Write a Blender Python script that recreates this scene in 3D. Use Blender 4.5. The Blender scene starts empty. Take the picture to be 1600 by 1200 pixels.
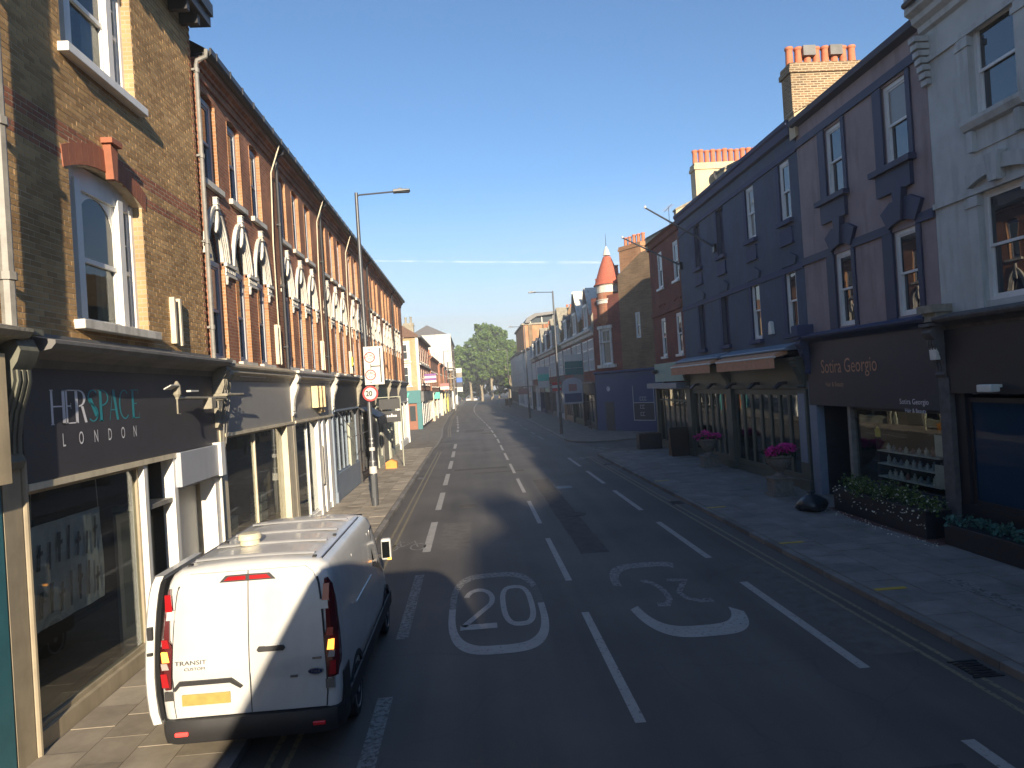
import bpy, bmesh, math, random
from mathutils import Vector, Matrix
random.seed(7)
SC = bpy.context.scene
COL = SC.collection
rad = math.radians
# ------------------------------------------------------------------ camera
EYE = Vector((0.0, 0.0, 4.0))
YAW, PITCH, ROLL = rad(3.217), rad(0.211), rad(3.6)
fw = Vector((math.sin(YAW)*math.cos(PITCH), math.cos(YAW)*math.cos(PITCH), math.sin(PITCH)))
rt = Vector((math.cos(YAW), -math.sin(YAW), 0.0)); upv = rt.cross(fw)
cx_ = rt*math.cos(ROLL) - upv*math.sin(ROLL); cy_ = rt*math.sin(ROLL) + upv*math.cos(ROLL)
cam = bpy.data.cameras.new('camera'); cam.sensor_width = 36.0; cam.lens = 36.0*1110/1600
cam.clip_start = 0.05; cam.clip_end = 20000
camo = bpy.data.objects.new('camera', cam); COL.objects.link(camo)
m3 = Matrix((cx_, cy_, -fw)).transposed()
camo.matrix_world = Matrix.Translation(EYE) @ m3.to_4x4()
SC.camera = camo
# ------------------------------------------------------------------ light
SUN_AZ, SUN_EL = rad(9.3), rad(15.0)          # sun stands behind the camera, a little to the right
w = bpy.data.worlds.new('World'); SC.world = w; w.use_nodes = True
nt = w.node_tree; nt.nodes.clear()
def wn(t, **k):
    n = nt.nodes.new(t)
    for a, b in k.items(): setattr(n, a, b)
    return n
out = wn('ShaderNodeOutputWorld'); bg = wn('ShaderNodeBackground')
sky = wn('ShaderNodeTexSky', sky_type='NISHITA', sun_disc=False)
sky.sun_elevation = SUN_EL; sky.sun_rotation = rad(180) - SUN_AZ
sky.altitude = 0; sky.air_density = 1.0; sky.dust_density = 0.12; sky.ozone_density = 4.2
tc = wn('ShaderNodeTexCoord'); sx = wn('ShaderNodeSeparateXYZ')
nt.links.new(tc.outputs['Generated'], sx.inputs[0])
mr = wn('ShaderNodeMapRange'); mr.inputs[1].default_value = 0.30; mr.inputs[2].default_value = 0.03
mr.inputs[3].default_value = 0.0; mr.inputs[4].default_value = 1.0; mr.interpolation_type = 'SMOOTHSTEP'
nt.links.new(sx.outputs[2], mr.inputs[0])
mp = wn('ShaderNodeMapping'); mp.inputs['Scale'].default_value = (1.6, 1.6, 11)
nz = wn('ShaderNodeTexNoise'); nz.inputs['Scale'].default_value = 1.6; nz.inputs['Detail'].default_value = 5
nt.links.new(tc.outputs['Generated'], mp.inputs[0]); nt.links.new(mp.outputs[0], nz.inputs['Vector'])
mr2 = wn('ShaderNodeMapRange'); mr2.inputs[1].default_value = 0.3; mr2.inputs[2].default_value = 0.65; mr2.inputs[3].default_value = 0.6
nt.links.new(nz.outputs[0], mr2.inputs[0])
mu = wn('ShaderNodeMath', operation='MULTIPLY'); nt.links.new(mr.outputs[0], mu.inputs[0]); nt.links.new(mr2.outputs[0], mu.inputs[1])
mu2 = wn('ShaderNodeMath', operation='MULTIPLY'); nt.links.new(mu.outputs[0], mu2.inputs[0]); mu2.inputs[1].default_value = 0.95
mx = wn('ShaderNodeMixRGB'); mx.inputs[2].default_value = (4.0, 4.15, 4.3, 1)
nt.links.new(mu2.outputs[0], mx.inputs[0]); nt.links.new(sky.outputs[0], mx.inputs[1])
nt.links.new(mx.outputs[0], bg.inputs[0]); bg.inputs[1].default_value = 0.090
nt.links.new(bg.outputs[0], out.inputs[0])
sl = bpy.data.lights.new('sun', 'SUN'); sl.energy = 4.5; sl.angle = rad(0.53); sl.color = (1.0, 0.85, 0.64)
so = bpy.data.objects.new('sun', sl); COL.objects.link(so)
sd = Vector((math.sin(SUN_AZ)*math.cos(SUN_EL), -math.cos(SUN_AZ)*math.cos(SUN_EL), math.sin(SUN_EL)))
so.location = (20, -60, 40); so.rotation_euler = sd.to_track_quat('Z', 'Y').to_euler()
vs = SC.view_settings; vs.view_transform = 'Standard'; vs.look = 'None'; vs.gamma = 1.0; vs.exposure = 1.05
vs.use_curve_mapping = False
SC.render.engine = 'CYCLES'
SC.cycles.max_bounces = 6; SC.cycles.diffuse_bounces = 3; SC.cycles.glossy_bounces = 3
SC.cycles.transparent_max_bounces = 8; SC.cycles.transmission_bounces = 2
SC.cycles.sample_clamp_indirect = 4.0; SC.cycles.caustics_reflective = False; SC.cycles.caustics_refractive = False
# ------------------------------------------------------------------ materials
MT = {}
def newmat(name):
    m = bpy.data.materials.new(name); m.use_nodes = True; MT[name] = m
    t = m.node_tree; b = t.nodes['Principled BSDF']
    return m, t, b
def L(t, a, b): t.links.new(a, b)
def posv(t):
    return t.nodes.new('ShaderNodeNewGeometry').outputs['Position']
def paint(name, col, rough=0.55, metal=0.0, var=0.12, vs_=2.5, bump=0.0, bs=60.0, spec=0.5, coat=0.0, dirt=0.0):
    """a painted or plain surface: soft patchy tone, optional fine relief and dirt"""
    m, t, b = newmat(name)
    n = t.nodes.new('ShaderNodeTexNoise'); n.inputs['Scale'].default_value = vs_; n.inputs['Detail'].default_value = 6
    n.inputs['Roughness'].default_value = 0.65
    p = posv(t); L(t, p, n.inputs['Vector'])
    r = t.nodes.new('ShaderNodeMapRange'); r.inputs[1].default_value = 0.3; r.inputs[2].default_value = 0.7
    r.inputs[3].default_value = 1-var; r.inputs[4].default_value = 1+var
    L(t, n.outputs[0], r.inputs[0])
    mx = t.nodes.new('ShaderNodeMixRGB'); mx.blend_type = 'MULTIPLY'; mx.inputs[0].default_value = 1
    mx.inputs[1].default_value = (*col, 1); L(t, r.outputs[0], mx.inputs[2])
    last = mx.outputs[0]
    if dirt:
        n2 = t.nodes.new('ShaderNodeTexNoise'); n2.inputs['Scale'].default_value = 1.3; n2.inputs['Detail'].default_value = 8
        mpn = t.nodes.new('ShaderNodeMapping'); mpn.inputs['Scale'].default_value = (3, 3, 0.5)
        L(t, p, mpn.inputs[0]); L(t, mpn.outputs[0], n2.inputs['Vector'])
        r2 = t.nodes.new('ShaderNodeMapRange'); r2.inputs[1].default_value = 0.5; r2.inputs[2].default_value = 0.72
        r2.inputs[4].default_value = dirt; L(t, n2.outputs[0], r2.inputs[0])
        m2 = t.nodes.new('ShaderNodeMixRGB'); L(t, r2.outputs[0], m2.inputs[0]); L(t, last, m2.inputs[1])
        m2.inputs[2].default_value = (0.10, 0.085, 0.065, 1); last = m2.outputs[0]
    L(t, last, b.inputs['Base Color'])
    b.inputs['Roughness'].default_value = rough; b.inputs['Metallic'].default_value = metal
    b.inputs['Specular IOR Level'].default_value = spec
    if coat: b.inputs['Coat Weight'].default_value = coat; b.inputs['Coat Roughness'].default_value = 0.06
    if bump:
        n3 = t.nodes.new('ShaderNodeTexNoise'); n3.inputs['Scale'].default_value = bs; n3.inputs['Detail'].default_value = 4
        L(t, p, n3.inputs['Vector'])
        bp = t.nodes.new('ShaderNodeBump'); bp.inputs['Strength'].default_value = bump; bp.inputs['Distance'].default_value = 0.02
        L(t, n3.outputs[0], bp.inputs['Height']); L(t, bp.outputs[0], b.inputs['Normal'])
    return m
def wallvec(t):
    """(x+y, z) so that one brick pattern serves walls facing either way"""
    s = t.nodes.new('ShaderNodeSeparateXYZ'); L(t, posv(t), s.inputs[0])
    a = t.nodes.new('ShaderNodeMath'); a.operation = 'ADD'; L(t, s.outputs[0], a.inputs[0]); L(t, s.outputs[1], a.inputs[1])
    c = t.nodes.new('ShaderNodeCombineXYZ'); L(t, a.outputs[0], c.inputs[0]); L(t, s.outputs[2], c.inputs[1])
    return c.outputs[0]
def brickmat(name, c1, c2, mortar, msize=0.011, bump=0.6, patch=0.25, rough=0.9):
    m, t, b = newmat(name)
    v = wallvec(t)
    k = t.nodes.new('ShaderNodeTexBrick'); L(t, v, k.inputs['Vector'])
    k.inputs['Color1'].default_value = (*c1, 1); k.inputs['Color2'].default_value = (*c2, 1); k.inputs['Mortar'].default_value = (*mortar, 1)
    k.inputs['Scale'].default_value = 1; k.inputs['Mortar Size'].default_value = msize; k.inputs['Mortar Smooth'].default_value = 0.2
    k.inputs['Brick Width'].default_value = 0.225; k.inputs['Row Height'].default_value = 0.075; k.inputs['Bias'].default_value = 0.0
    n = t.nodes.new('ShaderNodeTexNoise'); n.inputs['Scale'].default_value = 0.9; n.inputs['Detail'].default_value = 9; L(t, posv(t), n.inputs['Vector'])
    r = t.nodes.new('ShaderNodeMapRange'); r.inputs[1].default_value = 0.3; r.inputs[2].default_value = 0.7
    r.inputs[3].default_value = 1-patch; r.inputs[4].default_value = 1+patch*0.6; L(t, n.outputs[0], r.inputs[0])
    mx = t.nodes.new('ShaderNodeMixRGB'); mx.blend_type = 'MULTIPLY'; mx.inputs[0].default_value = 1
    L(t, k.outputs[0], mx.inputs[1]); L(t, r.outputs[0], mx.inputs[2]); L(t, mx.outputs[0], b.inputs['Base Color'])
    b.inputs['Roughness'].default_value = rough; b.inputs['Specular IOR Level'].default_value = 0.2
    if bump:
        n3 = t.nodes.new('ShaderNodeTexNoise'); n3.inputs['Scale'].default_value = 30; L(t, posv(t), n3.inputs['Vector'])
        ad = t.nodes.new('ShaderNodeMath'); ad.operation = 'MULTIPLY_ADD'; L(t, k.outputs['Fac'], ad.inputs[0]); ad.inputs[1].default_value = -1
        L(t, n3.outputs[0], ad.inputs[2])
        bp = t.nodes.new('ShaderNodeBump'); bp.inputs['Strength'].default_value = bump; bp.inputs['Distance'].default_value = 0.008
        L(t, ad.outputs[0], bp.inputs['Height']); L(t, bp.outputs[0], b.inputs['Normal'])
    return m
def glassmat(name, tint=(0.75, 0.8, 0.8), ior=1.5, rough=0.0, opaque=None):
    """thin pane: see-through by a tint, mirror by Fresnel; opaque = solid colour straight behind, such as a dark room"""
    m, t, b = newmat(name); t.nodes.remove(b); o = t.nodes['Material Output']
    lw = t.nodes.new('ShaderNodeLayerWeight'); lw.inputs[0].default_value = 0.5; r0 = ((ior-1)/(ior+1))**2
    pw = t.nodes.new('ShaderNodeMath'); pw.operation = 'POWER'; L(t, lw.outputs['Facing'], pw.inputs[0]); pw.inputs[1].default_value = 5
    fr = t.nodes.new('ShaderNodeMath'); fr.operation = 'MULTIPLY_ADD'; L(t, pw.outputs[0], fr.inputs[0]); fr.inputs[1].default_value = 1-r0; fr.inputs[2].default_value = r0
    gl = t.nodes.new('ShaderNodeBsdfGlossy'); gl.inputs['Roughness'].default_value = rough
    n = t.nodes.new('ShaderNodeTexNoise'); n.inputs['Scale'].default_value = 0.8; L(t, posv(t), n.inputs['Vector'])
    bp = t.nodes.new('ShaderNodeBump'); bp.inputs['Strength'].default_value = 0.06; bp.inputs['Distance'].default_value = 0.05
    L(t, n.outputs[0], bp.inputs['Height']); L(t, bp.outputs[0], gl.inputs['Normal'])
    if opaque:
        a = t.nodes.new('ShaderNodeBsdfDiffuse'); a.inputs[0].default_value = (*opaque, 1)
    else:
        a = t.nodes.new('ShaderNodeBsdfTransparent'); a.inputs[0].default_value = (*tint, 1)
    mxs = t.nodes.new('ShaderNodeMixShader'); L(t, fr.outputs[0], mxs.inputs[0]); L(t, a.outputs[0], mxs.inputs[1]); L(t, gl.outputs[0], mxs.inputs[2])
    L(t, mxs.outputs[0], o.inputs[0])
    return m
def leafmat(name, c1, c2):
    m, t, b = newmat(name)
    g = t.nodes.new('ShaderNodeNewGeometry'); mx = t.nodes.new('ShaderNodeMixRGB')
    L(t, g.outputs['Random Per Island'], mx.inputs[0]); mx.inputs[1].default_value = (*c1, 1); mx.inputs[2].default_value = (*c2, 1)
    L(t, mx.outputs[0], b.inputs['Base Color']); b.inputs['Roughness'].default_value = 0.6
    tr = t.nodes.new('ShaderNodeBsdfTranslucent'); L(t, mx.outputs[0], tr.inputs[0])
    ms = t.nodes.new('ShaderNodeMixShader'); ms.inputs[0].default_value = 0.25
    L(t, b.outputs[0], ms.inputs[1]); L(t, tr.outputs[0], ms.inputs[2]); L(t, ms.outputs[0], t.nodes['Material Output'].inputs[0])
    return m
def emit(name, col, s):
    m, t, b = newmat(name); b.inputs['Base Color'].default_value = (*col, 1)
    b.inputs['Emission Color'].default_value = (*col, 1); b.inputs['Emission Strength'].default_value = s
    return m
# -- ground
def asphalt():
    m, t, b = newmat('asphalt'); p = posv(t)
    n = t.nodes.new('ShaderNodeTexNoise'); n.inputs['Scale'].default_value = 0.35; n.inputs['Detail'].default_value = 8; L(t, p, n.inputs['Vector'])
    mp = t.nodes.new('ShaderNodeMapping'); mp.inputs['Scale'].default_value = (1.1, 0.05, 1); L(t, p, mp.inputs[0])
    n2 = t.nodes.new('ShaderNodeTexNoise'); n2.inputs['Scale'].default_value = 1.2; n2.inputs['Detail'].default_value = 4; L(t, mp.outputs[0], n2.inputs['Vector'])
    n3 = t.nodes.new('ShaderNodeTexNoise'); n3.inputs['Scale'].default_value = 90; n3.inputs['Detail'].default_value = 2; L(t, p, n3.inputs['Vector'])
    a = t.nodes.new('ShaderNodeMath'); a.operation = 'ADD'; L(t, n.outputs[0], a.inputs[0]); L(t, n2.outputs[0], a.inputs[1])
    a2 = t.nodes.new('ShaderNodeMath'); a2.operation = 'MULTIPLY_ADD'; L(t, n3.outputs[0], a2.inputs[0]); a2.inputs[1].default_value = 0.75; L(t, a.outputs[0], a2.inputs[2])
    cr = t.nodes.new('ShaderNodeValToRGB'); r = t.nodes.new('ShaderNodeMapRange'); r.inputs[1].default_value = 0.95; r.inputs[2].default_value = 1.65
    L(t, a2.outputs[0], r.inputs[0]); L(t, r.outputs[0], cr.inputs[0])
    cr.color_ramp.elements[0].color = (0.055, 0.050, 0.045, 1); cr.color_ramp.elements[1].color = (0.135, 0.122, 0.108, 1)
    vo = t.nodes.new('ShaderNodeTexVoronoi'); vo.feature = 'DISTANCE_TO_EDGE'; vo.inputs['Scale'].default_value = 0.33
    wp = t.nodes.new('ShaderNodeVectorMath'); wp.operation = 'MULTIPLY_ADD'; L(t, n.outputs['Color'], wp.inputs[0]); wp.inputs[1].default_value = (2.2, 2.2, 0); L(t, p, wp.inputs[2]); L(t, wp.outputs[0], vo.inputs['Vector'])
    ck = t.nodes.new('ShaderNodeMapRange'); ck.inputs[1].default_value = 0.0; ck.inputs[2].default_value = 0.005; ck.inputs[3].default_value = 0.2; ck.inputs[4].default_value = 0.0; L(t, vo.outputs['Distance'], ck.inputs[0])
    cm = t.nodes.new('ShaderNodeMixRGB'); L(t, ck.outputs[0], cm.inputs[0]); L(t, cr.outputs[0], cm.inputs[1]); cm.inputs[2].default_value = (0.02, 0.018, 0.016, 1)
    L(t, cm.outputs[0], b.inputs['Base Color']); b.inputs['Roughness'].default_value = 0.72; b.inputs['Specular IOR Level'].default_value = 0.45
    bp = t.nodes.new('ShaderNodeBump'); bp.inputs['Strength'].default_value = 0.5; bp.inputs['Distance'].default_value = 0.006
    L(t, n3.outputs[0], bp.inputs['Height']); L(t, bp.outputs[0], b.inputs['Normal'])
asphalt()
def worn(name, col, thr=0.60, base=(0.09, 0.082, 0.074), sc=14):
    m, t, b = newmat(name); p = posv(t)
    n = t.nodes.new('ShaderNodeTexNoise'); n.inputs['Scale'].default_value = sc; n.inputs['Detail'].default_value = 10; n.inputs['Roughness'].default_value = 0.75; L(t, p, n.inputs['Vector'])
    r = t.nodes.new('ShaderNodeMapRange'); r.inputs[1].default_value = thr-0.05; r.inputs[2].default_value = thr+0.05; L(t, n.outputs[0], r.inputs[0])
    n2 = t.nodes.new('ShaderNodeTexNoise'); n2.inputs['Scale'].default_value = 2.2; n2.inputs['Detail'].default_value = 5; L(t, p, n2.inputs['Vector'])
    mx0 = t.nodes.new('ShaderNodeMixRGB'); L(t, n2.outputs[0], mx0.inputs[0]); mx0.inputs[1].default_value = (*[c*0.62 for c in col], 1); mx0.inputs[2].default_value = (*col, 1)
    mx = t.nodes.new('ShaderNodeMixRGB'); L(t, r.outputs[0], mx.inputs[0]); L(t, mx0.outputs[0], mx.inputs[1]); mx.inputs[2].default_value = (*base, 1)
    L(t, mx.outputs[0], b.inputs['Base Color']); b.inputs['Roughness'].default_value = 0.7
worn('road_paint', (0.46, 0.44, 0.41)); worn('road_paint_faded', (0.32, 0.31, 0.29), 0.52); worn('yellow_paint', (0.30, 0.255, 0.155), 0.55)
worn('yellow_bright', (0.65, 0.45, 0.06), 0.68); worn('road_paint_old', (0.16, 0.15, 0.14), 0.5)
def slab(name, c1, c2):
    m, t, b = newmat(name); p = posv(t); oi = t.nodes.new('ShaderNodeObjectInfo')
    mx = t.nodes.new('ShaderNodeMixRGB'); L(t, oi.outputs['Random'], mx.inputs[0]); mx.inputs[1].default_value = (*c1, 1); mx.inputs[2].default_value = (*c2, 1)
    n = t.nodes.new('ShaderNodeTexNoise'); n.inputs['Scale'].default_value = 1.4; n.inputs['Detail'].default_value = 10; n.inputs['Roughness'].default_value = 0.7; L(t, p, n.inputs['Vector'])
    r = t.nodes.new('ShaderNodeMapRange'); r.inputs[1].default_value = 0.3; r.inputs[2].default_value = 0.7; r.inputs[3].default_value = 0.68; r.inputs[4].default_value = 1.2; L(t, n.outputs[0], r.inputs[0])
    m2 = t.nodes.new('ShaderNodeMixRGB'); m2.blend_type = 'MULTIPLY'; m2.inputs[0].default_value = 1; L(t, mx.outputs[0], m2.inputs[1]); L(t, r.outputs[0], m2.inputs[2])
    L(t, m2.outputs[0], b.inputs['Base Color']); b.inputs['Roughness'].default_value = 0.8; b.inputs['Specular IOR Level'].default_value = 0.3
slab('paving', (0.215, 0.20, 0.185), (0.265, 0.245, 0.225)); slab('paving_sunlit', (0.31, 0.265, 0.205), (0.43, 0.37, 0.29)); slab('kerb_granite', (0.16, 0.15, 0.14), (0.26, 0.245, 0.225))  # left slabs lighter and warmer: sunlight put into their colour
paint('pavement_base', (0.17, 0.15, 0.125), 0.9, var=0.3, vs_=1.2); paint('earth', (0.09, 0.085, 0.075), 0.95)
# -- masonry
brickmat('stock_brick', (0.62, 0.395, 0.18), (0.38, 0.225, 0.10), (0.36, 0.29, 0.19), 0.0, 0.35, 0.28)
brickmat('stock_wall', (0.40, 0.27, 0.13), (0.25, 0.165, 0.085), (0.33, 0.27, 0.18), 0.012)
paint('mortar', (0.62, 0.52, 0.36), 0.95, var=0.25, vs_=6)
brickmat('red_brick', (0.44, 0.18, 0.10), (0.32, 0.125, 0.075), (0.40, 0.27, 0.19), 0.009, 0.5, 0.38)
brickmat('orange_brick', (0.50, 0.255, 0.125), (0.40, 0.185, 0.09), (0.45, 0.33, 0.22), 0.009, 0.5)
brickmat('dark_red_brick', (0.30, 0.098, 0.07), (0.21, 0.075, 0.06), (0.16, 0.10, 0.085), 0.008, 0.3)
brickmat('brown_brick', (0.30, 0.195, 0.11), (0.20, 0.13, 0.08), (0.24, 0.19, 0.13), 0.012, 0.4)
brickmat('pale_brick', (0.52, 0.36, 0.19), (0.42, 0.29, 0.15), (0.45, 0.37, 0.26), 0.010, 0.4)
brickmat('chimney_brick', (0.31, 0.20, 0.11), (0.15, 0.10, 0.065), (0.46, 0.38, 0.26), 0.014, 0.6)
paint('red_arch', (0.34, 0.125, 0.07), 0.85, var=0.2, bump=0.3, bs=40)
paint('white_stucco', (0.66, 0.63, 0.56), 0.8, var=0.14, vs_=5, bump=0.2, bs=20, dirt=0.5)
paint('white_render', (0.53, 0.54, 0.515), 0.8, var=0.10, vs_=1.5, bump=0.2, bs=12, dirt=0.35)
paint('mauve_render', (0.33, 0.258, 0.258), 0.85, var=0.14, vs_=1.2, bump=0.3, bs=30, dirt=0.4)
paint('navy_trim', (0.026, 0.036, 0.085), 0.6, var=0.1); paint('navy_render', (0.058, 0.090, 0.145), 0.8, var=0.2, vs_=0.8, bump=0.35, bs=25, dirt=0.35)
paint('navy_band', (0.038, 0.055, 0.125), 0.75, var=0.1); paint('cream_render', (0.62, 0.50, 0.32), 0.85, var=0.15, vs_=1.5, dirt=0.3)
paint('stone', (0.30, 0.275, 0.215), 0.85, var=0.3, vs_=5, bump=0.4, bs=25, dirt=0.4); paint('console_shaded', (0.15, 0.15, 0.115), 0.7, var=0.25, vs_=6, dirt=0.4); paint('stone_dark', (0.12, 0.11, 0.105), 0.85, var=0.3, vs_=5, bump=0.3, bs=25)  # near console: neighbour's shade put into its darker, greener stone colour
paint('pot_stone', (0.20, 0.185, 0.16), 0.9, var=0.35, vs_=9, bump=0.6, bs=30)
paint('lead', (0.16, 0.155, 0.15), 0.6, var=0.3, vs_=2); paint('slate', (0.075, 0.075, 0.085), 0.6, var=0.3, vs_=3, bump=0.4, bs=8)
paint('brown_tile', (0.20, 0.115, 0.075), 0.8, var=0.25, vs_=6, bump=0.4, bs=12); paint('red_tile', (0.42, 0.115, 0.07), 0.8, var=0.25, vs_=8)
paint('terracotta', (0.55, 0.185, 0.095), 0.8, var=0.18, vs_=6); paint('gutter_black', (0.028, 0.028, 0.032), 0.45, var=0.15)
# -- joinery, metal, shops
paint('white_wood', (0.80, 0.79, 0.75), 0.45, var=0.05, dirt=0.12); paint('cream_wood', (0.68, 0.60, 0.44), 0.5, var=0.12, dirt=0.3)
paint('grey_wood', (0.40, 0.42, 0.46), 0.5, var=0.06, dirt=0.1); paint('blue_grey_wood', (0.20, 0.25, 0.32), 0.5, var=0.08)
paint('pipe_grey', (0.23, 0.22, 0.20), 0.5, var=0.25, vs_=6); paint('iron_black', (0.022, 0.022, 0.025), 0.4, var=0.2)
paint('lamp_grey', (0.085, 0.09, 0.10), 0.4, metal=0.3, var=0.1); paint('steel', (0.45, 0.45, 0.45), 0.35, metal=0.9, var=0.1)
paint('fascia_charcoal', (0.058, 0.056, 0.066), 0.55, var=0.10); paint('fascia_grey', (0.30, 0.295, 0.285), 0.5, var=0.06)
paint('fascia_black', (0.018, 0.018, 0.022), 0.5, var=0.15); paint('shop_navy', (0.020, 0.024, 0.042), 0.5, var=0.15)
paint('shop_blue', (0.009, 0.045, 0.145), 0.5, var=0.08); paint('olive', (0.085, 0.098, 0.080), 0.5, var=0.1); paint('pale_green', (0.30, 0.42, 0.34), 0.6, var=0.08)
paint('teal', (0.025, 0.16, 0.17), 0.5, var=0.08); paint('pillar_teal', (0.04, 0.17, 0.21), 0.5, var=0.15); paint('dark_green', (0.03, 0.055, 0.045), 0.5)
paint('gold_wood', (0.40, 0.34, 0.24), 0.55, var=0.15, dirt=0.3); paint('post_sage', (0.44, 0.45, 0.36), 0.55, var=0.1, dirt=0.2)
paint('awning_orange', (0.62, 0.31, 0.17), 0.85, var=0.1, vs_=5); paint('timber_door', (0.26, 0.09, 0.045), 0.5, var=0.2, vs_=8)
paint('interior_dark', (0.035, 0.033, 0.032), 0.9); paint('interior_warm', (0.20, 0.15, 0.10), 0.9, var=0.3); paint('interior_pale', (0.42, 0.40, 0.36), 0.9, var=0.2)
paint('curtain', (0.62, 0.57, 0.47), 0.9, var=0.1, vs_=9); paint('letter_white', (0.80, 0.80, 0.84), 0.5); paint('letter_teal', (0.03, 0.30, 0.36), 0.5)
paint('letter_copper', (0.42, 0.25, 0.18), 0.4, metal=0.3); paint('letter_gold', (0.70, 0.55, 0.32), 0.35, metal=0.6)
paint('banner', (0.50, 0.50, 0.50), 0.8, var=0.25, vs_=3); paint('banner_ink', (0.10, 0.10, 0.105), 0.8, var=0.3, vs_=8)
paint('sign_white', (0.60, 0.585, 0.54), 0.5, var=0.04); paint('sign_red', (0.55, 0.025, 0.03), 0.5, var=0.08); paint('sign_black', (0.02, 0.02, 0.02), 0.5)
paint('sign_purple', (0.20, 0.07, 0.26), 0.6); paint('sign_blue', (0.03, 0.12, 0.45), 0.5); paint('sign_aqua', (0.10, 0.52, 0.42), 0.6)
paint('yellow_front', (0.78, 0.70, 0.12), 0.6, var=0.1); paint('orange_box', (0.72, 0.30, 0.06), 0.7, var=0.15); paint('brown_front', (0.34, 0.20, 0.13), 0.6, var=0.1)
paint('pink_front', (0.36, 0.17, 0.16), 0.7); paint('alarm_white', (0.75, 0.74, 0.66), 0.5); paint('alarm_yellow', (0.75, 0.55, 0.05), 0.5)
paint('bag_black', (0.03, 0.035, 0.04), 0.35, var=0.3, vs_=9, bump=0.8, bs=14)
paint('soil', (0.05, 0.035, 0.025), 0.95); paint('bark', (0.30, 0.25, 0.17), 0.9, var=0.35, vs_=2, bump=0.5, bs=6); paint('mulch', (0.13, 0.06, 0.05), 0.95, var=0.3, vs_=8)
paint('van_white', (0.58, 0.58, 0.565), 0.32, var=0.07, vs_=2.5, spec=0.5, coat=0.4, dirt=0.10); paint('van_black', (0.022, 0.022, 0.024), 0.55, var=0.1, bump=0.1, bs=200)
paint('tyre', (0.018, 0.018, 0.018), 0.85, bump=0.3, bs=60); paint('rim', (0.42, 0.42, 0.43), 0.35, metal=0.8); paint('chrome', (0.6, 0.6, 0.6), 0.15, metal=1.0, var=0.02)
paint('lamp_red', (0.36, 0.012, 0.016), 0.15, coat=0.6, var=0.05); paint('lamp_dark', (0.10, 0.012, 0.014), 0.15, coat=0.6); paint('lamp_clear', (0.40, 0.36, 0.34), 0.15, coat=0.6)
paint('plate_yellow', (0.38, 0.305, 0.085), 0.5, var=0.15, vs_=9); paint('badge_blue', (0.012, 0.03, 0.10), 0.2, coat=0.6); paint('badge_grey', (0.16, 0.16, 0.17), 0.3, metal=0.7)
paint('red_reflector', (0.75, 0.02, 0.03), 0.2, coat=0.5); paint('bus_red', (0.42, 0.02, 0.02), 0.3, coat=0.5, var=0.05); paint('vent_cream', (0.68, 0.62, 0.44), 0.5)
emit('indicator_on', (1.0, 0.38, 0.05), 1.6); emit('reflector_glow', (1.0, 0.05, 0.04), 0.8)
paint('scaffold', (0.42, 0.40, 0.38), 0.4, metal=0.6); paint('cloud_white', (0.9, 0.9, 0.9), 1.0, var=0.0)
glassmat('shop_glass', (0.86, 0.90, 0.88), 1.8); glassmat('window_glass', (0.62, 0.68, 0.70), 1.6)
glassmat('dark_glass', opaque=(0.022, 0.030, 0.040), ior=2.3); glassmat('mid_glass', opaque=(0.06, 0.07, 0.075), ior=1.7)
glassmat('row_reflection_glass', opaque=(0.05, 0.022, 0.018), ior=1.22); glassmat('blind_glass', opaque=(0.30, 0.28, 0.25), ior=1.7); glassmat('black_glass', opaque=(0.008, 0.009, 0.010), ior=1.5); glassmat('blue_film', opaque=(0.018, 0.045, 0.085), ior=1.5)  # row panes: the red terrace's reflection put into their reddish colour
leafmat('leaf_plane', (0.045, 0.10, 0.016), (0.15, 0.235, 0.045)); leafmat('leaf_dark', (0.020, 0.045, 0.018), (0.05, 0.085, 0.03)); leafmat('leaf_box', (0.03, 0.075, 0.018), (0.16, 0.22, 0.05))
leafmat('petal_pink', (0.62, 0.02, 0.26), (0.85, 0.06, 0.42)); leafmat('petal_cream', (0.75, 0.74, 0.55), (0.85, 0.85, 0.75)); leafmat('leaf_blue', (0.05, 0.14, 0.11), (0.10, 0.24, 0.19))
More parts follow.
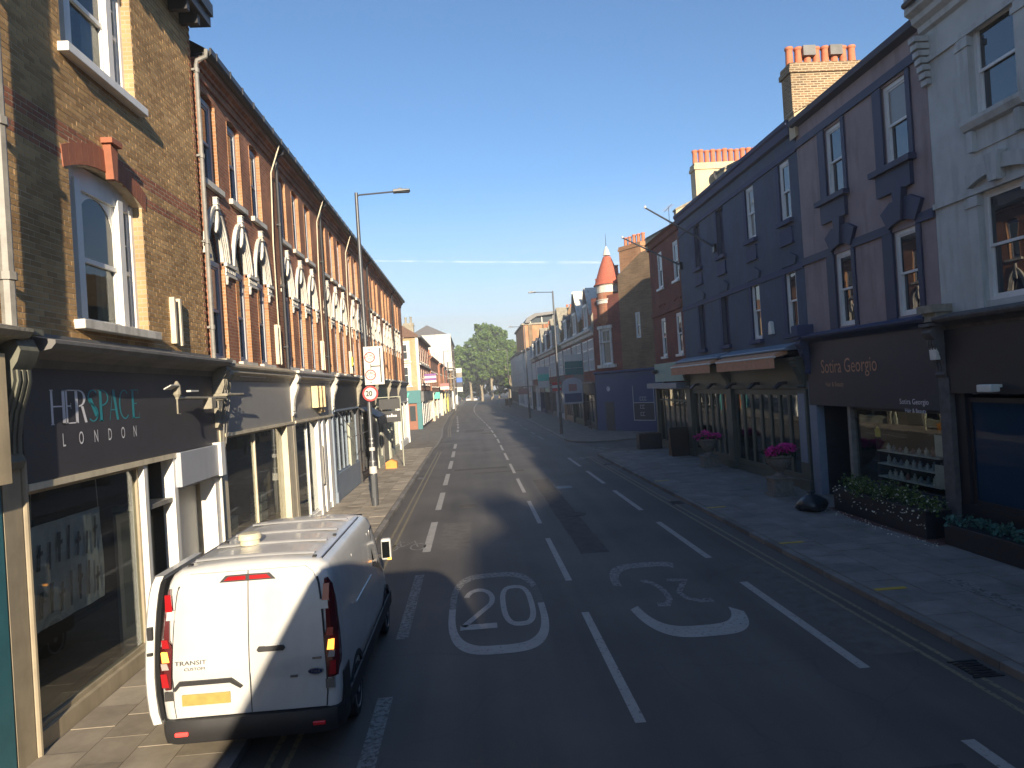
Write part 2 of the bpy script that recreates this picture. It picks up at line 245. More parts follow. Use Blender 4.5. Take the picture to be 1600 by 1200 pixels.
# ------------------------------------------------------------------ mesh helpers
ORG = {}
def frame(ox, oy, dx, dy, nx, ny):
    f = lambda s, o, z: (ox+dx*s+nx*o, oy+dy*s+ny*o, z)
    return f
ID = frame(0, 0, 1, 0, 0, 1)                 # s = x, o = y
XL, XR = -5.3, 10.6
FL = frame(XL, 0, 0, 1, 1, 0)                # left street front: s = y, o = towards the road
FR = frame(XR, 0, 0, 1, -1, 0)               # right street front
def meta(o, label=None, cat=None, group=None, kind=None):
    if label: o['label'] = label
    if cat: o['category'] = cat
    if group: o['group'] = group
    if kind: o['kind'] = kind
    return o
def root(name, loc, label, cat, group=None):
    o = bpy.data.objects.new(name, None); COL.objects.link(o); o.location = loc; o.empty_display_size = 0.2
    ORG[o.name] = Vector(loc); return meta(o, label, cat, group)
class MB:
    def __init__(s, F=ID): s.v = []; s.f = []; s.F = F
    def p(s, *q): s.v.append(s.F(*q)); return len(s.v)-1
    def quad(s, *pts): s.f.append([s.p(*q) for q in pts]); return s
    def box(s, s0, s1, o0, o1, z0, z1):
        i = len(s.v)
        for a, b, c in ((s0,o0,z0),(s1,o0,z0),(s1,o1,z0),(s0,o1,z0),(s0,o0,z1),(s1,o0,z1),(s1,o1,z1),(s0,o1,z1)): s.p(a,b,c)
        for q in ((0,3,2,1),(4,5,6,7),(0,1,5,4),(1,2,6,5),(2,3,7,6),(3,0,4,7)): s.f.append([i+k for k in q])
        return s
    def loft(s, secs, close=True, cap=True):
        n = len(secs[0]); i = len(s.v)
        for sec in secs:
            for q in sec: s.p(*q)
        for a in range(len(secs)-1):
            for b in range(n if close else n-1):
                c = (b+1) % n
                s.f.append([i+a*n+b, i+a*n+c, i+(a+1)*n+c, i+(a+1)*n+b])
        if cap:
            s.f.append([i+b for b in range(n)][::-1]); s.f.append([i+(len(secs)-1)*n+b for b in range(n)])
        return s
    def prof_s(s, prof, s0, s1): return s.loft([[(s0,a,b) for a, b in prof], [(s1,a,b) for a, b in prof]])      # (o,z) profile along s
    def prof_o(s, prof, o0, o1): return s.loft([[(a,o0,b) for a, b in prof], [(a,o1,b) for a, b in prof]])      # (s,z) outline through the wall
    def prof_z(s, prof, z0, z1): return s.loft([[(a,b,z0) for a, b in prof], [(a,b,z1) for a, b in prof]])      # (s,o) plan upwards
    def tube(s, path, r, n=8, r1=None, cap=True):
        P = [Vector(q) for q in path]; secs = []
        for k, q in enumerate(P):
            d = (P[min(k+1, len(P)-1)]-P[max(k-1, 0)]).normalized()
            a = d.orthogonal() if k == 0 else (pa-d*pa.dot(d)); a.normalize(); pa = a; b = d.cross(a)
            rr = r if r1 is None else r+(r1-r)*k/(len(P)-1)
            secs.append([tuple(q+(a*math.cos(2*math.pi*j/n)+b*math.sin(2*math.pi*j/n))*rr) for j in range(n)])
        return s.loft(secs, True, cap)
    def lathe(s, c, prof, n=16):
        return s.loft([[(c[0]+r*math.cos(2*math.pi*j/n), c[1]+r*math.sin(2*math.pi*j/n), z) for j in range(n)] for r, z in prof])
    def strip(s, inner, outer, o0, o1):
        """band between two open (s,z) curves, from depth o0 to o1"""
        return s.loft([[(i[0],o0,i[1]), (e[0],o0,e[1]), (e[0],o1,e[1]), (i[0],o1,i[1])] for i, e in zip(inner, outer)])
    def build(s, name, mat, parent=None, label=None, cat=None, group=None, kind=None, smooth=False, loc=None, bevel=0):
        me = bpy.data.meshes.new(name)
        og = Vector((0,0,0))
        if parent is not None: og = ORG[parent.name]
        elif loc is not None: og = Vector(loc)
        me.from_pydata([(a-og.x, b-og.y, c-og.z) for a, b, c in s.v], [], s.f); me.update()
        if len(s.f) < 4000:
            bm = bmesh.new(); bm.from_mesh(me); bmesh.ops.recalc_face_normals(bm, faces=bm.faces); bm.to_mesh(me); bm.free()
        if smooth:
            me.polygons.foreach_set('use_smooth', [True]*len(me.polygons))
            if smooth != 'all':
                try: me.set_sharp_from_angle(angle=rad(smooth if smooth is not True else 40))
                except Exception: pass
        me.materials.append(MT[mat])
        o = bpy.data.objects.new(name, me); COL.objects.link(o)
        if parent is not None: o.parent = parent; ORG[o.name] = og
        else: o.location = og; ORG[o.name] = og
        if bevel:
            b = o.modifiers.new('edge', 'BEVEL'); b.width = bevel; b.segments = 2; b.limit_method = 'ANGLE'
        return meta(o, label, cat, group, kind)
def copytree(o, dloc, label=None, parent=None):
    c = o.copy(); COL.objects.link(c)
    if parent is None: c.location = Vector(o.location)+Vector(dloc); ORG[c.name] = Vector(c.location)
    else: c.parent = parent; ORG[c.name] = ORG[parent.name]
    if label: c['label'] = label
    for ch in list(o.children): copytree(ch, dloc, None, c)
    return c
def wall(mb, s0, s1, z0, z1, ops=(), depth=0.22, o=0.0):
    """front skin with openings (a,b,lo,hi[,arch]) and their reveals; arch = list of (s,z) from left spring to right spring"""
    S = sorted({s0, s1, *[x for q in ops for x in q[:2]]}); Z = sorted({z0, z1, *[x for q in ops for x in q[2:4]]})
    for i in range(len(S)-1):
        for j in range(len(Z)-1):
            cs, cz = (S[i]+S[i+1])/2, (Z[j]+Z[j+1])/2
            if any(q[0] < cs < q[1] and q[2] < cz < q[3] for q in ops): continue
            mb.quad((S[i],o,Z[j]), (S[i+1],o,Z[j]), (S[i+1],o,Z[j+1]), (S[i],o,Z[j+1]))
    for q in ops:
        a, b, lo, hi = q[:4]; d = o-depth
        arc = q[4] if len(q) > 4 else None
        top = arc[0][1] if arc else hi
        mb.quad((a,o,lo), (a,d,lo), (a,d,top), (a,o,top)); mb.quad((b,o,lo), (b,d,lo), (b,d,top), (b,o,top))
        mb.quad((a,o,lo), (b,o,lo), (b,d,lo), (a,d,lo))
        if arc:
            for p, r in zip(arc[:-1], arc[1:]):
                mb.quad((p[0],o,p[1]), (r[0],o,r[1]), (r[0],o,hi), (p[0],o,hi)); mb.quad((p[0],o,p[1]), (r[0],o,r[1]), (r[0],d,r[1]), (p[0],d,p[1]))
        else: mb.quad((a,o,hi), (b,o,hi), (b,d,hi), (a,d,hi))
    return mb
def mass(mb, s0, s1, zb, zt, deep=8.0, o=0.0):
    """end walls and back of a house"""
    mb.quad((s0,o,zb), (s0,-deep,zb), (s0,-deep,zt), (s0,o,zt)); mb.quad((s1,o,zb), (s1,-deep,zb), (s1,-deep,zt), (s1,o,zt))
    mb.quad((s0,-deep,0), (s1,-deep,0), (s1,-deep,zt), (s0,-deep,zt))
    mb.quad((s0,o-0.4,0), (s0,-deep,0), (s0,-deep,zb), (s0,o-0.4,zb)); mb.quad((s1,o-0.4,0), (s1,-deep,0), (s1,-deep,zb), (s1,o-0.4,zb))
    return mb
def arc_pts(s0, s1, zs, rise, n=10, pointed=False):
    c = (s0+s1)/2; h = (s1-s0)/2; P = []
    for i in range(n+1):
        t = i/n
        if pointed:
            u = abs(2*t-1); x = c+(2*t-1)*h; z = zs+rise*(1-u**2.1)**0.72
        else:
            a = math.pi*(1-t); x = c+h*math.cos(a); z = zs+rise*math.sin(a)
        P.append((x, z))
    P[0] = (s0, zs); P[-1] = (s1, zs)
    return P
def seg_pts(s0, s1, zs, rise, n=8):
    return [(s0+(s1-s0)*i/n, zs+rise*(1-(2*i/n-1)**2)) for i in range(n+1)]
def sash(par, F, s0, s1, z0, z1, o=-0.10, fr=0.06, mat='white_wood', glass='dark_glass', meet=0.5, bars=0, box=0.09):
    """sliding sash: window part holding box frame, rails and bars, with two panes below it"""
    zm = z0+(z1-z0)*meet; b = MB(F)
    b.box(s0, s0+box, o-0.10, o, z0, z1).box(s1-box, s1, o-0.10, o, z0, z1)
    b.box(s0+box, s1-box, o-0.10, o+0.002, z1-box, z1).box(s0+box, s1-box, o-0.10, o+0.004, z0, z0+box*0.8)
    i0, i1 = s0+box, s1-box
    for (lo, hi, oo) in ((zm-0.03, z1-box, o-0.02), (z0+box*0.8, zm+0.03, o-0.06)):
        b.box(i0, i0+fr*.7, oo-0.035, oo, lo, hi).box(i1-fr*.7, i1, oo-0.035, oo, lo, hi)
        b.box(i0+fr*.7, i1-fr*.7, oo-0.033, oo-0.002, lo, lo+fr).box(i0+fr*.7, i1-fr*.7, oo-0.033, oo-0.002, hi-fr*.8, hi)
    for k in range(bars):
        x = i0+(i1-i0)*(k+1)/(bars+1); b.box(x-0.012, x+0.012, o-0.05, o-0.025, zm+0.03, z1-box-0.03)
    w_ = b.build('window', mat, par); rb_ = random.random()
    for lo, hi, oo in ((zm, z1-box, o-0.04), (z0+box*0.8, zm, o-0.08)):
        MB(F).box(i0+0.02, i1-0.02, oo-0.006, oo, lo, hi).build('pane', 'blind_glass' if glass == 'dark_glass' and (rb_ < .10 or (rb_ < .26 and hi > zm+.1)) else glass, w_)
    return w_
def pots(mb, F, row, z, h=0.75, r=0.15):
    pass
def textmesh(body, size=1.0, font_shear=0.0, bold=0.0):
    cu = bpy.data.curves.new('lettering', 'FONT'); cu.body = body; cu.size = size; cu.extrude = 0.0; cu.resolution_u = 3; cu.align_x = 'LEFT'; cu.shear = font_shear; cu.offset = bold
    o = bpy.data.objects.new('lettering', cu); COL.objects.link(o); bpy.context.view_layer.update()
    me = bpy.data.meshes.new_from_object(o.evaluated_get(bpy.context.evaluated_depsgraph_get()))
    V = [tuple(v.co) for v in me.vertices]; Fc = [list(p.vertices) for p in me.polygons]
    bpy.data.objects.remove(o); bpy.data.curves.remove(cu); bpy.data.meshes.remove(me)
    return V, Fc
TXT = {t: textmesh(t, bold={'20': .035, '2.1m': .02, '2.0m': .02}.get(t, 0)) for t in ('HAIR & BEAUTY', 'Sotira Georgio', 'Hair & Beauty', 'LONDON', 'TRANSIT', 'CUSTOM', 'Ford', '20', "2.1m", "7'0\"", "2.0m", "6'6\"", 'Hair', 'EAT', 'SLEEP', 'NW', 'TO LET')}
def text(name, body, F, s, z, o, h, mat, par, xs=1.0, rev=False, thick=0.006, **k):
    """flat or slightly raised letters: h = capital height, rev = front read against s"""
    V, Fc = TXT[body]; sc = h/0.7; b = MB(F); sg = -1 if rev else 1
    n = len(V)
    for x, y, _ in V: b.p(s+sg*x*sc*xs, o+thick, z+y*sc)
    b.f = [list(q) for q in Fc]
    ob_ = b.build(name, mat, par, **k)
    return ob_
# ================================================================== GROUND
def sheet(poly, z, name, mat, **k):
    b = MB(); b.f.append([b.p(x, y, z) for x, y in poly]); return b.build(name, mat, **k)
sheet([(-900,-300),(900,-300),(900,1500),(-900,1500)], -0.03, 'ground', 'earth', kind='structure')
KL = [(-70,-2.86),(48,-2.86),(51,-2.75),(60,-2.75),(64,-2.9),(75,-3.3),(107,-3.75),(130,-3.75),(160,-3.5),(194,-3.0),(240,-2.2),(330,0)]      # (y, x) of the left kerb
KR = [(-70,6.5),(38.6,6.5)]
KR2 = [(49.5,6.25),(64,6.25),(85,6.15),(104,5.5),(127,5.1),(150,5.4),(190,6.8),(240,9),(330,14)]
def poly_x(K, y):
    for (a, xa), (b, xb) in zip(K[:-1], K[1:]):
        if a <= y <= b: return xa+(xb-xa)*(y-a)/(b-a)
    return K[-1][1] if y > K[-1][0] else K[0][1]
rb = MB()
ys = [-70, -30, 0, 20, 40, 60, 80, 100, 120, 140, 160, 190, 220, 260, 330]
for a, c in zip(ys[:-1], ys[1:]):
    rb.quad((-4.2, a, 0), (8.2+(c > 200)*8, a, 0), (8.2+(c > 200)*8, c, 0), (-4.2, c, 0))
road = rb.build('road', 'asphalt', kind='structure')
MB().quad((8.2, 36, 0), (40, 30, 0), (40, 60, 0), (8.2, 53, 0)).build('side_road', 'asphalt', kind='structure')
Z1 = 0.004
CL = [(-20,1.72),(55,1.70),(72,1.5),(93,0.92),(108,0.45),(120,0.18),(137,0.05),(152,0.16),(170,0.5),(190,0.95),(227,1.79)]
def ribbon(K, y0, y1, w, name, mat, par=road, off=0.0, z=Z1, n=None):
    b = MB(); n = n or max(1, int((y1-y0)/6)); yy = [y0+(y1-y0)*i/n for i in range(n+1)]
    for a, c in zip(yy[:-1], yy[1:]):
        xa, xc = poly_x(K, a)+off, poly_x(K, c)+off
        b.quad((xa-w/2, a, z), (xa+w/2, a, z), (xc+w/2, c, z), (xc-w/2, c, z))
    return b.build(name, mat, par)
y = 2.05
while y < 118:                                     # centre line: 4 m marks, 2 m gaps
    ribbon(CL, y, y+(4.1 if y < 70 else 3.4), 0.13, 'lane_marking', 'road_paint', n=2); y += 6.15
ribbon(CL, 121, 227, 0.16, 'lane_marking', 'road_paint')
LD = [(-10,-1.39),(40,-1.41),(56,-1.5),(76,-1.76),(116,-2.75)]
for k in range(0, 9):
    a = 5.5+k*6.2
    if 50 > a: ribbon(LD, a, a+4.0, 0.20, 'lane_marking', 'road_paint_faded' if a < 12 else 'road_paint', n=2)
for k in range(7): ribbon(LD, 68+k*6.2, 71.6+k*6.2, 0.2, 'lane_marking', 'road_paint', n=2)
RD = [(-10,5.0),(20,4.9),(40,4.9),(50,5.0),(68,4.68),(77,4.64),(110,4.0),(140,3.4)]
for k in range(14):
    a = 3.0+k*6.13
    if not 38 < a < 47: ribbon(RD, a, a+(4.2 if a < 40 else 3.0), 0.15, 'lane_marking', 'road_paint' if a < 40 else 'road_paint_faded', n=2)
for off in (0.36, 0.56): ribbon(KL, 4, 47, 0.07, 'yellow_line', 'yellow_paint', off=off)
for off in (0.5, 0.7): ribbon(KL, 62, 200, 0.09, 'yellow_line', 'yellow_paint', off=off)
for off in (-0.38, -0.58): ribbon(KR, 2, 38, 0.07, 'yellow_line', 'yellow_paint', off=off)
for off in (-0.4, -0.62): ribbon(KR2, 50, 130, 0.08, 'yellow_line', 'road_paint_old', off=off)
# speed roundel and its worn neighbour
def ringpts(cx, cy, a, b, n, t0=0, t1=1):
    """stadium-like outline, drawn long for drivers"""
    P = []
    for i in range(n+1):
        t = 2*math.pi*(t0+(t1-t0)*i/n); c, s = math.cos(t), math.sin(t)
        P.append((cx+a*math.copysign(abs(c)**0.58, c), cy+b*math.copysign(abs(s)**0.66, s)))
    return P
def band(cx, cy, a, b, w, t0, t1, name, mat, n=40, wl=None):
    I = ringpts(cx, cy, a-w, b-(wl or w), n, t0, t1); O = ringpts(cx, cy, a, b, n, t0, t1); m = MB()
    for k in range(n): m.quad((*I[k], Z1), (*O[k], Z1), (*O[k+1], Z1), (*I[k+1], Z1))
    return m.build(name, mat, road)
band(0.20, 13.05, 0.87, 2.35, 0.12, 0.5, 1.0, 'speed_ring', 'road_paint', wl=0.36)
band(0.20, 13.05, 0.87, 2.35, 0.12, 0.06, 0.5, 'speed_ring', 'road_paint_faded', wl=0.36)
band(0.20, 13.05, 0.87, 2.35, 0.12, 0.0, 0.06, 'speed_ring', 'road_paint_old', wl=0.36)
def stroke(pts, w, name, mat, ysc=1.0):
    m = MB(); n = len(pts); Lf = []; Rt = []
    for i, q in enumerate(pts):
        a = Vector(pts[max(i-1, 0)]); c = Vector(pts[min(i+1, n-1)]); d = (c-a).normalized(); nn = Vector((-d.y, d.x))
        Lf.append((q[0]+nn.x*w/2, q[1]+nn.y*w/2*ysc)); Rt.append((q[0]-nn.x*w/2, q[1]-nn.y*w/2*ysc))
    for i in range(n-1): m.quad((*Lf[i], Z1), (*Rt[i], Z1), (*Rt[i+1], Z1), (*Lf[i+1], Z1))
    return m.build(name, mat, road)
def curve(c, rx, ry, a0, a1, n=14): return [(c[0]+rx*math.cos(rad(a0+(a1-a0)*i/n)), c[1]+ry*math.sin(rad(a0+(a1-a0)*i/n))) for i in range(n+1)]
two = curve((-0.12, 13.55), 0.25, 0.62, 165, -40)+[(-0.40, 12.05)]
stroke(two, 0.10, 'speed_numeral', 'road_paint', 2.2); stroke([(-0.45, 12.0), (0.17, 12.0)], 0.26, 'speed_numeral', 'road_paint')
stroke([(0.58+0.26*math.copysign(abs(math.cos(t))**0.7, math.cos(t)), 13.1+1.12*math.copysign(abs(math.sin(t))**0.7, math.sin(t))) for t in [i*math.pi/14 for i in range(29)]], 0.10, 'speed_numeral', 'road_paint', 2.2)
band(3.42, 13.0, 0.93, 2.3, 0.15, 0.16, 0.47, 'speed_ring', 'road_paint_faded', wl=0.40)
band(3.42, 13.0, 0.93, 2.3, 0.17, 0.53, 0.93, 'speed_ring', 'road_paint', wl=0.50)
stroke(curve((3.12, 13.1), 0.22, 0.78, 100, -45)+[(3.18, 12.35), (3.02, 12.4)], 0.11, 'speed_numeral', 'road_paint_faded', 2.2)
stroke([(3.58, 13.85), (3.95, 13.75), (3.80, 13.5), (3.58, 13.0), (3.62, 12.62), (3.80, 12.42), (4.02, 12.42)], 0.10, 'speed_numeral', 'road_paint_faded', 2.2)
def bike_mark(x, y, sc, mat):
    r = 0.22*sc
    for dx in (-0.42*sc, 0.42*sc): stroke(curve((x+dx, y), r, r*2.0, 0, 360, 16), 0.05*sc, 'cycle_symbol', mat, 1.6)
    stroke([(x-0.42*sc, y), (x-0.1*sc, y+0.1), (x+0.25*sc, y+0.75*sc), (x-0.2*sc, y+0.75*sc), (x-0.42*sc, y)], 0.05*sc, 'cycle_symbol', mat, 1.6)
    stroke([(x-0.1*sc, y+0.1), (x-0.22*sc, y+0.95*sc)], 0.05*sc, 'cycle_symbol', mat, 1.6); stroke([(x+0.42*sc, y), (x+0.24*sc, y+0.95*sc)], 0.05*sc, 'cycle_symbol', mat, 1.6)
bike_mark(-2.02, 18.6, 0.85, 'road_paint_faded'); bike_mark(3.45, 45.2, 0.9, 'road_paint_faded'); bike_mark(5.75, 37.0, 0.9, 'road_paint_faded')
for i in range(5):                                   # broken give-way line at the side street
    for j in range(2): stroke([(7.0+0.12*i+j*0.62-0.3, 42.6-i*1.0), (7.45+0.12*i+j*0.62-0.3, 42.5-i*1.0)], 0.28, 'give_way_marking', 'road_paint_faded')
for yy_, x0 in ((54, -2.5), (61.5, -2.5)): stroke([(x0, yy_), (-1.6, yy_+.1)], 0.25, 'bay_marking', 'road_paint_faded')
for (x, y_, w_, d_) in ((-0.2, 33.5, 2.4, 0.5), (3.0, 27, .6, .6), (0.6, 62, 1.4, 2.5)):
    MB().quad((x, y_, 0.002), (x+w_, y_, 0.002), (x+w_, y_+d_, 0.002), (x, y_+d_, 0.002)).build('tarmac_patch', 'iron_black' if w_ < .7 else 'earth', road)
# ---- pavements
PZ = 0.10
pl = MB(); yy = [-70, 0, 20, 40, 48, 51, 60, 64, 75, 90, 107, 130, 160, 194, 240, 330]
for a, c in zip(yy[:-1], yy[1:]):
    xa, xc = poly_x(KL, a), poly_x(KL, c)
    pl.quad((-30, a, PZ), (xa, a, PZ), (xc, c, PZ), (-30, c, PZ)); pl.quad((xa, a, -0.02), (xc, c, -0.02), (xc, c, PZ), (xa, a, PZ))
pav_l = pl.build('pavement', 'pavement_base', kind='structure')
def pave(poly, name):
    b = MB(); b.f.append([b.p(x, y, PZ) for x, y in poly])
    for (xa, ya), (xc, yc) in zip(poly, poly[1:]+poly[:1]): b.quad((xa, ya, -0.02), (xc, yc, -0.02), (xc, yc, PZ), (xa, ya, PZ))
    return b.build(name, 'pavement_base', kind='structure')
pav_r = pave([(6.5,-70),(6.5,38.0),(6.8,39.2),(7.6,40.0),(9.0,40.3),(30,40.3),(30,-70)], 'pavement')
pav_f = pave([(30,44.5),(13,47.6),(9,46.0),(7.6,46.1),(6.7,47.0),(6.28,48.6)]+[(x, y) for y, x in KR2]+[(60,330),(60,60)], 'pavement')
def kerbs(K, y0, y1, side, par):
    a = y0
    base = MB().box(-0.15, 0, 0, 0.90, -0.02, PZ+0.012) if side < 0 else MB().box(0, 0.15, 0, 0.90, -0.02, PZ+0.012)
    first = None
    while a < y1:
        x = poly_x(K, a+0.45)+(0.012 if side < 0 else -0.012)
        if first is None:
            first = base.build('kerb_stone', 'kerb_granite', None, bevel=0.012); o = first
        else: o = first.copy(); COL.objects.link(o)
        o.parent = par; o.location = (x, a, random.uniform(-0.004, 0.003)); a += 0.915
kerbs(KL, 4, 47.5, -1, pav_l); kerbs(KR, 6, 37.0, 1, pav_r)
for K, a, c, par, sg in ((KL, 48.5, 240, pav_l, -1), (KR2, 50, 190, pav_f, 1)):       # far kerb, one run
    b = MB(); n = int((c-a)/4); q = [a+(c-a)*i/n for i in range(n+1)]
    for u, v_ in zip(q[:-1], q[1:]):
        xu, xv = poly_x(K, u), poly_x(K, v_); e = 0.006*(-sg)
        b.quad((xu+e, u, PZ+.012), (xv+e, v_, PZ+.012), (xv+sg*.15, v_, PZ+.012), (xu+sg*.15, u, PZ+.012)); b.quad((xu+e, u, 0), (xv+e, v_, 0), (xv+e, v_, PZ+.012), (xu+e, u, PZ+.012))
    b.build('kerb', 'kerb_granite', par, kind='stuff')
def slabs(x0, x1, nx, y0, y1, dy, par, mat='paving'):
    w_ = (x1-x0)/nx; first = None; j = 0; a = y0
    while a < y1:
        for i in range(nx):
            sh = (dy/2 if i % 2 else 0)
            if first is None:
                first = MB().box(0.006, w_-0.006, 0.006, dy-0.006, 0, 0.03).build('paving_slab', mat); o = first
            else: o = first.copy(); COL.objects.link(o)
            o.parent = par; o.location = (x0+i*w_, a+sh, PZ-0.022+random.uniform(-0.002, 0.004)); o.rotation_euler = (random.uniform(-.003, .003), random.uniform(-.003, .003), 0)
        a += dy
slabs(-5.22, -3.03, 4, 6.0, 50, 0.62, pav_l, 'paving_sunlit'); slabs(6.67, 10.45, 5, 8.0, 38, 0.63, pav_r)
for (x, y_) in ((7.0, 11.9), (6.95, 15.6), (6.9, 20.4), (6.92, 26.4), (-3.2, 19.3)):
    MB().box(x-0.3, x+0.25, y_-0.06, y_+0.06, PZ+0.012, PZ+0.016).build('loading_mark', 'yellow_bright', pav_r if x > 0 else pav_l)
MB().box(8.05, 8.35, 9.4, 12.2, PZ+0.012, PZ+0.016).build('pavement_line', 'road_paint_faded', pav_r)
for (x, y_) in ((9.1, 31.0), (8.3, 36.5), (-3.9, 21.5), (7.7, 29.0)):
    MB().box(x, x+.5, y_, y_+.45, PZ+0.01, PZ+0.014).build('manhole_cover', 'lead', pav_r if x > 0 else pav_l)
paint('new_tarmac', (0.074, 0.068, 0.062), 0.85, var=0.3, vs_=4, bump=0.3, bs=90); paint('old_tarmac', (0.125, 0.115, 0.105), 0.85, var=0.25, vs_=4, bump=0.3, bs=90)
for (x, y_) in ((-2.62, 12.5), (-2.62, 33.0), (6.22, 22.0), (6.22, 33.5), (6.22, 8.6)):          # gully grates in the channel
    b = MB()
    for j in range(6): b.box(x-.17, x+.17, y_+j*.075, y_+j*.075+.04, .001, .012)
    b.box(x-.2, x+.2, y_-.04, y_-.005, .001, .012).box(x-.2, x+.2, y_+.45, y_+.485, .001, .012).build('gully_grate', 'iron_black', road)
for (x, y_, q) in ((2.9, 21.5, .33), (-.4, 24.5, .33), (.7, 46, .33)):
    MB().lathe((x, y_), [(q, .001), (q, .006), (q*.9, .008), (q*.88, .005), (.01, .005)], 20).build('manhole_cover', 'new_tarmac', road)
for (x0, x1, y0, y1, mm_) in ((2.3, 2.95, 16.5, 30, 'new_tarmac'), (-1.15, 1.5, 35.2, 36.0, 'new_tarmac'), (5.2, 5.9, 9.5, 15, 'old_tarmac'), (-1.1, -.3, 18, 21.5, 'old_tarmac'), (2.0, 4.6, 6.1, 6.8, 'new_tarmac'), (-.9, .9, 66, 70, 'new_tarmac')):
    b = MB(); n = 24; L_ = []; R_ = []
    for i in range(n+1): t = i/n; L_.append((x0+random.uniform(-.02, .02), y0+(y1-y0)*t)); R_.append((x1+random.uniform(-.02, .02), y0+(y1-y0)*t))
    for i in range(n): b.quad((*L_[i], .002), (*R_[i], .002), (*R_[i+1], .002), (*L_[i+1], .002))
    b.build('tarmac_patch', mm_, road)
# ================================================================== LEFT SIDE
def console(par, F, s, z0, z1, o=0.05, w=0.30, mat='stone', big=0.42):
    """scroll bracket that closes a shop fascia: S-shaped side view"""
    h = z1-z0; b = MB(F); kk = big/.42
    prof = [(o, z0), (o+0.10, z0), (o+0.16, z0+0.06*h), (o+0.10, z0+0.12*h), (o+0.11, z0+0.25*h), (o+0.17, z0+0.42*h), (o+0.28, z0+0.56*h), (o+0.34, z0+0.66*h), (o+0.33, z0+0.74*h), (o+big, z0+0.80*h), (o+big+0.04, z0+0.88*h), (o+big-0.02, z0+0.97*h), (o+big-0.1, z1), (o, z1)]
    prof = [(o+(a-o)*(kk if i not in (9, 10, 11, 12) else 1), c) for i, (a, c) in enumerate(prof)]
    b.prof_s(prof, s-w/2, s+w/2)
    for k in (-0.09, 0, 0.09): b.prof_s([(a+0.02, c) for a, c in prof[3:9]]+[(o+.2*kk, z0+.74*h), (o+.05, z0+.12*h)], s+k-0.022, s+k+0.022)
    b.box(s-w/2-0.05, s+w/2+0.05, o-0.02, o+big+0.07, z1, z1+0.07)
    return b.build('console_bracket', mat, par, smooth=30)
def cornice(par, F, s0, s1, z, o=0.05, d=0.42, mat='lead', name='cornice'):
    return MB(F).prof_s([(o, z-0.30), (o+0.06, z-0.30), (o+0.09, z-0.2), (o+0.2, z-0.14), (o+d-0.05, z-0.1), (o+d, z-0.04), (o+d, z), (o+0.02, z+0.09), (o, z+0.09)], s0, s1).build(name, mat, par)
def glazing(par, F, s0, s1, z0, z1, o, mull, mat, glass='shop_glass', fw_=0.06, transom=None, name='shop_window', d=0.08):
    """framed shop glazing: one frame part, a pane per light"""
    b = MB(F); xs_ = [s0]+list(mull)+[s1]
    b.box(s0, s0+fw_, o-d, o, z0, z1).box(s1-fw_, s1, o-d, o, z0, z1).box(s0+fw_, s1-fw_, o-d, o-.002, z0, z0+fw_).box(s0+fw_, s1-fw_, o-d, o-.002, z1-fw_, z1)
    for m in mull: b.box(m-fw_/2, m+fw_/2, o-d, o+.004, z0+fw_, z1-fw_)
    if transom:
        for a, c in zip(xs_[:-1], xs_[1:]): b.box(a+fw_*.9, c-fw_*.5, o-d+.01, o-.006, transom-fw_/2, transom+fw_/2)
    w_ = b.build(name, mat, par)
    for a, c in zip(xs_[:-1], xs_[1:]): MB(F).box(a+.02, c-.02, o-d/2-.004, o-d/2+.004, z0+.03, z1-.03).build('pane', glass, w_)
    return w_
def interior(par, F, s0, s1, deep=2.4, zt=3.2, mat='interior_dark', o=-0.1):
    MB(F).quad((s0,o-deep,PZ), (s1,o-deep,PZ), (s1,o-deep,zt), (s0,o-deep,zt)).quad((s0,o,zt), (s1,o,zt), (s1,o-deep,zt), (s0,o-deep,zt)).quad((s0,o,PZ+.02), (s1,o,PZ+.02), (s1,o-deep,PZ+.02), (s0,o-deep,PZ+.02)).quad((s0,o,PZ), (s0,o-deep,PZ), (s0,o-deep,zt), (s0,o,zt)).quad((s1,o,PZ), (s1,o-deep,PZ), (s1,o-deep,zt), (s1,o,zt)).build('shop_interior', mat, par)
def chimney(par, F, s0, s1, o0, o1, z0, z1, n, mat='chimney_brick', potm='terracotta', ph=0.8, pr=0.15, along='o', cowl=()):
    b = MB(F); b.box(s0, s1, o0, o1, z0, z1-0.32).box(s0-.06, s1+.06, o0-.06, o1+.06, z1-0.32, z1-0.16).box(s0-.02, s1+.02, o0-.02, o1+.02, z1-0.16, z1)
    c = b.build('chimney', mat, par)
    for k in range(n):
        t = (k+0.5)/n
        q = ((s0+s1)/2, o0+(o1-o0)*t) if along == 'o' else (s0+(s1-s0)*t, (o0+o1)/2)
        hh = ph*random.uniform(.9, 1.06)
        if k in cowl:
            MB(F).lathe(q, [(pr*.95, z1), (pr*.85, z1+hh*.5), (pr*.85, z1+hh*.55)], 10).build('chimney_pot', potm, c)
            MB(F).box(q[0]-.2, q[0]+.2, q[1]-.2, q[1]+.2, z1+hh*.5, z1+hh*1.05).build('flue_cowl', 'lead', c); continue
        MB(F).lathe(q, [(pr*1.0, z1), (pr*.92, z1+.06), (pr*.82, z1+hh*.8), (pr*.85, z1+hh*.84), (pr*1.02, z1+hh*.88), (pr*1.05, z1+hh*.95), (pr*.95, z1+hh), (pr*.6, z1+hh), (pr*.6, z1+hh-.1)], 12).build('chimney_pot', potm, c, smooth=35)
    return c
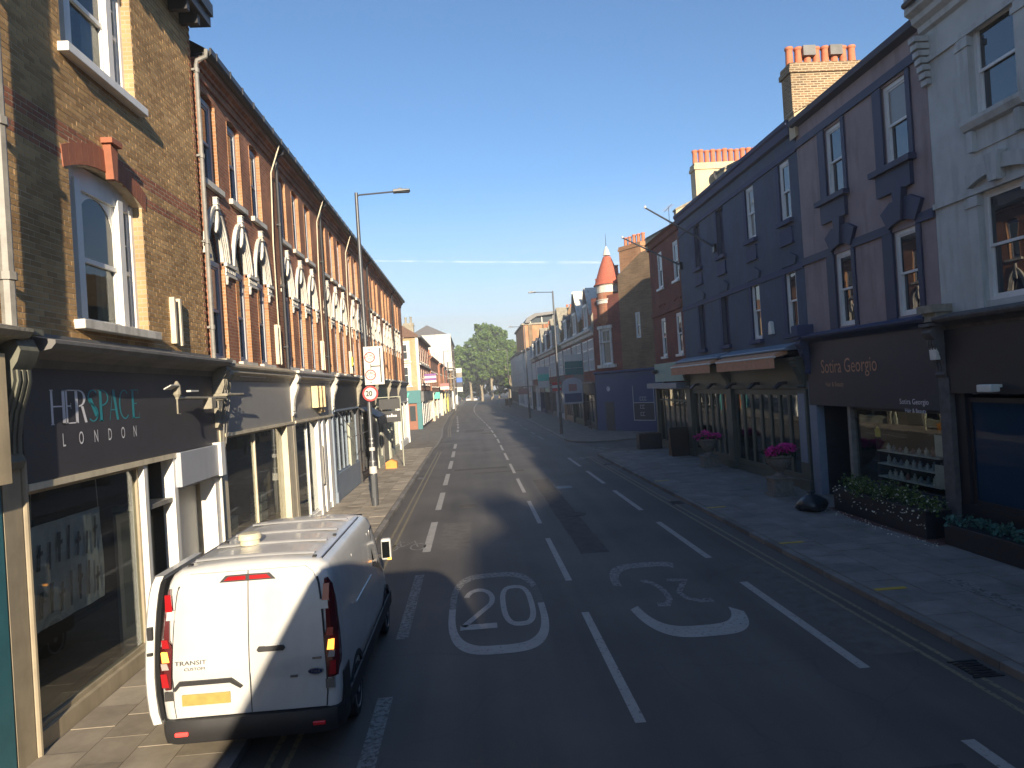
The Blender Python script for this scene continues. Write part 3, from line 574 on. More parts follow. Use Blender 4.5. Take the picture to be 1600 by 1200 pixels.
def pipe(par, F, s, o, z0, z1, r=0.045, mat='pipe_grey', name='drainpipe', swan=True):
    b = MB(F); path = [(s, o, z0), (s, o, z1)]
    if swan: path += [(s, o+.02, z1+.1), (s+.06, o+.18, z1+.2), (s+.06, o+.2, z1+.35)]
    b.tube(path, r, 8)
    z = z0+0.6
    while z < z1: b.lathe((s, o), [(r*1.35, z), (r*1.35, z+.09)], 8).box(s-.09, s+.09, o-.07, o, z+.02, z+.06); z += 1.75
    return b.build(name, mat, par, smooth=40)
# ------------------------------------------------------------------ yellow stock brick house with the charcoal shop
A0, A1, AT = 8.35, 14.75, 12.3
ra = root('corner_shop_house', FL(11.5, 0, 0), 'yellow stock brick house over the charcoal shop fascia with white and teal lettering', 'building')
W1 = (9.98, 12.14, 5.28, 7.62); W2 = (9.98, 12.14, 9.05, 11.35)
arcA = seg_pts(W1[0], W1[1], 7.36, 0.26)
opsA = [(W1[0], W1[1], W1[2], 7.62, arcA), W2]
b = MB(FL); wall(b, A0, A1, 4.7, AT, opsA, 0.30, -0.0015); mass(b, A0, A1, 4.7, AT, 8, -0.0015); b.box(A0, A0+.3, -.5, -.02, 0, 4.7).box(A1-.3, A1, -.5, -.02, 0, 4.7)
wa = b.build('wall', 'mortar', ra)
# reveals in brick over the mortar skin
for (x0, x1, lo, hi) in ((W1[0], W1[1], W1[2], 7.36), (W2[0], W2[1], W2[2], W2[3])):
    for x, sg in ((x0, 1), (x1, -1)): MB(FL).box(x-.005, x+.005, -0.29, 0.001, lo, hi).build('reveal', 'pale_brick', ra)
def overl(z, s0, s1):
    """clip a brick against both window openings and the red dressings"""
    segs = [(s0, s1)]
    blocks = []
    if W1[2]-0.02 < z < 7.36: blocks.append((W1[0], W1[1]))
    if 7.36 <= z < 7.95:
        c_ = (W1[0]+W1[1])/2; hw = (W1[1]-W1[0])/2+.15; t = hw if z < 7.6 else hw*math.sqrt(max(0, 1-(z-7.6)/.31)); blocks.append((c_-t, c_+t))
    if W2[2]-.02 < z < W2[3]: blocks.append((W2[0], W2[1]))
    if W2[3] <= z < W2[3]+.26: blocks.append((W2[0]-.1, W2[1]+.1))
    for a, c in blocks:
        ns = []
        for p, q in segs:
            if c <= p or a >= q: ns.append((p, q))
            else:
                if a-p > 0.03: ns.append((p, a))
                if q-c > 0.03: ns.append((c, q))
        segs = ns
    return segs
bricks = []
rows = int((AT-4.7)/0.075)
for r_ in range(rows):
    zc = math.ceil(4.7/0.075)*0.075+r_*0.075; s_ = math.floor((A0-5.3)/0.225)*0.225+5.3-(0 if round(zc/0.075) % 2 else 0.1125)-0.225
    while s_ < A1:
        for p, q in overl(zc+.037, max(s_+.007, A0), min(s_+.218, A1)):
            if q-p > .03: bricks.append((p, q, zc+.006, zc+.069))
        s_ += 0.225
redrow = lambda z: any(abs(z-h) < .05 for h in (7.46, 7.53, 7.78, 7.85))
stk = MB(FL); red = MB(FL); singles = []
for q in bricks:
    pr = random.uniform(0.0010, 0.0032)
    if redrow(q[2]): red.box(q[0], q[1], -0.015, pr, q[2], q[3]); continue
    if q[1]-q[0] > .2 and 9.0 < q[0] < 9.96 and 5.6 < q[2] < 12 and len(singles) < 299: singles.append((q, pr)); continue
    i = len(stk.v); j = lambda: random.uniform(-.002, .002)
    stk.box(q[0]+j(), q[1]+j(), -0.015, pr, q[2]+j()*.6, q[3]+j()*.6)
stk.build('brickwork', 'stock_brick', wa, kind='stuff'); red.build('red_brick_band', 'red_brick', wa, kind='stuff')
bm0 = None
for q, pr in singles:
    if bm0 is None:
        o = MB(frame(0, 0, 0, 1, 1, 0)).box(0, .212, 0, .02, 0, .065).build('brick', 'stock_brick'); bm0 = o
    else: o = bm0.copy(); COL.objects.link(o)
    o.parent = wa; o.location = Vector(FL(q[0], pr-.02, q[2]))-ORG[ra.name]
# red arch with keystone over the lower window, flat red head over the upper
n = 15
ii = seg_pts(W1[0]-.13, W1[1]+.13, 7.33, 0.28, n*2); oo_ = seg_pts(W1[0]-.16, W1[1]+.16, 7.62, 0.31, n*2)
for k in range(0, n*2, 2):
    sh = .006 if k else 0
    MB(FL).strip([(ii[k][0]+sh, ii[k][1]), ii[k+1], ii[k+2]], [(oo_[k][0]+sh, oo_[k][1]), oo_[k+1], oo_[k+2]], -0.03, 0.012).build('arch_brick', 'red_arch', wa)
MB(FL).prof_o([(11.0, 7.50), (11.12, 7.50), (11.17, 8.02), (10.95, 8.02)], 0.0, 0.12).box(10.9, 11.22, 0, .17, 8.02, 8.1).build('keystone', 'red_arch', ra)
for k in range(18): 
    x = W2[0]-.1+k*(W2[1]-W2[0]+.2)/18; MB(FL).box(x+.004, x+.122, -.03, .006, W2[3]+.004, W2[3]+.255).build('arch_brick', 'red_arch', wa)
# tripartite windows
def tri(par, F, s0, s1, z0, z1, o, arched):
    b = MB(F); g = 0.46
    xs_ = [s0, s0+g, s1-g, s1]
    for x in (s0, s1-.09): b.box(x, x+.09, o-.12, o+.02, z0, z1)
    for x in xs_[1:3]: b.box(x-.08, x+.08, o-.12, o+.04, z0, z1)
    b.box(s0+.09, s1-.09, o-.12, o, z0, z0+.09)
    zt = z1-.12 if not arched else z1-.02
    b.box(s0+.09, s1-.09, o-.12, o-.002, zt-.1, z1+(.22 if arched else 0))
    zm = z0+(z1-z0)*.46
    for a, c, nb in ((s0+.09, xs_[1]-.08, 1), (xs_[1]+.08, xs_[2]-.08, 0), (xs_[2]+.08, s1-.09, 1)):
        b.box(a, c, o-.09, o-.03, zm-.035, zm+.035).box(a, a+.04, o-.1, o-.04, z0+.09, zt-.1).box(c-.04, c, o-.1, o-.04, z0+.09, zt-.1)
        if nb:
            x = (a+c)/2; b.box(x-.012, x+.012, o-.07, o-.045, zm, zt-.1); b.box(a, c, o-.07, o-.047, zm+.45, zm+.47)
        elif arched:
            P = arc_pts(a+.03, c-.03, zt-.62, .5, 14)
            b.strip(P, [(p[0], zt-.1) for p in P], o-.08, o-.045)
    w_ = b.build('window', 'white_wood', par)
    for a, c in ((s0+.09, xs_[1]-.08), (xs_[1]+.08, xs_[2]-.08), (xs_[2]+.08, s1-.09)):
        MB(F).box(a+.02, c-.02, o-.066, o-.06, zm, zt-.05).build('pane', 'mid_glass' if arched else 'mid_glass', w_); MB(F).box(a+.02, c-.02, o-.086, o-.08, z0+.05, zm).build('pane', 'window_glass', w_)
    cu = MB(F)
    for a, c in ((xs_[2]-.42, xs_[2]-.1), (xs_[2]+.1, s1-.12), (s0+.1, s0+.35)):
        P = [(a+(c-a)*i/16, o-.2+.02*math.sin(i*1.9)) for i in range(17)]
        for p, q in zip(P[:-1], P[1:]): cu.quad((*p, z0+.03), (*q, z0+.03), (*q, z1-.1), (*p, z1-.1))
    cu.build('curtain', 'curtain', w_)
    MB(F).quad((s0, o-.9, z0-.2), (s1, o-.9, z0-.2), (s1, o-.9, z1+.3), (s0, o-.9, z1+.3)).build('room_wall', 'interior_pale', w_)
tri(ra, FL, W1[0], W1[1], W1[2], 7.36, -0.17, True); tri(ra, FL, W2[0], W2[1], W2[2], W2[3], -0.17, False)
for z, m in ((W1[2], 'white_stucco'), (W2[2], 'white_wood')):
    MB(FL).box(W1[0]-.09, W1[1]+.13, -.1, .15, z-.13, z).build('sill', m, ra, bevel=.01)
MB(FL).box(13.0, 13.07, 0, .09, 5.15, 5.98).build('sign_batten', 'cream_wood', ra); MB(FL).box(13.25, 13.32, 0, .09, 5.12, 5.98).build('sign_batten', 'cream_wood', ra)
b = MB(FL).box(A0-.1, A1+.1, .0, .42, 11.75, 11.95).box(A0-.1, A1+.1, .3, .48, 11.95, 12.2).box(A0-.1, A1+.1, -.4, .3, 11.95, 12.05)
for k in range(12): b.box(A0+.2+k*.52, A0+.32+k*.52, 0, .36, 11.55, 11.75)
b.build('eaves_gutter', 'gutter_black', ra)
MB(FL).quad((A0-.1,.4,12.15), (A1+.1,.4,12.15), (A1+.1,-4,14.9), (A0-.1,-4,14.9)).quad((A0-.1,-8,12.15), (A1+.1,-8,12.15), (A1+.1,-4,14.9), (A0-.1,-4,14.9)).build('roof', 'slate', ra)
MB(FL).box(A1-.28, A1+.02, -3, .12, 12.05, 13.2).build('parapet', 'stock_wall', ra)
pipe(ra, FL, A1+.05, .09, 4.95, 10.95)
b = MB(FL); [b.box(A1-.12, A1+.02, -.01, .007, 4.95+k*.152, 5.02+k*.152) for k in range(46)]; b.build('quoin', 'red_brick', ra, kind='stuff')
# shop front
cornice(ra, FL, A0+.2, A1-.12, 4.88, .05, .45)
MB(FL).box(A0+.1, A1, .0, .05, 4.62, 5.02).build('flashing', 'lead', ra)
MB(FL).box(A0+.16, A1-.1, -.1, .10, 3.22, 4.60).build('fascia', 'fascia_charcoal', ra, bevel=.008)
MB(FL).box(A0+.16, A1-.1, -.1, .13, 3.14, 3.22).build('fascia_rail', 'cream_wood', ra)
console(ra, FL, A0-.12, 3.42, 4.92, .08, .34, 'console_shaded', .28); console(ra, FL, A1-.02, 3.55, 4.86, .08, .24, 'stone', .28)
MB(FL).box(A0-.26, A0+.06, -.1, .10, PZ, 3.42).build('pilaster', 'gold_wood', ra); MB(FL).tube([(A0+.12, .09, PZ), (A0+.12, .09, 3.5)], .045, 10).build('pilaster_roll', 'gold_wood', ra)
MB(FL).box(A1-.1, A1+.12, -.1, .08, PZ, 3.55).build('pilaster', 'cream_wood', ra)
glazing(ra, FL, A0+.18, 11.45, .32, 3.14, 0.0, [], 'gold_wood', transom=None); MB(FL).box(A0+.18, 11.45, -.2, .06, PZ, .32).build('stall_riser', 'gold_wood', ra)
MB(FL).box(11.45, 11.56, -.12, .09, PZ, 3.14).build('pilaster_post', 'white_wood', ra); MB(FL).box(11.62, 11.68, -.12, .05, PZ, 3.14).build('pilaster_post', 'cream_wood', ra)
d_ = MB(FL).box(11.70, 12.5, -.55, -.50, PZ, 2.35).build('door', 'fascia_grey', ra); MB(FL).box(11.82, 12.4, -.51, -.495, .5, 2.2).build('pane', 'shop_glass', d_); MB(FL).box(11.68, 12.55, -.55, .06, 2.4, 2.47).build('door_canopy', 'pipe_grey', ra)
b = MB(FL).box(12.52, 12.66, -.2, .1, PZ, 3.14).box(14.42, 14.62, -.2, .1, PZ, 3.14).box(12.66, 14.42, -.2, .02, 2.55, 3.14); b.build('door_surround', 'white_wood', ra)
MB(FL).box(12.60, 14.55, .02, .20, 2.62, 3.22).build('lightbox', 'grey_wood', ra, bevel=.01); MB(FL).box(14.4, 14.62, .1, .26, 2.6, 3.26).build('door_hood', 'white_wood', ra)
d_ = MB(FL).box(12.66, 14.42, -.34, -.28, PZ, 2.55).build('shutter', 'sign_white', ra)
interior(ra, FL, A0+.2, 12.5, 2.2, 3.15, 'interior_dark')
MB(FL).tube([(14.66, .12, PZ), (14.66, .12, 2.6), (14.6, .14, 2.9)], .03, 8).build('waste_pipe', 'white_wood', ra)
# lettering: HERSPACE drawn in thick and thin strokes
def herspace():
    h, z0_ = 0.62, 3.72; o_ = .104; th = .085; tn = .022
    def rect(m, a, c, lo, hi): m.quad((a, o_, lo), (c, o_, lo), (c, o_, hi), (a, o_, hi))
    def bow(m, c, rx, ry, a0, a1, w_thick, w_thin, n=18):
        P, Q = [], []
        for i in range(n+1):
            t = rad(a0+(a1-a0)*i/n); ww = w_thin+(w_thick-w_thin)*abs(math.cos(t))
            P.append((c[0]+rx*math.cos(t), c[1]+ry*math.sin(t))); Q.append((c[0]+(rx-ww)*math.cos(t), c[1]+(ry-min(ww, .03))*math.sin(t)))
        for i in range(n): m.quad((P[i][0], o_, P[i][1]), (P[i+1][0], o_, P[i+1][1]), (Q[i+1][0], o_, Q[i+1][1]), (Q[i][0], o_, Q[i][1]))
    def slant(m, x0, za, x1, zb, w_): m.quad((x0, o_, za), (x0+w_, o_, za), (x1+w_, o_, zb), (x1, o_, zb))
    FH = lambda s, o, z: FL(9.07+(s-9.30)*.675, o, 3.88+(z-3.72)*.71)
    t = z0_+h; x = 9.30; W = MB(FH)
    rect(W, x, x+.07, z0_, t); rect(W, x-.02, x+.09, z0_, z0_+.018); rect(W, x-.02, x+.09, t-.018, t); rect(W, x+.07, x+.36, z0_+.31, z0_+.335)           # H
    rect(W, x+.36, x+.46, z0_, t); rect(W, x+.48, x+.54, z0_, t); rect(W, x+.36, x+.80, t-.022, t); rect(W, x+.36, x+.86, z0_, z0_+.022); rect(W, x+.54, x+.66, z0_+.31, z0_+.335); rect(W, x+.645, x+.66, z0_+.27, z0_+.375)   # E
    rect(W, x+.80, x+.90, z0_, t); bow(W, (x+.92, z0_+.46), .26, .16, 90, -90, .09, .02); rect(W, x+.80, x+.95, t-.02, t); slant(W, x+1.0, z0_+.31, x+1.12, z0_, .09)        # R
    W.build('lettering', 'letter_white', ra)
    T = MB(FH); x += 1.24
    bow(T, (x+.22, z0_+.47), .20, .15, 40, 270, .05, .02); bow(T, (x+.20, z0_+.16), .20, .16, 90, -140, .05, .02); slant(T, x+.05, z0_+.46, x+.27, z0_+.1, .12)          # S
    rect(T, x+.46, x+.56, z0_, t); bow(T, (x+.56, z0_+.46), .27, .16, 90, -90, .05, .02); rect(T, x+.42, x+.6, t-.02, t); rect(T, x+.42, x+.6, z0_, z0_+.018)           # P
    slant(T, x+.84, z0_, x+1.02, t, .022); slant(T, x+1.14, z0_, x+1.0, t, .10); rect(T, x+.9, x+1.1, z0_+.2, z0_+.22)                                             # A
    bow(T, (x+1.52, z0_+.31), .25, .31, 50, 310, .06, .02)                                                                                                              # C
    rect(T, x+1.86, x+1.96, z0_, t); rect(T, x+1.83, x+2.18, t-.02, t); rect(T, x+1.83, x+2.2, z0_, z0_+.02); rect(T, x+1.96, x+2.1, z0_+.31, z0_+.33); rect(T, x+2.165, x+2.18, t-.1, t); rect(T, x+2.185, x+2.2, z0_, z0_+.1)   # E
    T.build('lettering', 'letter_teal', ra)
    b = MB(FL); V, Fc = {}, {}
herspace()
V_, F_ = TXT['LONDON']
for k, ch in enumerate('LONDON'):
    if ch not in TXT: TXT[ch] = textmesh(ch)
    text('lettering', ch, FL, 9.27+k*.375, 3.60, .103, .17, 'letter_white', ra, xs=.62, thick=.004)
# things in and on the shop
bn = root('banner', FL(9.9, -.12, 1.3), 'pale torn-looking banner with black brush lettering hung inside the charcoal shop window', 'banner')
b = MB(FL); nn = 14
gr = [[(8.62+1.9*i/nn, -.13+.012*math.sin(i*1.3+j), 1.38+1.28*j/6) for i in range(nn+1)] for j in range(7)]
for j in range(6):
    for i in range(nn): b.quad(gr[j][i], gr[j][i+1], gr[j+1][i+1], gr[j+1][i])
b.build('cloth', 'banner', bn)
b = MB(FL); rs = random.Random(3)
for lz in (2.1, 1.5):
    for k in range(8):
        x = 8.75+k*.215; zz = lz+rs.uniform(-.04, .04); hh = rs.uniform(.3, .46)
        b.loft([[(x+rs.uniform(-.03, .03), -.108, zz), (x+.05, -.108, zz), (x+.05, -.104, zz), (x, -.104, zz)], [(x+rs.uniform(0, .08), -.108, zz+hh), (x+.09, -.108, zz+hh), (x+.09, -.104, zz+hh), (x+.04, -.104, zz+hh)]])
        if k % 2: b.loft([[(x, -.108, zz+hh*.5), (x+.12, -.108, zz+hh*.6), (x+.12, -.104, zz+hh*.6), (x, -.104, zz+hh*.5)], [(x, -.108, zz+hh*.5+.05), (x+.12, -.108, zz+hh*.6+.05), (x+.12, -.104, zz+hh*.6+.05), (x, -.104, zz+hh*.5+.05)]])
b.build('lettering', 'banner_ink', bn)
MB(FL).tube([(8.9, -.12, 2.64), (8.94, -.12, 3.1)], .006, 5).tube([(10.45, -.12, 2.64), (10.42, -.12, 3.1)], .006, 5).build('cord', 'steel', bn)
cb = root('sign_bracket', FL(14.5, .3, 3.9), 'rusty projecting sign bracket with small lamps beside the charcoal fascia', 'bracket')
MB(FL).tube([(14.6, .1, 4.12), (14.55, .36, 4.13), (12.1, .40, 4.16)], .028, 8).tube([(14.6, .1, 4.2), (14.6, .36, 4.2), (15.5, .4, 4.2)], .03, 8).tube([(12.1, .40, 4.16), (12.1, .40, 3.9), (12.2, .40, 3.89)], .014, 6).build('arm', 'stone', cb)
MB(FL).lathe((12.12, .40), [(.02, 4.44), (.06, 4.36), (.065, 4.22), (.04, 4.18)], 10).build('lamp', 'stone', cb); MB(FL).box(13.5, 13.72, .3, .46, 3.94, 4.15).build('lamp_box', 'stone', cb, bevel=.01); MB(FL).box(13.85, 14.05, .3, .46, 3.95, 4.08).build('lamp_box', 'stone', cb)
MB(FL).prof_s([(.34, 4.3), (.46, 4.36), (.46, 4.38), (.34, 4.32)], 11.75, 12.05).build('shade', 'sign_white', cb); MB(FL).box(12.6, 12.95, .36, .44, 4.26, 4.29).build('shade', 'sign_white', cb)
MB(FL).tube([(14.72, .3, 4.3), (14.72, .2, 3.2)], .012, 5).tube([(14.8, .32, 4.3), (14.82, .22, 3.2)], .01, 5).tube([(14.9, .34, 4.25), (14.88, .2, 3.2)], .01, 5).build('cable', 'pipe_grey', cb)
# ------------------------------------------------------------------ neighbour at the very edge
rn = root('neighbour_house', FL(2, 0, 0), 'brown brick house with cream fascia and teal shop pillar next to the charcoal shop', 'building')
b = MB(FL); wall(b, -4, 8.32, 4.7, 12.4, [(0.5, 2.2, 5.3, 7.6), (0.5, 2.2, 9, 11), (4.6, 6.3, 5.3, 7.6), (4.6, 6.3, 9, 11)], .2); mass(b, -4, 8.32, 4.7, 12.4, 8); b.build('wall', 'stock_wall', rn)
for x in (.5, 4.6):
    for z0_, z1_ in ((5.3, 7.6), (9, 11)): sash(rn, FL, x, x+1.7, z0_, z1_)
MB(FL).box(-4, 7.95, -.1, .30, 3.3, 4.7).build('fascia', 'cream_render', rn); cornice(rn, FL, -4, 8.2, 4.98, .05, .42, 'stone')
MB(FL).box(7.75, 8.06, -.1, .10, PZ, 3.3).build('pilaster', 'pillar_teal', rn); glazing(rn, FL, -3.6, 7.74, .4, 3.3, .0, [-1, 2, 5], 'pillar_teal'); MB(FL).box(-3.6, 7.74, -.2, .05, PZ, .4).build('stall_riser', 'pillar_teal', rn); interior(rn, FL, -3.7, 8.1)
MB(FL).quad((-4,.4,12.3), (8.3,.4,12.3), (8.3,-4,15), (-4,-4,15)).quad((-4,-8,12.3), (8.3,-8,12.3), (8.3,-4,15), (-4,-4,15)).build('roof', 'slate', rn)
pipe(rn, FL, 8.28, .17, 4.95, 11.8, .075)
# ------------------------------------------------------------------ red brick terrace with white arches
TP = 5.86; T0 = 14.95
def terrace(k, label):
    a = T0+k*TP; e = a+TP+(1.2 if k == 6 else 0)
    r = root('terrace_house', FL((a+e)/2, 0, 0), label, 'building', 'red brick terraced houses with white arches')
    near = k < 3
    cs = [a+.60+1.64*i for i in range(3)]
    lo, hi = [], []
    for c in cs: lo.append((c-.46, c+.46, 4.95, 7.95, arc_pts(c-.46, c+.46, 7.12, .80, 12, True)))
    for c in cs: hi.append((c-.44, c+.44, 8.72, 10.66, seg_pts(c-.44, c+.44, 10.56, .10)))
    b = MB(FL); wall(b, a, e, 4.6, 11.2, lo+hi, .18); mass(b, a, e, 4.6, 11.2, 9); b.build('wall', 'red_brick', r)
    # reveals of the same red brick, their sunlit orange put into the colour
    for c in cs:
        for x in (c-.46, c+.46): MB(FL).box(x-.012, x+.012, -.175, .012, 4.97, 7.05).build('sunlit_reveal', 'orange_brick', r)
        for x in (c-.44, c+.44): MB(FL).box(x-.012, x+.012, -.175, .012, 8.74, 10.55).build('sunlit_reveal', 'orange_brick', r)
    fm = 'grey_wood'
    for c in cs:
        sash(r, FL, c-.445, c+.445, 4.97, 7.10, -.09, mat=fm, box=.11); sash(r, FL, c-.425, c+.425, 8.74, 10.58, -.09, mat=fm, box=.11)
        MB(FL).prof_o(arc_pts(c-.45, c+.45, 7.10, .78, 10, True), -.14, -.13).build('arch_light', 'dark_glass', r)
        MB(FL).box(c-.56, c+.56, -.08, .09, 8.60, 8.72).build('sill', 'white_stucco', r); MB(FL).box(c-.56, c+.56, -.08, .10, 4.85, 4.97).build('sill', 'white_stucco', r)
        # white moulded hood: three stepped pointed bands
        h = MB(FL)
        for wi, wo, d in ((.44, .52, .02), (.52, .58, .04), (.58, .65, .06), (.65, .71, .085)):
            P = arc_pts(c-wi, c+wi, 7.14, .78+(wi-.44)*1.25, 14, True); Q = arc_pts(c-wo, c+wo, 7.14, .78+(wo-.44)*1.25, 14, True)
            h.strip(P, Q, -.1 if wi < .5 else -.02, d)
        h.build('arch_hood', 'white_stucco', r, smooth=35)
        kf = MB(FL).prof_s([(.0, 7.74), (.04, 7.68), (.08, 7.76), (.11, 7.95), (.11, 8.14), (.0, 8.2)], c-.04, c+.04).box(c-.08, c+.08, .0, .13, 8.18, 8.22).box(c-.065, c+.065, .0, .115, 8.22, 8.28).box(c-.08, c+.08, .0, .13, 8.28, 8.32).box(c-.06, c+.06, .0, .11, 8.32, 8.42).box(c-.075, c+.075, .0, .125, 8.42, 8.45)
        kf.build('finial', 'white_stucco', r, bevel=.012 if near else 0)
    ends = [(a+.02, cs[0]-.46)]+[(cs[i]+.46, cs[i+1]-.46) for i in range(2)]+[(cs[2]+.46, min(e-.3, cs[2]+.9))]
    for p, q in ends:
        m = MB(FL).box(p+.0, q-.0, -.05, .075, 7.06, 7.14).box(p+.03, q-.03, -.05, .03, 6.90, 7.06).box(p, q, -.05, .05, 6.85, 6.90)
        if near:
            n = int((q-p)/.11)
            for j in range(n): m.box(p+.04+j*.11, p+.09+j*.11, .03, .045, 6.94, 7.02)
        m.build('impost_band', 'white_stucco', r)
        for x in ((q-.09) if p < cs[0] else p+.09,): MB(FL).lathe((x, .01), [(.03, 6.66), (.045, 6.72), (.04, 6.77), (.065, 6.85)], 8).build('capital', 'white_stucco', r)
    MB(FL).prof_s([(0, 10.82), (.05, 10.82), (.05, 10.98), (.1, 10.98), (.1, 11.06), (.2, 11.1), (.2, 11.2), (0, 11.2)], a, e).build('brick_cornice', 'red_brick', r)
    g = MB(FL).prof_s([(.02, 11.2), (.3, 11.2), (.36, 11.26), (.36, 11.38), (.32, 11.38), (.32, 11.3), (.02, 11.3)], a, e)
    for j in range(7): g.box(a+.3+j*.85, a+.36+j*.85, .3, .375, 11.24, 11.4)
    g.build('gutter', 'gutter_black', r)
    MB(FL).quad((a,.3,11.34), (e,.3,11.34), (e,-4.5,14.2), (a,-4.5,14.2)).quad((a,-9,11.34), (e,-9,11.34), (e,-4.5,14.2), (a,-4.5,14.2)).build('roof', 'slate', r)
    chimney(r, FL, e-.35, e+.35, -1.9, -.9, 11.2, 13.15, 0, 'stock_wall' if k < 2 else 'red_brick')
    if k in (1, 3, 5, 0): pipe(r, FL, e-.12, .08, 4.9, 10.9, .05, 'gutter_black')
    if k < 3:
        b = MB(FL).tube([(e-.75, .05, 5.0), (e-.8, .05, 8.4), (e-.62, .06, 10.4), (e-.5, .3, 11.2)], .02, 5); b.build('cable', 'cream_wood', r)
    if k < 4:
        for x in (cs[2]+.95, cs[2]+1.2): MB(FL).box(x, x+.05, 0, .09, 5.02, 6.1-.05*k).build('sign_batten', 'cream_wood', r)
    MB(FL).box(a, e, .0, .06, 4.62, 4.9).build('flashing', 'lead', r)
    cornice(r, FL, a+.1, e-.02, 4.82, .06, .24, ('gold_wood', 'fascia_grey', 'fascia_black', 'fascia_black', 'dark_green', 'fascia_black', 'lead')[k])
    return r, a, e
labels = ['red brick house with white arches over the blank grey shop fascia', 'red brick house with white arches over the grey shop with three upright gilt letters',
 'red brick house with white arches over the black shop just behind the near lamp post', 'red brick house with white arches over the shop with a folded dark awning',
 'red brick house with white arches over the dark green shop with hanging sign', 'red brick house with white arches, sixth from the yellow brick house', 'red brick house with white arches at the far end of its terrace']
HS = [terrace(k, labels[k]) for k in range(7)]
def front(r, a, e, fm, pm, wm, fz=(3.4, 4.55), o=.08, posts=(), glass='shop_glass', inner='interior_dark', riser=.45, con='stone', rm=None, consz=None):
    MB(FL).box(a+.2, e-.05, -.1, o, fz[0], fz[1]).build('fascia', fm, r, bevel=.006)
    MB(FL).box(a+.2, e-.05, -.1, o+.05, fz[0]-.07, fz[0]).box(a+.2, e-.05, -.08, o+.04, fz[1], fz[1]+.05).build('fascia_rail', pm, r)
    console(r, FL, a+.06, 3.55, 4.78, .06, .26, con, .26)
    MB(FL).box(a-.08, a+.2, -.1, .10, PZ, 3.55).box(a-.12, a+.24, -.1, .14, PZ, .5).build('pilaster', pm, r)
    glazing(r, FL, a+.22, e-.1, riser, fz[0]-.07, -.02, list(posts), wm, glass); MB(FL).box(a+.22, e-.1, -.15, .04, PZ, riser).build('stall_riser', rm or wm, r)
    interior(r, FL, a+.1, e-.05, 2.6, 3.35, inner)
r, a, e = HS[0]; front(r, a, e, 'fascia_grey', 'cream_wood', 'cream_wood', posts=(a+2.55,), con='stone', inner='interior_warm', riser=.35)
MB(FL).box(a+1.2, a+3.2, .10, .16, 4.6, 4.68).build('strip_light', 'sign_white', r)
MB(FL).box(e-.75, e-.12, -.14, .1, PZ, 3.33).box(e-.8, e-.1, -.14, .13, PZ, .4).build('pilaster_post', 'cream_wood', r)
rs = random.Random(5)
for j in range(5):
    z = .5+.17*j; MB(FL).box(a+2.0+rs.uniform(-.05, .05), a+2.5, -.9, -.5, z, z+.15).build('stacked_box', 'curtain', r)
for j in range(4): MB(FL).box(a+4.4+rs.uniform(-.05, .05), a+4.9, -.8, -.5, .6+.25*j, .8+.25*j).build('stacked_box', 'interior_pale', r)
r, a, e = HS[1]; front(r, a, e, 'fascia_grey', 'cream_wood', 'white_wood', posts=(a+2.1,), con='white_stucco', riser=.3, glass='shop_glass')
for x, w_ in ((a+3.3, .3), (a+4.05, .35), (a+5.0, .5)): MB(FL).box(x, x+w_, -.2, .08, PZ, 3.33).build('door_post', 'white_wood', r)
MB(FL).box(a+3.65, a+3.75, .0, .12, 1.1, 2.4).build('door_pull', 'pipe_grey', r)
for j, x in enumerate((a+2.55, a+3.12, a+3.66)):         # three tall gilt letters standing off the board
    m = MB(FL).box(x, x+.15, .10, .3, 3.72, 4.42)
    if j < 2: m.box(x+.15, x+.42, .1, .26, 4.3, 4.42).box(x+.15, x+.42, .1, .26, 4.02, 4.12).box(x+.30, x+.42, .1, .26, 4.12, 4.3)
    if j == 0: m.box(x+.2, x+.42, .1, .26, 3.72, 3.82)
    m.build('lettering', 'letter_gold', r)
b = MB(FL)
for j in range(7): b.box(a+3.3+j*.11, a+3.38+j*.11, .1, .2, 3.52+.1*math.sin(j*.5), 3.60+.12*math.sin(j*.5))
b.build('emblem', 'letter_gold', r)
r, a, e = HS[2]; front(r, a, e, 'fascia_black', 'blue_grey_wood', 'blue_grey_wood', fz=(3.55, 4.6), posts=(a+.7, a+1.5, a+2.4, a+3.2, a+4.2), con='white_stucco', riser=1.1, inner='interior_warm', rm='blue_grey_wood')
MB(FL).box(a+3.7, a+4.7, -.06, .03, PZ, 2.9).build('door', 'post_sage', r)
MB(FL).tube([(a+.8, .1, 3.45), (a+1.6, .5, 2.7)], .02, 6).tube([(a+.7, .6, 2.45), (a+5.2, .6, 2.45)], .015, 6).build('awning_arm', 'steel', r)
r, a, e = HS[3]; front(r, a, e, 'fascia_black', 'fascia_black', 'fascia_black', fz=(3.5, 4.6), posts=(a+1.5, a+3.0, a+4.4), riser=.4, con='stone')
MB(FL).prof_s([(.1, 3.5), (.9, 3.0), (.95, 2.6), (.9, 2.6), (.85, 2.9), (.1, 3.4)], a+.4, a+3.4).build('awning', 'fascia_black', r); MB(FL).tube([(a+.5, .1, 3.4), (a+.5, .95, 2.9)], .03, 6).build('awning_arm', 'steel', r)
MB(FL).box(a+3.4, a+5.3, -.3, .12, PZ, 3.3).build('shutter_door', 'iron_black', r)
r, a, e = HS[4]; front(r, a, e, 'dark_green', 'post_sage', 'post_sage', posts=(a+1.0, a+2.5), riser=.5, glass='shop_glass')
MB(FL).box(a+2.6, a+4.9, -.08, .06, PZ, 3.2).build('roller_shutter', 'lead', r)
b = MB(FL); [b.box(a+2.65, a+4.85, .06, .075, .2+j*.1, .26+j*.1) for j in range(30)]; b.build('shutter_slats', 'stone', r, kind='stuff')
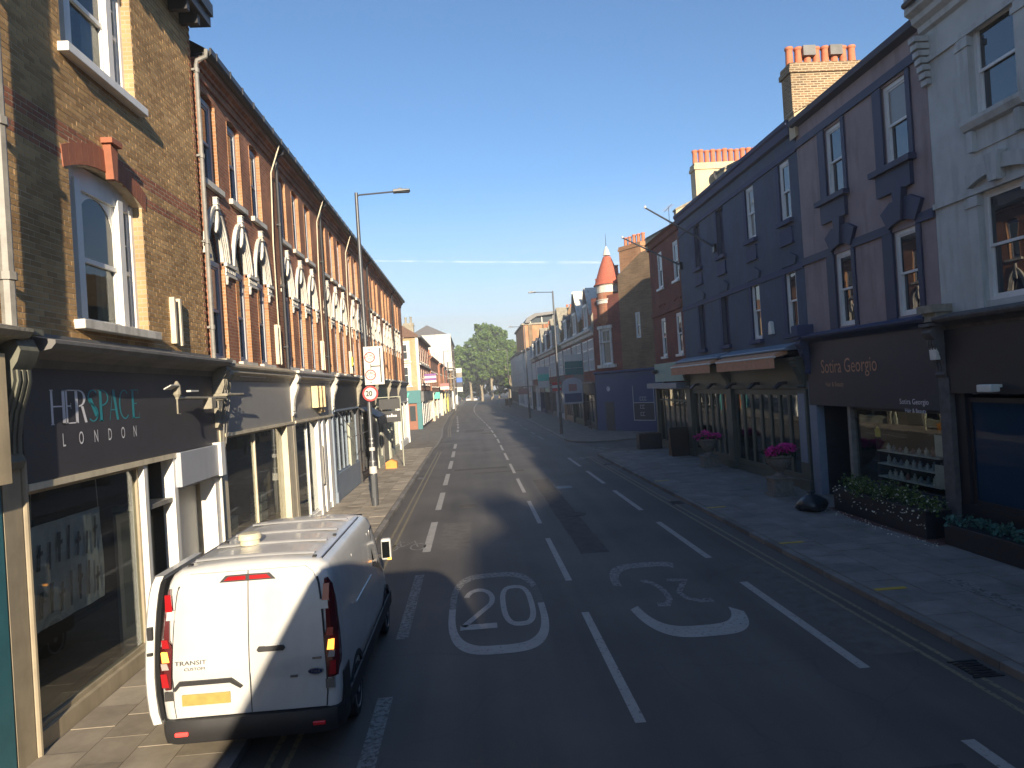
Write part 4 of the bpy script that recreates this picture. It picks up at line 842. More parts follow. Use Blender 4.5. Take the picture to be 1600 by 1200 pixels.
MB(FL).prof_s([(.1, 3.5), (.5, 3.42), (.62, 3.2), (.6, 2.9), (.55, 2.9), (.5, 3.2), (.1, 3.3)], a+2.4, a+4.6).build('blind_box', 'post_sage', r)
for x in (a+5.0, a+5.5): MB(FL).box(x, x+.16, -.1, .12, PZ, 3.5).build('door_post', 'post_sage', r)
r, a, e = HS[5]; front(r, a, e, 'stone_dark', 'stone', 'post_sage', posts=(a+2.0, a+4), riser=.5)
r, a, e = HS[6]; front(r, a, e, 'fascia_grey', 'white_wood', 'white_wood', posts=(a+2.0, a+4), riser=.5)
MB(FL).box(e-.3, e, -.1, .14, PZ, 3.6).build('pilaster', 'white_wood', r)
# hanging sign, box on the pavement and a yellow alarm box
hs = root('hanging_sign', FL(38.6, .9, 3.6), 'dark double hanging shop sign on a steel arm beyond the near lamp post', 'sign')
MB(FL).box(38.55, 38.63, .25, 1.35, 3.2, 3.75).box(38.55, 38.63, .25, 1.35, 2.5, 3.1).build('panel', 'fascia_black', hs); MB(FL).tube([(38.6, 0, 3.85), (38.6, 1.4, 3.85)], .025, 6).tube([(38.6, 1.38, 3.85), (38.6, 1.38, 0.1)], .03, 6).build('arm', 'post_sage', hs)
Fs = frame(XL, 38.55, 1, 0, 0, -1)
for j in range(7): MB(Fs).box(.42+j*.11, .49+j*.11, .0, .012, 2.78, 2.88+(.07 if j in (0, 4) else 0)).build('lettering', 'letter_white', hs)
MB().prof_o([(-.28, PZ), (.3, PZ), (.3, .42), (.02, .56), (-.28, .42)], 0, .5).build('cardboard_box', 'orange_box')
o = bpy.data.objects['cardboard_box']; o.location = (-4.5, 37.6, 0.012); meta(o, 'orange cardboard box left on the pavement beyond the near lamp post', 'box')
ab = root('alarm_box', FL(31.8, .1, 5.5), 'yellow alarm box on the red brick terrace beside the sign plate', 'alarm box'); MB(FL).box(31.6, 31.95, .0, .14, 5.35, 5.75).build('case', 'alarm_yellow', ab, bevel=.02); MB(FL).box(31.7, 31.85, .14, .16, 5.4, 5.5).build('strobe', 'sign_white', ab)
# ------------------------------------------------------------------ far left: side-street corner house and beyond
FB = frame(0, 76, 1, 0, 0, -1)                         # gable side facing the camera, s = x
rb_ = root('corner_house', (-9, 80, 0), 'tan brick corner house with white window surrounds over the teal shop front', 'building')
b = MB(FB); wall(b, -16, -5.45, 4.2, 9.9, [(-8.0, -6.55, 4.9, 6.9), (-8.0, -6.55, 7.5, 9.3)], .15); b.build('wall', 'pale_brick', rb_)
FBs = frame(-5.45, 0, 0, 1, 1, 0)
b = MB(FBs); wall(b, 76, 94, 4.2, 9.9, [(78+i*3.2, 79.2+i*3.2, z, z+1.8) for i in range(5) for z in (4.9, 7.4)], .15); b.quad((94, 0, 0), (94, -9, 0), (94, -9, 9.9), (94, 0, 9.9)); b.build('wall', 'red_brick', rb_)
for z, h in ((4.9, 2.0), (7.5, 1.8)):
    sash(rb_, FB, -8.0, -6.55, z, z+h, -.05, box=.12, glass='mid_glass'); MB(FB).box(-8.2, -8.0, -.02, .08, z-.15, z+h+.25).box(-6.55, -6.35, -.02, .08, z-.15, z+h+.25).box(-8.0, -6.55, -.02, .08, z+h, z+h+.25).box(-8.3, -6.25, -.02, .14, z-.28, z-.15).build('window_surround', 'white_stucco', rb_)
for i in range(5):
    for z in (4.9, 7.4): sash(rb_, FBs, 78+i*3.2, 79.2+i*3.2, z, z+1.8, -.05, box=.12); MB(FBs).box(77.8+i*3.2, 79.4+i*3.2, 0, .12, z-.15, z).build('sill', 'white_stucco', rb_)
MB(FB).box(-5.75, -5.43, -.02, .06, 4.2, 9.9).build('quoin', 'white_stucco', rb_)
MB(FBs).box(75.8, 94.2, 0, .2, 6.95, 7.1).build('string_course', 'white_stucco', rb_); MB(FBs).box(75.7, 94.2, 0, .35, 9.85, 10.05).build('gutter', 'gutter_black', rb_)
MB().quad((-5.1,75.7,9.9), (-5.1,94.2,9.9), (-9.5,91,13), (-9.5,80,13)).quad((-5.1,75.7,9.9), (-16,75.7,9.9), (-9.5,80,13), (-9.5,80,13)).quad((-16,75.7,9.9), (-16,94,9.9), (-9.5,91,13), (-9.5,80,13)).build('roof', 'brown_tile', rb_)
chimney(rb_, FBs, 84, 85, -2.2, -1, 10, 12.2, 2, 'stone', 'stone')
MB(FB).box(-12, -5.5, -.1, .35, 2.9, 4.25).build('fascia', 'teal', rb_); MB(FB).box(-5.95, -5.45, -.1, .3, PZ, 2.9).box(-8.6, -7.75, -.1, .3, PZ, 2.9).build('pilaster', 'teal', rb_)
d_ = MB(FB).box(-7.75, -5.95, -.1, .1, PZ, 2.9).build('door', 'timber_door', rb_)
for x in (-7.55, -6.75): MB(FB).box(x, x+.6, .1, .12, 1.0, 2.6).build('pane', 'mid_glass', d_)
m = MB(FB)
P = [(-7.3, 3.35), (-7.15, 3.25), (-6.95, 3.3), (-6.85, 3.55), (-6.75, 3.85), (-6.65, 3.95), (-6.7, 4.05), (-6.85, 4.0), (-6.95, 3.7), (-7.1, 3.55), (-7.25, 3.6), (-7.35, 3.85), (-7.4, 3.6)]
m.prof_o(P, .35, .37).box(-7.12, -7.08, .35, .37, 3.0, 3.3).box(-7.3, -6.9, .35, .37, 3.0, 3.04); m.build('cockerel_emblem', 'sign_aqua', rb_)
MB(FBs).box(76.1, 94, -.1, .25, 3.0, 4.1).build('fascia', 'lead', rb_); glazing(rb_, FBs, 76.3, 94, .5, 3.0, .1, [79, 82, 85, 88, 91], 'white_wood', 'dark_glass')
def far_house(F, s0, s1, zt, label, wm, fas, fr, ev, wins, name='terrace_house', group=None, glass='dark_glass', roof='slate', ch=None, cols=None, gab=False, deep=9):
    r = root(name, F((s0+s1)/2, 0, 0), label, 'building', group); n = wins; w_ = (s1-s0)/n; ops = []
    lv = [(4.7, 6.6)]+([(7.3, 9.0)] if zt > 9 else [])+([(9.7, 11.2)] if zt > 11.5 else [])
    for i in range(n):
        for lo, hi in lv: ops.append((s0+w_*(i+.5)-.55, s0+w_*(i+.5)+.55, lo, hi))
    b = MB(F); wall(b, s0, s1, 3.9, zt, ops, .15); mass(b, s0, s1, 3.9, zt, deep); b.build('wall', wm, r)
    for q in ops:
        sash(r, F, q[0], q[1], q[2], q[3], -.05, box=.13, glass=glass); MB(F).box(q[0]-.1, q[1]+.1, -.02, .1, q[2]-.14, q[2]).box(q[0]-.06, q[1]+.06, -.02, .05, q[3], q[3]+.18).build('sill', 'white_stucco', r)
    MB(F).prof_s([(0, zt-.3), (.15, zt-.2), (.3, zt), (.3, zt+.1), (0, zt+.1)], s0, s1).build('cornice', ev, r)
    MB(F).quad((s0,.2,zt+.05), (s1,.2,zt+.05), (s1,-deep/2,zt+2.4), (s0,-deep/2,zt+2.4)).quad((s0,-deep,zt+.05), (s1,-deep,zt+.05), (s1,-deep/2,zt+2.4), (s0,-deep/2,zt+2.4)).quad((s0,.2,zt+.05), (s0,-deep,zt+.05), (s0,-deep/2,zt+2.4), (s0,-deep/2,zt+2.4)).build('roof', roof, r)
    MB(F).box(s0+.1, s1-.1, -.1, .15, 2.9, 3.8).build('fascia', fas, r); MB(F).box(s0, s1, -.1, .35, 3.8, 3.95).build('shop_cornice', 'lead', r)
    for x in (s0, s1-.3): MB(F).box(x+.005, x+.295, -.1, .2, PZ, 3.79).build('pilaster', fr, r)
    k = max(1, int((s1-s0)/1.6)); glazing(r, F, s0+.31, s1-.31, .45, 2.9, .0, [s0+.3+(s1-s0-.6)*(i+1)/(k+1) for i in range(k)], fr, 'dark_glass', .12); MB(F).box(s0+.31, s1-.31, -.1, .06, PZ, .45).build('stall_riser', fr, r)
    if ch: chimney(r, F, s1-.5, s1+.3, -2.4, -1.0, zt, zt+ch, 3, wm, 'terracotta', .7, .16)
    return r
F2 = frame(-5.3, 0, 0, 1, 1, 0)
gl = 'shop houses along the far left kerb'
far_house(F2, 94.2, 104, 8.6, 'red brick shop house with white shop posts past the tan corner house', 'red_brick', 'stone', 'cream_wood', 'red_brick', 3, group=gl, ch=1.5)
far_house(F2, 104, 114, 8.6, 'red brick shop house with aqua sign below its cornice past the tan corner house', 'red_brick', 'sign_white', 'grey_wood', 'red_brick', 3, group=gl, ch=1.5)
far_house(frame(-5.0, 0, 0, 1, 1, 0), 114, 124, 8.4, 'red brick shop house with grey fascia before the yellow shop', 'red_brick', 'lead', 'cream_wood', 'red_brick', 3, group=gl)
far_house(frame(-4.8, 0, 0, 1, 1, 0), 124, 134, 8.2, 'red brick house over the bright yellow shop front', 'red_brick', 'sign_white', 'yellow_front', 'red_brick', 3, group=gl)
wg = far_house(frame(-4.2, 0, 0, 1, 1, 0), 150, 190, 15.6, 'tall building with a bare white gable wall beyond the red brick shops', 'brown_brick', 'lead', 'white_wood', 'lead', 8)
MB(frame(0, 149.9, 1, 0, 0, -1)).box(-14.2, -3.9, -.05, .06, 8.2, 15.9).build('gable_wall', 'white_stucco', wg)
far_house(frame(-4.6, 0, 0, 1, 1, 0), 134, 149.5, 7.8, 'low brown shop building below the white gable wall', 'dark_red_brick', 'lead', 'lead', 'lead', 4, group=gl)
sf = root('scaffold', (-3.9, 137, 0), 'steel scaffold tower against the low building below the white gable', 'scaffold')
for x in (-4.4, -3.4):
    for y_ in (133, 136, 139): MB().tube([(x, y_, .1), (x, y_, 9.5)], .05, 6).build('standard', 'scaffold', sf)
for z in (4.2, 6.2, 8.2): MB().box(-4.5, -3.3, 132.8, 139.2, z, z+.06).build('deck', 'cream_wood', sf); MB().tube([(-3.4, 132.8, z+1), (-3.4, 139.2, z+1)], .04, 6).tube([(-4.4, 133, z+1), (-3.4, 133, z+1)], .04, 6).build('guard_rail', 'scaffold', sf)
def plate_sign(name, label, cat, x0, x1, y_, z0_, z1_, mats, post=None, group=None):
    r = root(name, ((x0+x1)/2, y_, PZ if post else z0_), label, cat, group); h = (z1_-z0_)/len(mats)
    for i, m in enumerate(mats): MB().box(x0, x1, y_-.04, y_+.04, z0_+h*i+.01, z0_+h*(i+1)-.01).build('panel', m, r)
    if post is not None: MB().tube([(post, y_+.08, PZ), (post, y_+.08, z1_)], .045, 8).build('post', 'lamp_grey', r)
    else: MB().tube([(x0-.4, y_+.06, (z0_+z1_)/2), (x1, y_+.06, (z0_+z1_)/2)], .03, 6).build('arm', 'cream_wood', r)
    return r
plate_sign('estate_board', 'purple and white letting board fixed above the shops after the teal shop', 'sign', -5.2, -3.9, 79, 5.0, 6.0, ['sign_white', 'sign_purple', 'sign_white', 'sign_purple'])
plate_sign('shop_sign', 'aqua projecting shop sign over the far left pavement', 'sign', -5.2, -4.4, 96, 3.0, 3.9, ['sign_aqua'])
plate_sign('estate_board', 'pink and white letting board past the purple one', 'sign', -5.0, -3.6, 112, 4.2, 5.2, ['sign_white', 'pink_front'])
plate_sign('direction_sign', 'tall white and blue panels on a post before the trees', 'sign', -3.2, -2.0, 150, 3.6, 8.6, ['sign_white', 'fascia_black', 'sign_blue', 'stone', 'sign_white'], -3.1)
# ================================================================== RIGHT SIDE (all in its own shade)
def upstand(par, F, s0, s1, o0, o1, z0, z1, h, mat, name='party_wall', cap='stone'):
    """party wall rising with the roof slope from (o0,z0) to (o1,z1)"""
    MB(F).prof_s([(o0, z0-.4), (o0, z0+h), (o1, z1+h), (o1, z1-.4)], s0, s1).build(name, mat, par); MB(F).prof_s([(o0+.04, z0+h), (o0+.04, z0+h+.09), (o1, z1+h+.09), (o1, z1+h)], s0-.05, s1+.05).build('coping', cap, par)
def roof(par, F, s0, s1, z, o=.2, deep=8, rise=2.6, mat='slate'):
    MB(F).quad((s0,o,z), (s1,o,z), (s1,-deep/2,z+rise), (s0,-deep/2,z+rise)).quad((s0,-deep,z), (s1,-deep,z), (s1,-deep/2,z+rise), (s0,-deep/2,z+rise)).build('roof', mat, par)
# ---- white stuccoed house
rw = root('white_house', FR(11.4, 0, 0), 'white stuccoed house with moulded sills above the black shop with blue window film', 'building')
ow = [(x, x+1.22, z0_, z1_) for x in (9.3, 12.74) for z0_, z1_ in ((5.14, 7.36), (8.86, 10.75))]
b = MB(FR); wall(b, 7.4, 15.35, 4.7, 12.0, ow, .18); mass(b, 7.4, 15.35, 4.7, 12.0); b.build('wall', 'white_render', rw)
for q in ow: sash(rw, FR, *q, -.08, mat='white_wood', glass='dark_glass')
for x in (9.3, 12.74):
    m = MB(FR).prof_s([(0, 8.62), (.14, 8.66), (.2, 8.78), (.2, 8.86), (0, 8.86)], x-.2, x+1.42); m.box(x-.1, x+.05, 0, .13, 8.2, 8.62).box(x+1.17, x+1.32, 0, .13, 8.2, 8.62).box(x+.05, x+1.17, 0, .03, 8.2, 8.62); m.build('sill', 'white_render', rw)
    P = seg_pts(x-.2, x+1.42, 7.5, .16); Q = seg_pts(x-.24, x+1.46, 7.78, .16)
    MB(FR).strip(P, Q, 0, .12).prof_o([(x+.5, 7.45), (x+.72, 7.45), (x+.8, 8.0), (x+.42, 8.0)], 0, .2).build('window_head', 'white_render', rw)
    for sx_ in (x-.34, x+1.22):
        for z0_, z1_ in ((5.0, 7.32), (8.87, 10.6)): MB(FR).box(sx_, sx_+.32, 0, .07, z0_, z1_).box(sx_-.04, sx_+.36, 0, .1, z1_-.22, z1_-.1).build('window_pilaster', 'white_render', rw)
b = MB(FR)
for z in (7.35, 10.62): b.box(7.4, 15.35, 0, .06, z, z+.12)
b.build('string_course', 'white_render', rw)
MB(FR).prof_s([(0, 11.3), (.1, 11.34), (.12, 11.46), (.24, 11.54), (.26, 11.66), (.4, 11.74), (.4, 11.84), (0, 11.9)], 7.4, 15.4).build('cornice', 'white_render', rw); MB(FR).tube([(7.4, .46, 11.92), (15.3, .46, 11.92)], .07, 8).build('gutter', 'gutter_black', rw)
for k in range(7): MB(FR).box(15.2, 15.42, 0, .34-.04*k, 11.1-.16*k, 11.22-.16*k).build('corbel', 'white_render', rw)
MB(FR).box(15.05, 15.45, -.3, .36, 11.86, 12.35).build('end_block', 'white_render', rw); MB(FR).prof_s([(-.35, 12.35), (.45, 12.35), (.3, 12.6), (-.2, 12.6)], 15.0, 15.5).build('end_cap', 'stone_dark', rw)
MB(FR).box(7.4, 15.1, -.3, 0, 12, 12.7).build('parapet', 'white_render', rw); roof(rw, FR, 7.4, 15.3, 12.2, -.3)
MB(FR).box(7.4, 15.2, -.1, .14, 3.25, 4.65).build('fascia', 'fascia_black', rw); cornice(rw, FR, 7.4, 15.1, 4.92, .04, .4, 'stone_dark')
MB(FR).box(15.05, 15.4, -.1, .16, PZ, 3.6).build('pilaster', 'stone_dark', rw); console(rw, FR, 15.28, 3.6, 4.75, .08, .3, 'stone_dark', .34)
MB(FR).box(15.0, 15.55, -.05, .46, 5.05, 5.22).box(15.05, 15.5, -.05, .36, 4.86, 5.05).build('pier_cap', 'stone', rw)
glazing(rw, FR, 12.85, 14.75, .85, 3.15, -.02, [], 'fascia_black', 'blue_film', .1); glazing(rw, FR, 8, 12.6, .85, 3.15, -.02, [10.2], 'fascia_black', 'dark_glass', .1); MB(FR).box(7.6, 15.05, -.15, .05, PZ, .85).build('stall_riser', 'fascia_black', rw); [MB(FR).box(a_, c_, -.15, .04, .85, 3.25).build('pilaster_post', 'fascia_black', rw) for a_, c_ in ((14.75, 15.05), (12.6, 12.85))]
interior(rw, FR, 7.6, 15.1)
# ---- mauve house
rm_ = root('mauve_house', FR(18.5, 0, 0), 'mauve rendered house with navy window trim above the salon', 'building')
om = [(16.08, 17.08, 8.84, 10.8), (19.0, 19.95, 8.84, 10.8), (16.03, 16.97, 5.12, 7.2), (18.88, 19.8, 5.12, 7.2)]
b = MB(FR); wall(b, 15.36, 21.68, 4.7, 11.6, om, .16); mass(b, 15.36, 21.68, 4.7, 11.6); b.build('wall', 'mauve_render', rm_)
for q in om: sash(rm_, FR, *q, -.05, mat='white_wood', glass='dark_glass', box=.10)
for q in om[:2]:
    [MB(FR).box(a_, c_, -.02, .05, 8.84, 10.84).build('window_trim', 'navy_trim', rm_) for a_, c_ in ((q[1], q[1]+.36), (q[0]-.16, q[0]))]
    MB(FR).box(q[0]-.2, q[1]+.5, -.02, .20, 8.70, 8.84).box(q[0]-.06, q[1]+.34, -.02, .1, 8.15, 8.70).build('sill_panel', 'navy_trim', rm_)
for q in om[2:]:
    c = (q[0]+q[1])/2; [MB(FR).box(a_, c_, -.02, .05, 4.9, 7.2).build('window_trim', 'navy_trim', rm_) for a_, c_ in ((q[1], q[1]+.42), (q[0]-.16, q[0]))]
    MB(FR).prof_o([(q[0]-.06, 7.28), (q[0]+.1, 7.36), (c, 7.42), (q[1]-.1, 7.36), (q[1]+.06, 7.28), (q[1]+.34, 7.72), (c+.4, 7.92), (c-.4, 7.92), (q[0]-.34, 7.72)], -.02, .10).prof_o([(c-.09, 7.4), (c+.09, 7.4), (c+.2, 8.16), (c-.2, 8.16)], 0, .16).build('keystone_arch', 'navy_trim', rm_)
[MB(FR).box(a_, c_, -.02, .06, z_, z_+.22).build('band', 'navy_trim', rm_) for a_, c_, z_ in ((15.36, 16.0, 7.2), (17.0, 18.84, 7.2), (19.84, 21.68, 7.2), (15.36, 21.68, 10.86))]
MB(FR).prof_s([(0, 11.5), (.22, 11.56), (.26, 11.7), (0, 11.74)], 15.36, 21.68).build('eaves', 'navy_trim', rm_); roof(rm_, FR, 15.4, 21.66, 11.66, .22, 8, 2.7)
upstand(rm_, FR, 21.5, 21.9, .1, -3.2, 11.6, 13.3, .32, 'cream_render', cap='chimney_brick')
chimney(rm_, FR, 21.6, 22.25, -2.25, .08, 11.7, 13.55, 8, ph=.62, pr=.13, cowl=(2, 5))
MB(FR).box(15.4, 21.6, -.1, .15, 2.85, 4.75).build('fascia', 'shop_navy', rm_); cornice(rm_, FR, 15.45, 21.5, 4.98, .06, .36, 'navy_band')
MB(FR).box(21.2, 21.66, -.1, .14, PZ, 3.6).build('pilaster', 'blue_grey_wood', rm_); console(rm_, FR, 21.55, 3.8, 4.9, .08, .3, 'navy_band', .34); MB(FR).box(21.35, 21.85, -.05, .5, 4.98, 5.35).build('pier_cap', 'navy_band', rm_, bevel=.05)
glazing(rm_, FR, 15.5, 19.55, .75, 2.85, -.05, [], 'shop_navy', 'shop_glass', .09); MB(FR).box(15.5, 19.6, -.15, .05, PZ, .75).build('stall_riser', 'shop_navy', rm_); MB(FR).box(19.45, 19.6, -.15, .04, .75, 2.85).build('pilaster_post', 'pipe_grey', rm_)
d_ = MB(FR).box(19.8, 21.0, -1.0, -.94, PZ, 2.4).build('door', 'iron_black', rm_); MB(FR).box(19.95, 20.9, -.945, -.935, .4, 2.25).build('pane', 'dark_glass', d_)
interior(rm_, FR, 15.4, 21.2, 2.6, 2.84, 'interior_dark')
text('lettering', 'Sotira Georgio', FR, 20.72, 3.82, .155, .40, 'letter_copper', rm_, xs=.86, rev=True); text('lettering', 'Hair & Beauty', FR, 20.5, 3.42, .155, .14, 'letter_copper', rm_, xs=.9, rev=True)
text('lettering', 'Sotira Georgio', FR, 16.9, 2.98, .155, .13, 'letter_white', rm_, xs=1.0, rev=True); text('lettering', 'Hair & Beauty', FR, 16.7, 2.78, .158, .10, 'letter_white', rm_, xs=1.0, rev=True)
rs = random.Random(11)
sh = root('product_shelf', FR(17.4, -.7, .7), 'shelves of small white product bottles inside the salon window', 'shelf')
for z in (.95, 1.3, 1.65): MB(FR).box(16.3, 18.9, -.75, -.35, z-.03, z).build('shelf_board', 'white_wood', sh)
for z in (.95, 1.3, 1.65):
    for k in range(9):
        x = 16.45+k*.27+rs.uniform(-.03, .03); h = rs.uniform(.14, .24); o = MB(FR).lathe((x, -.5), [(.05, z), (.05, z+h*.7), (.02, z+h*.8), (.02, z+h)], 8).build('product_bottle', (cm := rs.choice([('sign_white', 'white'), ('alarm_white', 'cream'), ('grey_wood', 'grey'), ('pink_front', 'pink'), ('blue_grey_wood', 'blue')]))[0], loc=FR(x, -.5, z))
        meta(o, '%s product bottle on the %s shelf in the salon window' % (cm[1], {.95: 'bottom', 1.3: 'middle', 1.65: 'top'}[z]), 'bottle', 'bottles in the salon window')
for x, z, w_, h in ((15.75, 1.0, .4, .55), (15.7, 1.75, .4, .5)):
    o = MB(FR).box(x, x+w_, -.14, -.13, z, z+h).build('window_notice', 'alarm_white', loc=FR(x, -.14, z)); meta(o, 'pale %s notice taped inside the salon window' % ('upper' if z > 1.5 else 'lower'), 'notice')
o = MB(FR).prof_o([(18.3, 2.05), (18.55, 2.05), (18.55, 2.25), (18.42, 2.34), (18.3, 2.25)], -.13, -.12).build('window_sticker', 'alarm_yellow', loc=FR(18.4, -.12, 2.1)); meta(o, 'small yellow house-shaped sticker on the salon window', 'sticker')
# ---- navy house
rd = root('navy_house', FR(28, 0, 0), 'long navy rendered house with blind window recesses above the olive restaurant front', 'building')
xw = [(22.3, 23.05), (25.2, 25.95), (28.35, 29.1), (31.3, 32.05)]
od = [(x0, x1, z0_, z1_) for x0, x1 in xw for z0_, z1_ in ((5.16, 7.3), (8.86, 10.78))]
b = MB(FR); wall(b, 21.7, 34.48, 4.6, 11.7, od, .18); mass(b, 21.7, 34.48, 4.6, 11.7); b.build('wall', 'navy_render', rd)
for i, (x0, x1) in enumerate(xw):
    for z0_, z1_ in ((5.16, 7.3), (8.86, 10.78)):
        if i < 2: sash(rd, FR, x0, x1, z0_, z1_, -.04, mat='white_wood', glass='dark_glass', box=.11)
        else: MB(FR).box(x0, x1, -.2, -.15, z0_, z1_).build('blind_window', 'navy_trim', rd)
        MB(FR).box(x0-.12, x1+.18, -.02, .14, z0_-.14, z0_).box(x1, x1+.22, -.02, .03, z0_, z1_).build('sill', 'navy_band', rd)
        if z0_ > 8: MB(FR).box(x0-.02, x1+.12, 0, .05, 8.1, 8.6).box(x0-.08, x1+.16, 0, .09, 8.06, 8.12).build('apron', 'navy_band', rd)
    c = (x0+x1)/2; MB(FR).prof_o([(c-.5, 7.36), (c+.5, 7.36), (c+.62, 7.6), (c+.15, 7.8), (c-.15, 7.8), (c-.62, 7.6)], 0, .07).build('window_head', 'navy_render', rd)
MB(FR).box(21.7, 34.48, 0, .04, 7.15, 7.36).box(21.7, 34.48, 0, .05, 10.82, 11.0).build('band', 'navy_band', rd)
MB(FR).prof_s([(0, 11.4), (.12, 11.45), (.14, 11.7), (.2, 11.76), (.2, 11.88), (-.2, 11.95), (-.2, 11.4)], 21.95, 34.5).build('parapet', 'navy_band', rd); roof(rd, FR, 21.9, 34.4, 11.8, -.1, 8, 2.4)
for s_ in (28.0, 34.2):
    upstand(rd, FR, s_, s_+.4, .12, -3.4, 11.85, 13.4, .25, 'cream_render')
chimney(rd, FR, 33.6, 34.3, -4.3, -.75, 11.8, 14.2, 12, 'cream_render', ph=.72, pr=.14)
for x0, x1 in ((22.6, 28.1), (28.9, 34.6)):
    MB(FR).prof_s([(.05, 4.86), (.5, 4.70), (.52, 4.66), (.5, 4.62), (.05, 4.62)], x0-.3, x1+.1).build('awning_housing', 'blue_grey_wood', rd)
    aw = root('awning', FR((x0+x1)/2, .9, 4.0), 'orange folded awning on the olive front, %s' % ('next to the salon' if x0 < 25 else 'next to the pale green shop'), 'awning', 'orange awnings on the restaurant front')
    MB(FR).prof_s([(.3, 4.66), (.70, 4.52), (.78, 4.46), (.76, 4.40), (.3, 4.5)], x0, x1).build('roll', 'awning_orange', aw); MB(FR).box(x0+.03, x1-.03, .74, .76, 4.06, 4.40).build('valance', 'awning_orange', aw); MB(FR).tube([(x0-.03, .75, 4.43), (x1+.03, .75, 4.43)], .04, 8).build('front_bar', 'alarm_white', aw)
MB(FR).box(21.75, 34.4, -.1, .1, 3.35, 4.4).build('fascia', 'olive', rd)
for s_ in (21.8, 28.3, 33.7): MB(FR).box(s_, s_+.62, -.12, .16, PZ, 3.34).box(s_-.05, s_+.67, -.12, .22, PZ, .45).build('pilaster', 'olive', rd); console(rd, FR, s_+.3, 3.38, 4.3, .08, .4, 'olive', .3)
MB(FR).box(21.9, 22.35, .16, .175, 1.0, 3.2).build('pilaster_panel', 'blue_grey_wood', rd)
glazing(rd, FR, 22.45, 28.28, .35, 3.33, .02, [23.35, 24.1, 24.9, 25.7, 26.55, 27.4], 'olive', 'shop_glass', .2, name='folding_doors'); glazing(rd, FR, 28.95, 33.68, .35, 3.33, .02, [29.7, 30.4, 31.1, 31.9, 32.8], 'olive', 'shop_glass', .2, name='folding_doors')
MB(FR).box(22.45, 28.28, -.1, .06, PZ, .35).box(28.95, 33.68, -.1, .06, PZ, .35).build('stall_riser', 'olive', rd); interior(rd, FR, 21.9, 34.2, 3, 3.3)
for k in range(5): o_ = 23.2+k*2.3; MB(FR).box(o_, o_+.16, .1, .3, 3.5, 3.6).prof_s([(.26, 3.5), (.5, 3.35), (.52, 3.4), (.3, 3.6)], o_-.06, o_+.22).build('wall_lamp', 'iron_black', rd)
# ---- dark red house at the side street
rr = root('red_house', FR(37.4, 0, 0), 'dark red brick house over the pale green shop fascia at the side street', 'building')
orr = [(34.75, 35.65, 8.84, 10.8), (37.7, 38.65, 8.84, 10.8), (34.85, 35.75, 5.12, 7.2), (37.75, 38.6, 5.12, 7.2)]
b = MB(FR); wall(b, 34.5, 40.3, 4.5, 11.6, orr, .12); mass(b, 34.5, 40.3, 4.5, 11.6); b.box(40.0, 40.29, -8, -.3, 0, 4.5); b.build('wall', 'dark_red_brick', rr)
for q in orr: sash(rr, FR, *q, -.02, mat='white_wood', glass='mid_glass', box=.13); MB(FR).box(q[0]-.1, q[1]+.1, -.02, .12, q[2]-.12, q[2]).build('sill', 'white_wood', rr); MB(FR).prof_o(seg_pts(q[0]-.15, q[1]+.15, q[2]-.9, .1)+seg_pts(q[0]-.1, q[1]+.1, q[2]-1.0, .1)[::-1], 0, .05).build('brick_arch', 'dark_red_brick', rr)
MB(FR).box(34.5, 40.3, 0, .08, 7.4, 7.6).build('band', 'dark_red_brick', rr); MB(FR).prof_s([(0, 11.2), (.1, 11.25), (.12, 11.5), (.25, 11.6), (0, 11.66)], 34.5, 40.35).build('eaves', 'dark_red_brick', rr); roof(rr, FR, 34.5, 40.3, 11.62, .2, 8, 2.5); upstand(rr, FR, 39.95, 40.35, .15, -3.8, 11.65, 13.6, .25, 'cream_render')
MB(FR).box(34.7, 40.2, -.1, .12, 3.75, 4.75).build('fascia', 'pale_green', rr); MB(FR).box(34.6, 40.5, .0, .55, 3.4, 3.68).build('canopy', 'blue_grey_wood', rr); MB(FR).box(40.0, 40.3, -.1, .14, PZ, 3.4).build('pilaster', 'olive', rr)
glazing(rr, FR, 34.6, 40.0, .4, 3.4, .0, [35.4, 36.2, 37.1, 38.1, 39.1], 'olive', 'shop_glass', .09, 2.75); MB(FR).box(34.6, 40.0, -.1, .05, PZ, .4).build('stall_riser', 'olive', rr); interior(rr, FR, 34.6, 40, 2.6, 3.4)
# ---- corner house with the turret: skewed side-street front
dv = Vector((4.1, -7.3)).normalized(); nv = Vector((dv.y, -dv.x))           # outward normal towards the junction
if nv.x > 0: nv = -nv
FC = frame(9.9, 56.3, dv.x, dv.y, nv.x, nv.y); LC = 11.0
rc = root('turret_house', (11.5, 54, 0), 'red and brown brick corner house with tiled conical turret over the bright blue pub front', 'building')
oc = [(.95, 2.1, 5.25, 8.05)]
b = MB(FC); wall(b, 0, 3.3, 4.6, 10.6, oc, .12); b.build('wall', 'dark_red_brick', rc); b = MB(FC); wall(b, 3.3, LC, 4.6, 11.9, [(5.0, 5.5, 7.0, 8.9)], .12); b.quad((3.3, 0, 10.6), (3.3, -6, 10.6), (3.3, -6, 11.9), (3.3, 0, 11.9)); b.build('wall', 'brown_brick', rc)
sash(rc, FC, .95, 2.1, 5.25, 8.05, -.02, box=.12, meet=.62, bars=1, glass='mid_glass'); MB(FC).box(.7, 2.35, 0, .16, 8.05, 8.3).box(.5, 2.6, 0, .2, 5.0, 5.25).box(.8, .95, 0, .1, 5.25, 8.05).box(2.1, 2.25, 0, .1, 5.25, 8.05).box(.85, 2.2, .0, .12, 6.95, 7.08).build('window_surround', 'white_stucco', rc); sash(rc, FC, 5.0, 5.5, 7.0, 8.9, -.02, box=.08)
tc_ = (1.35, -.75)
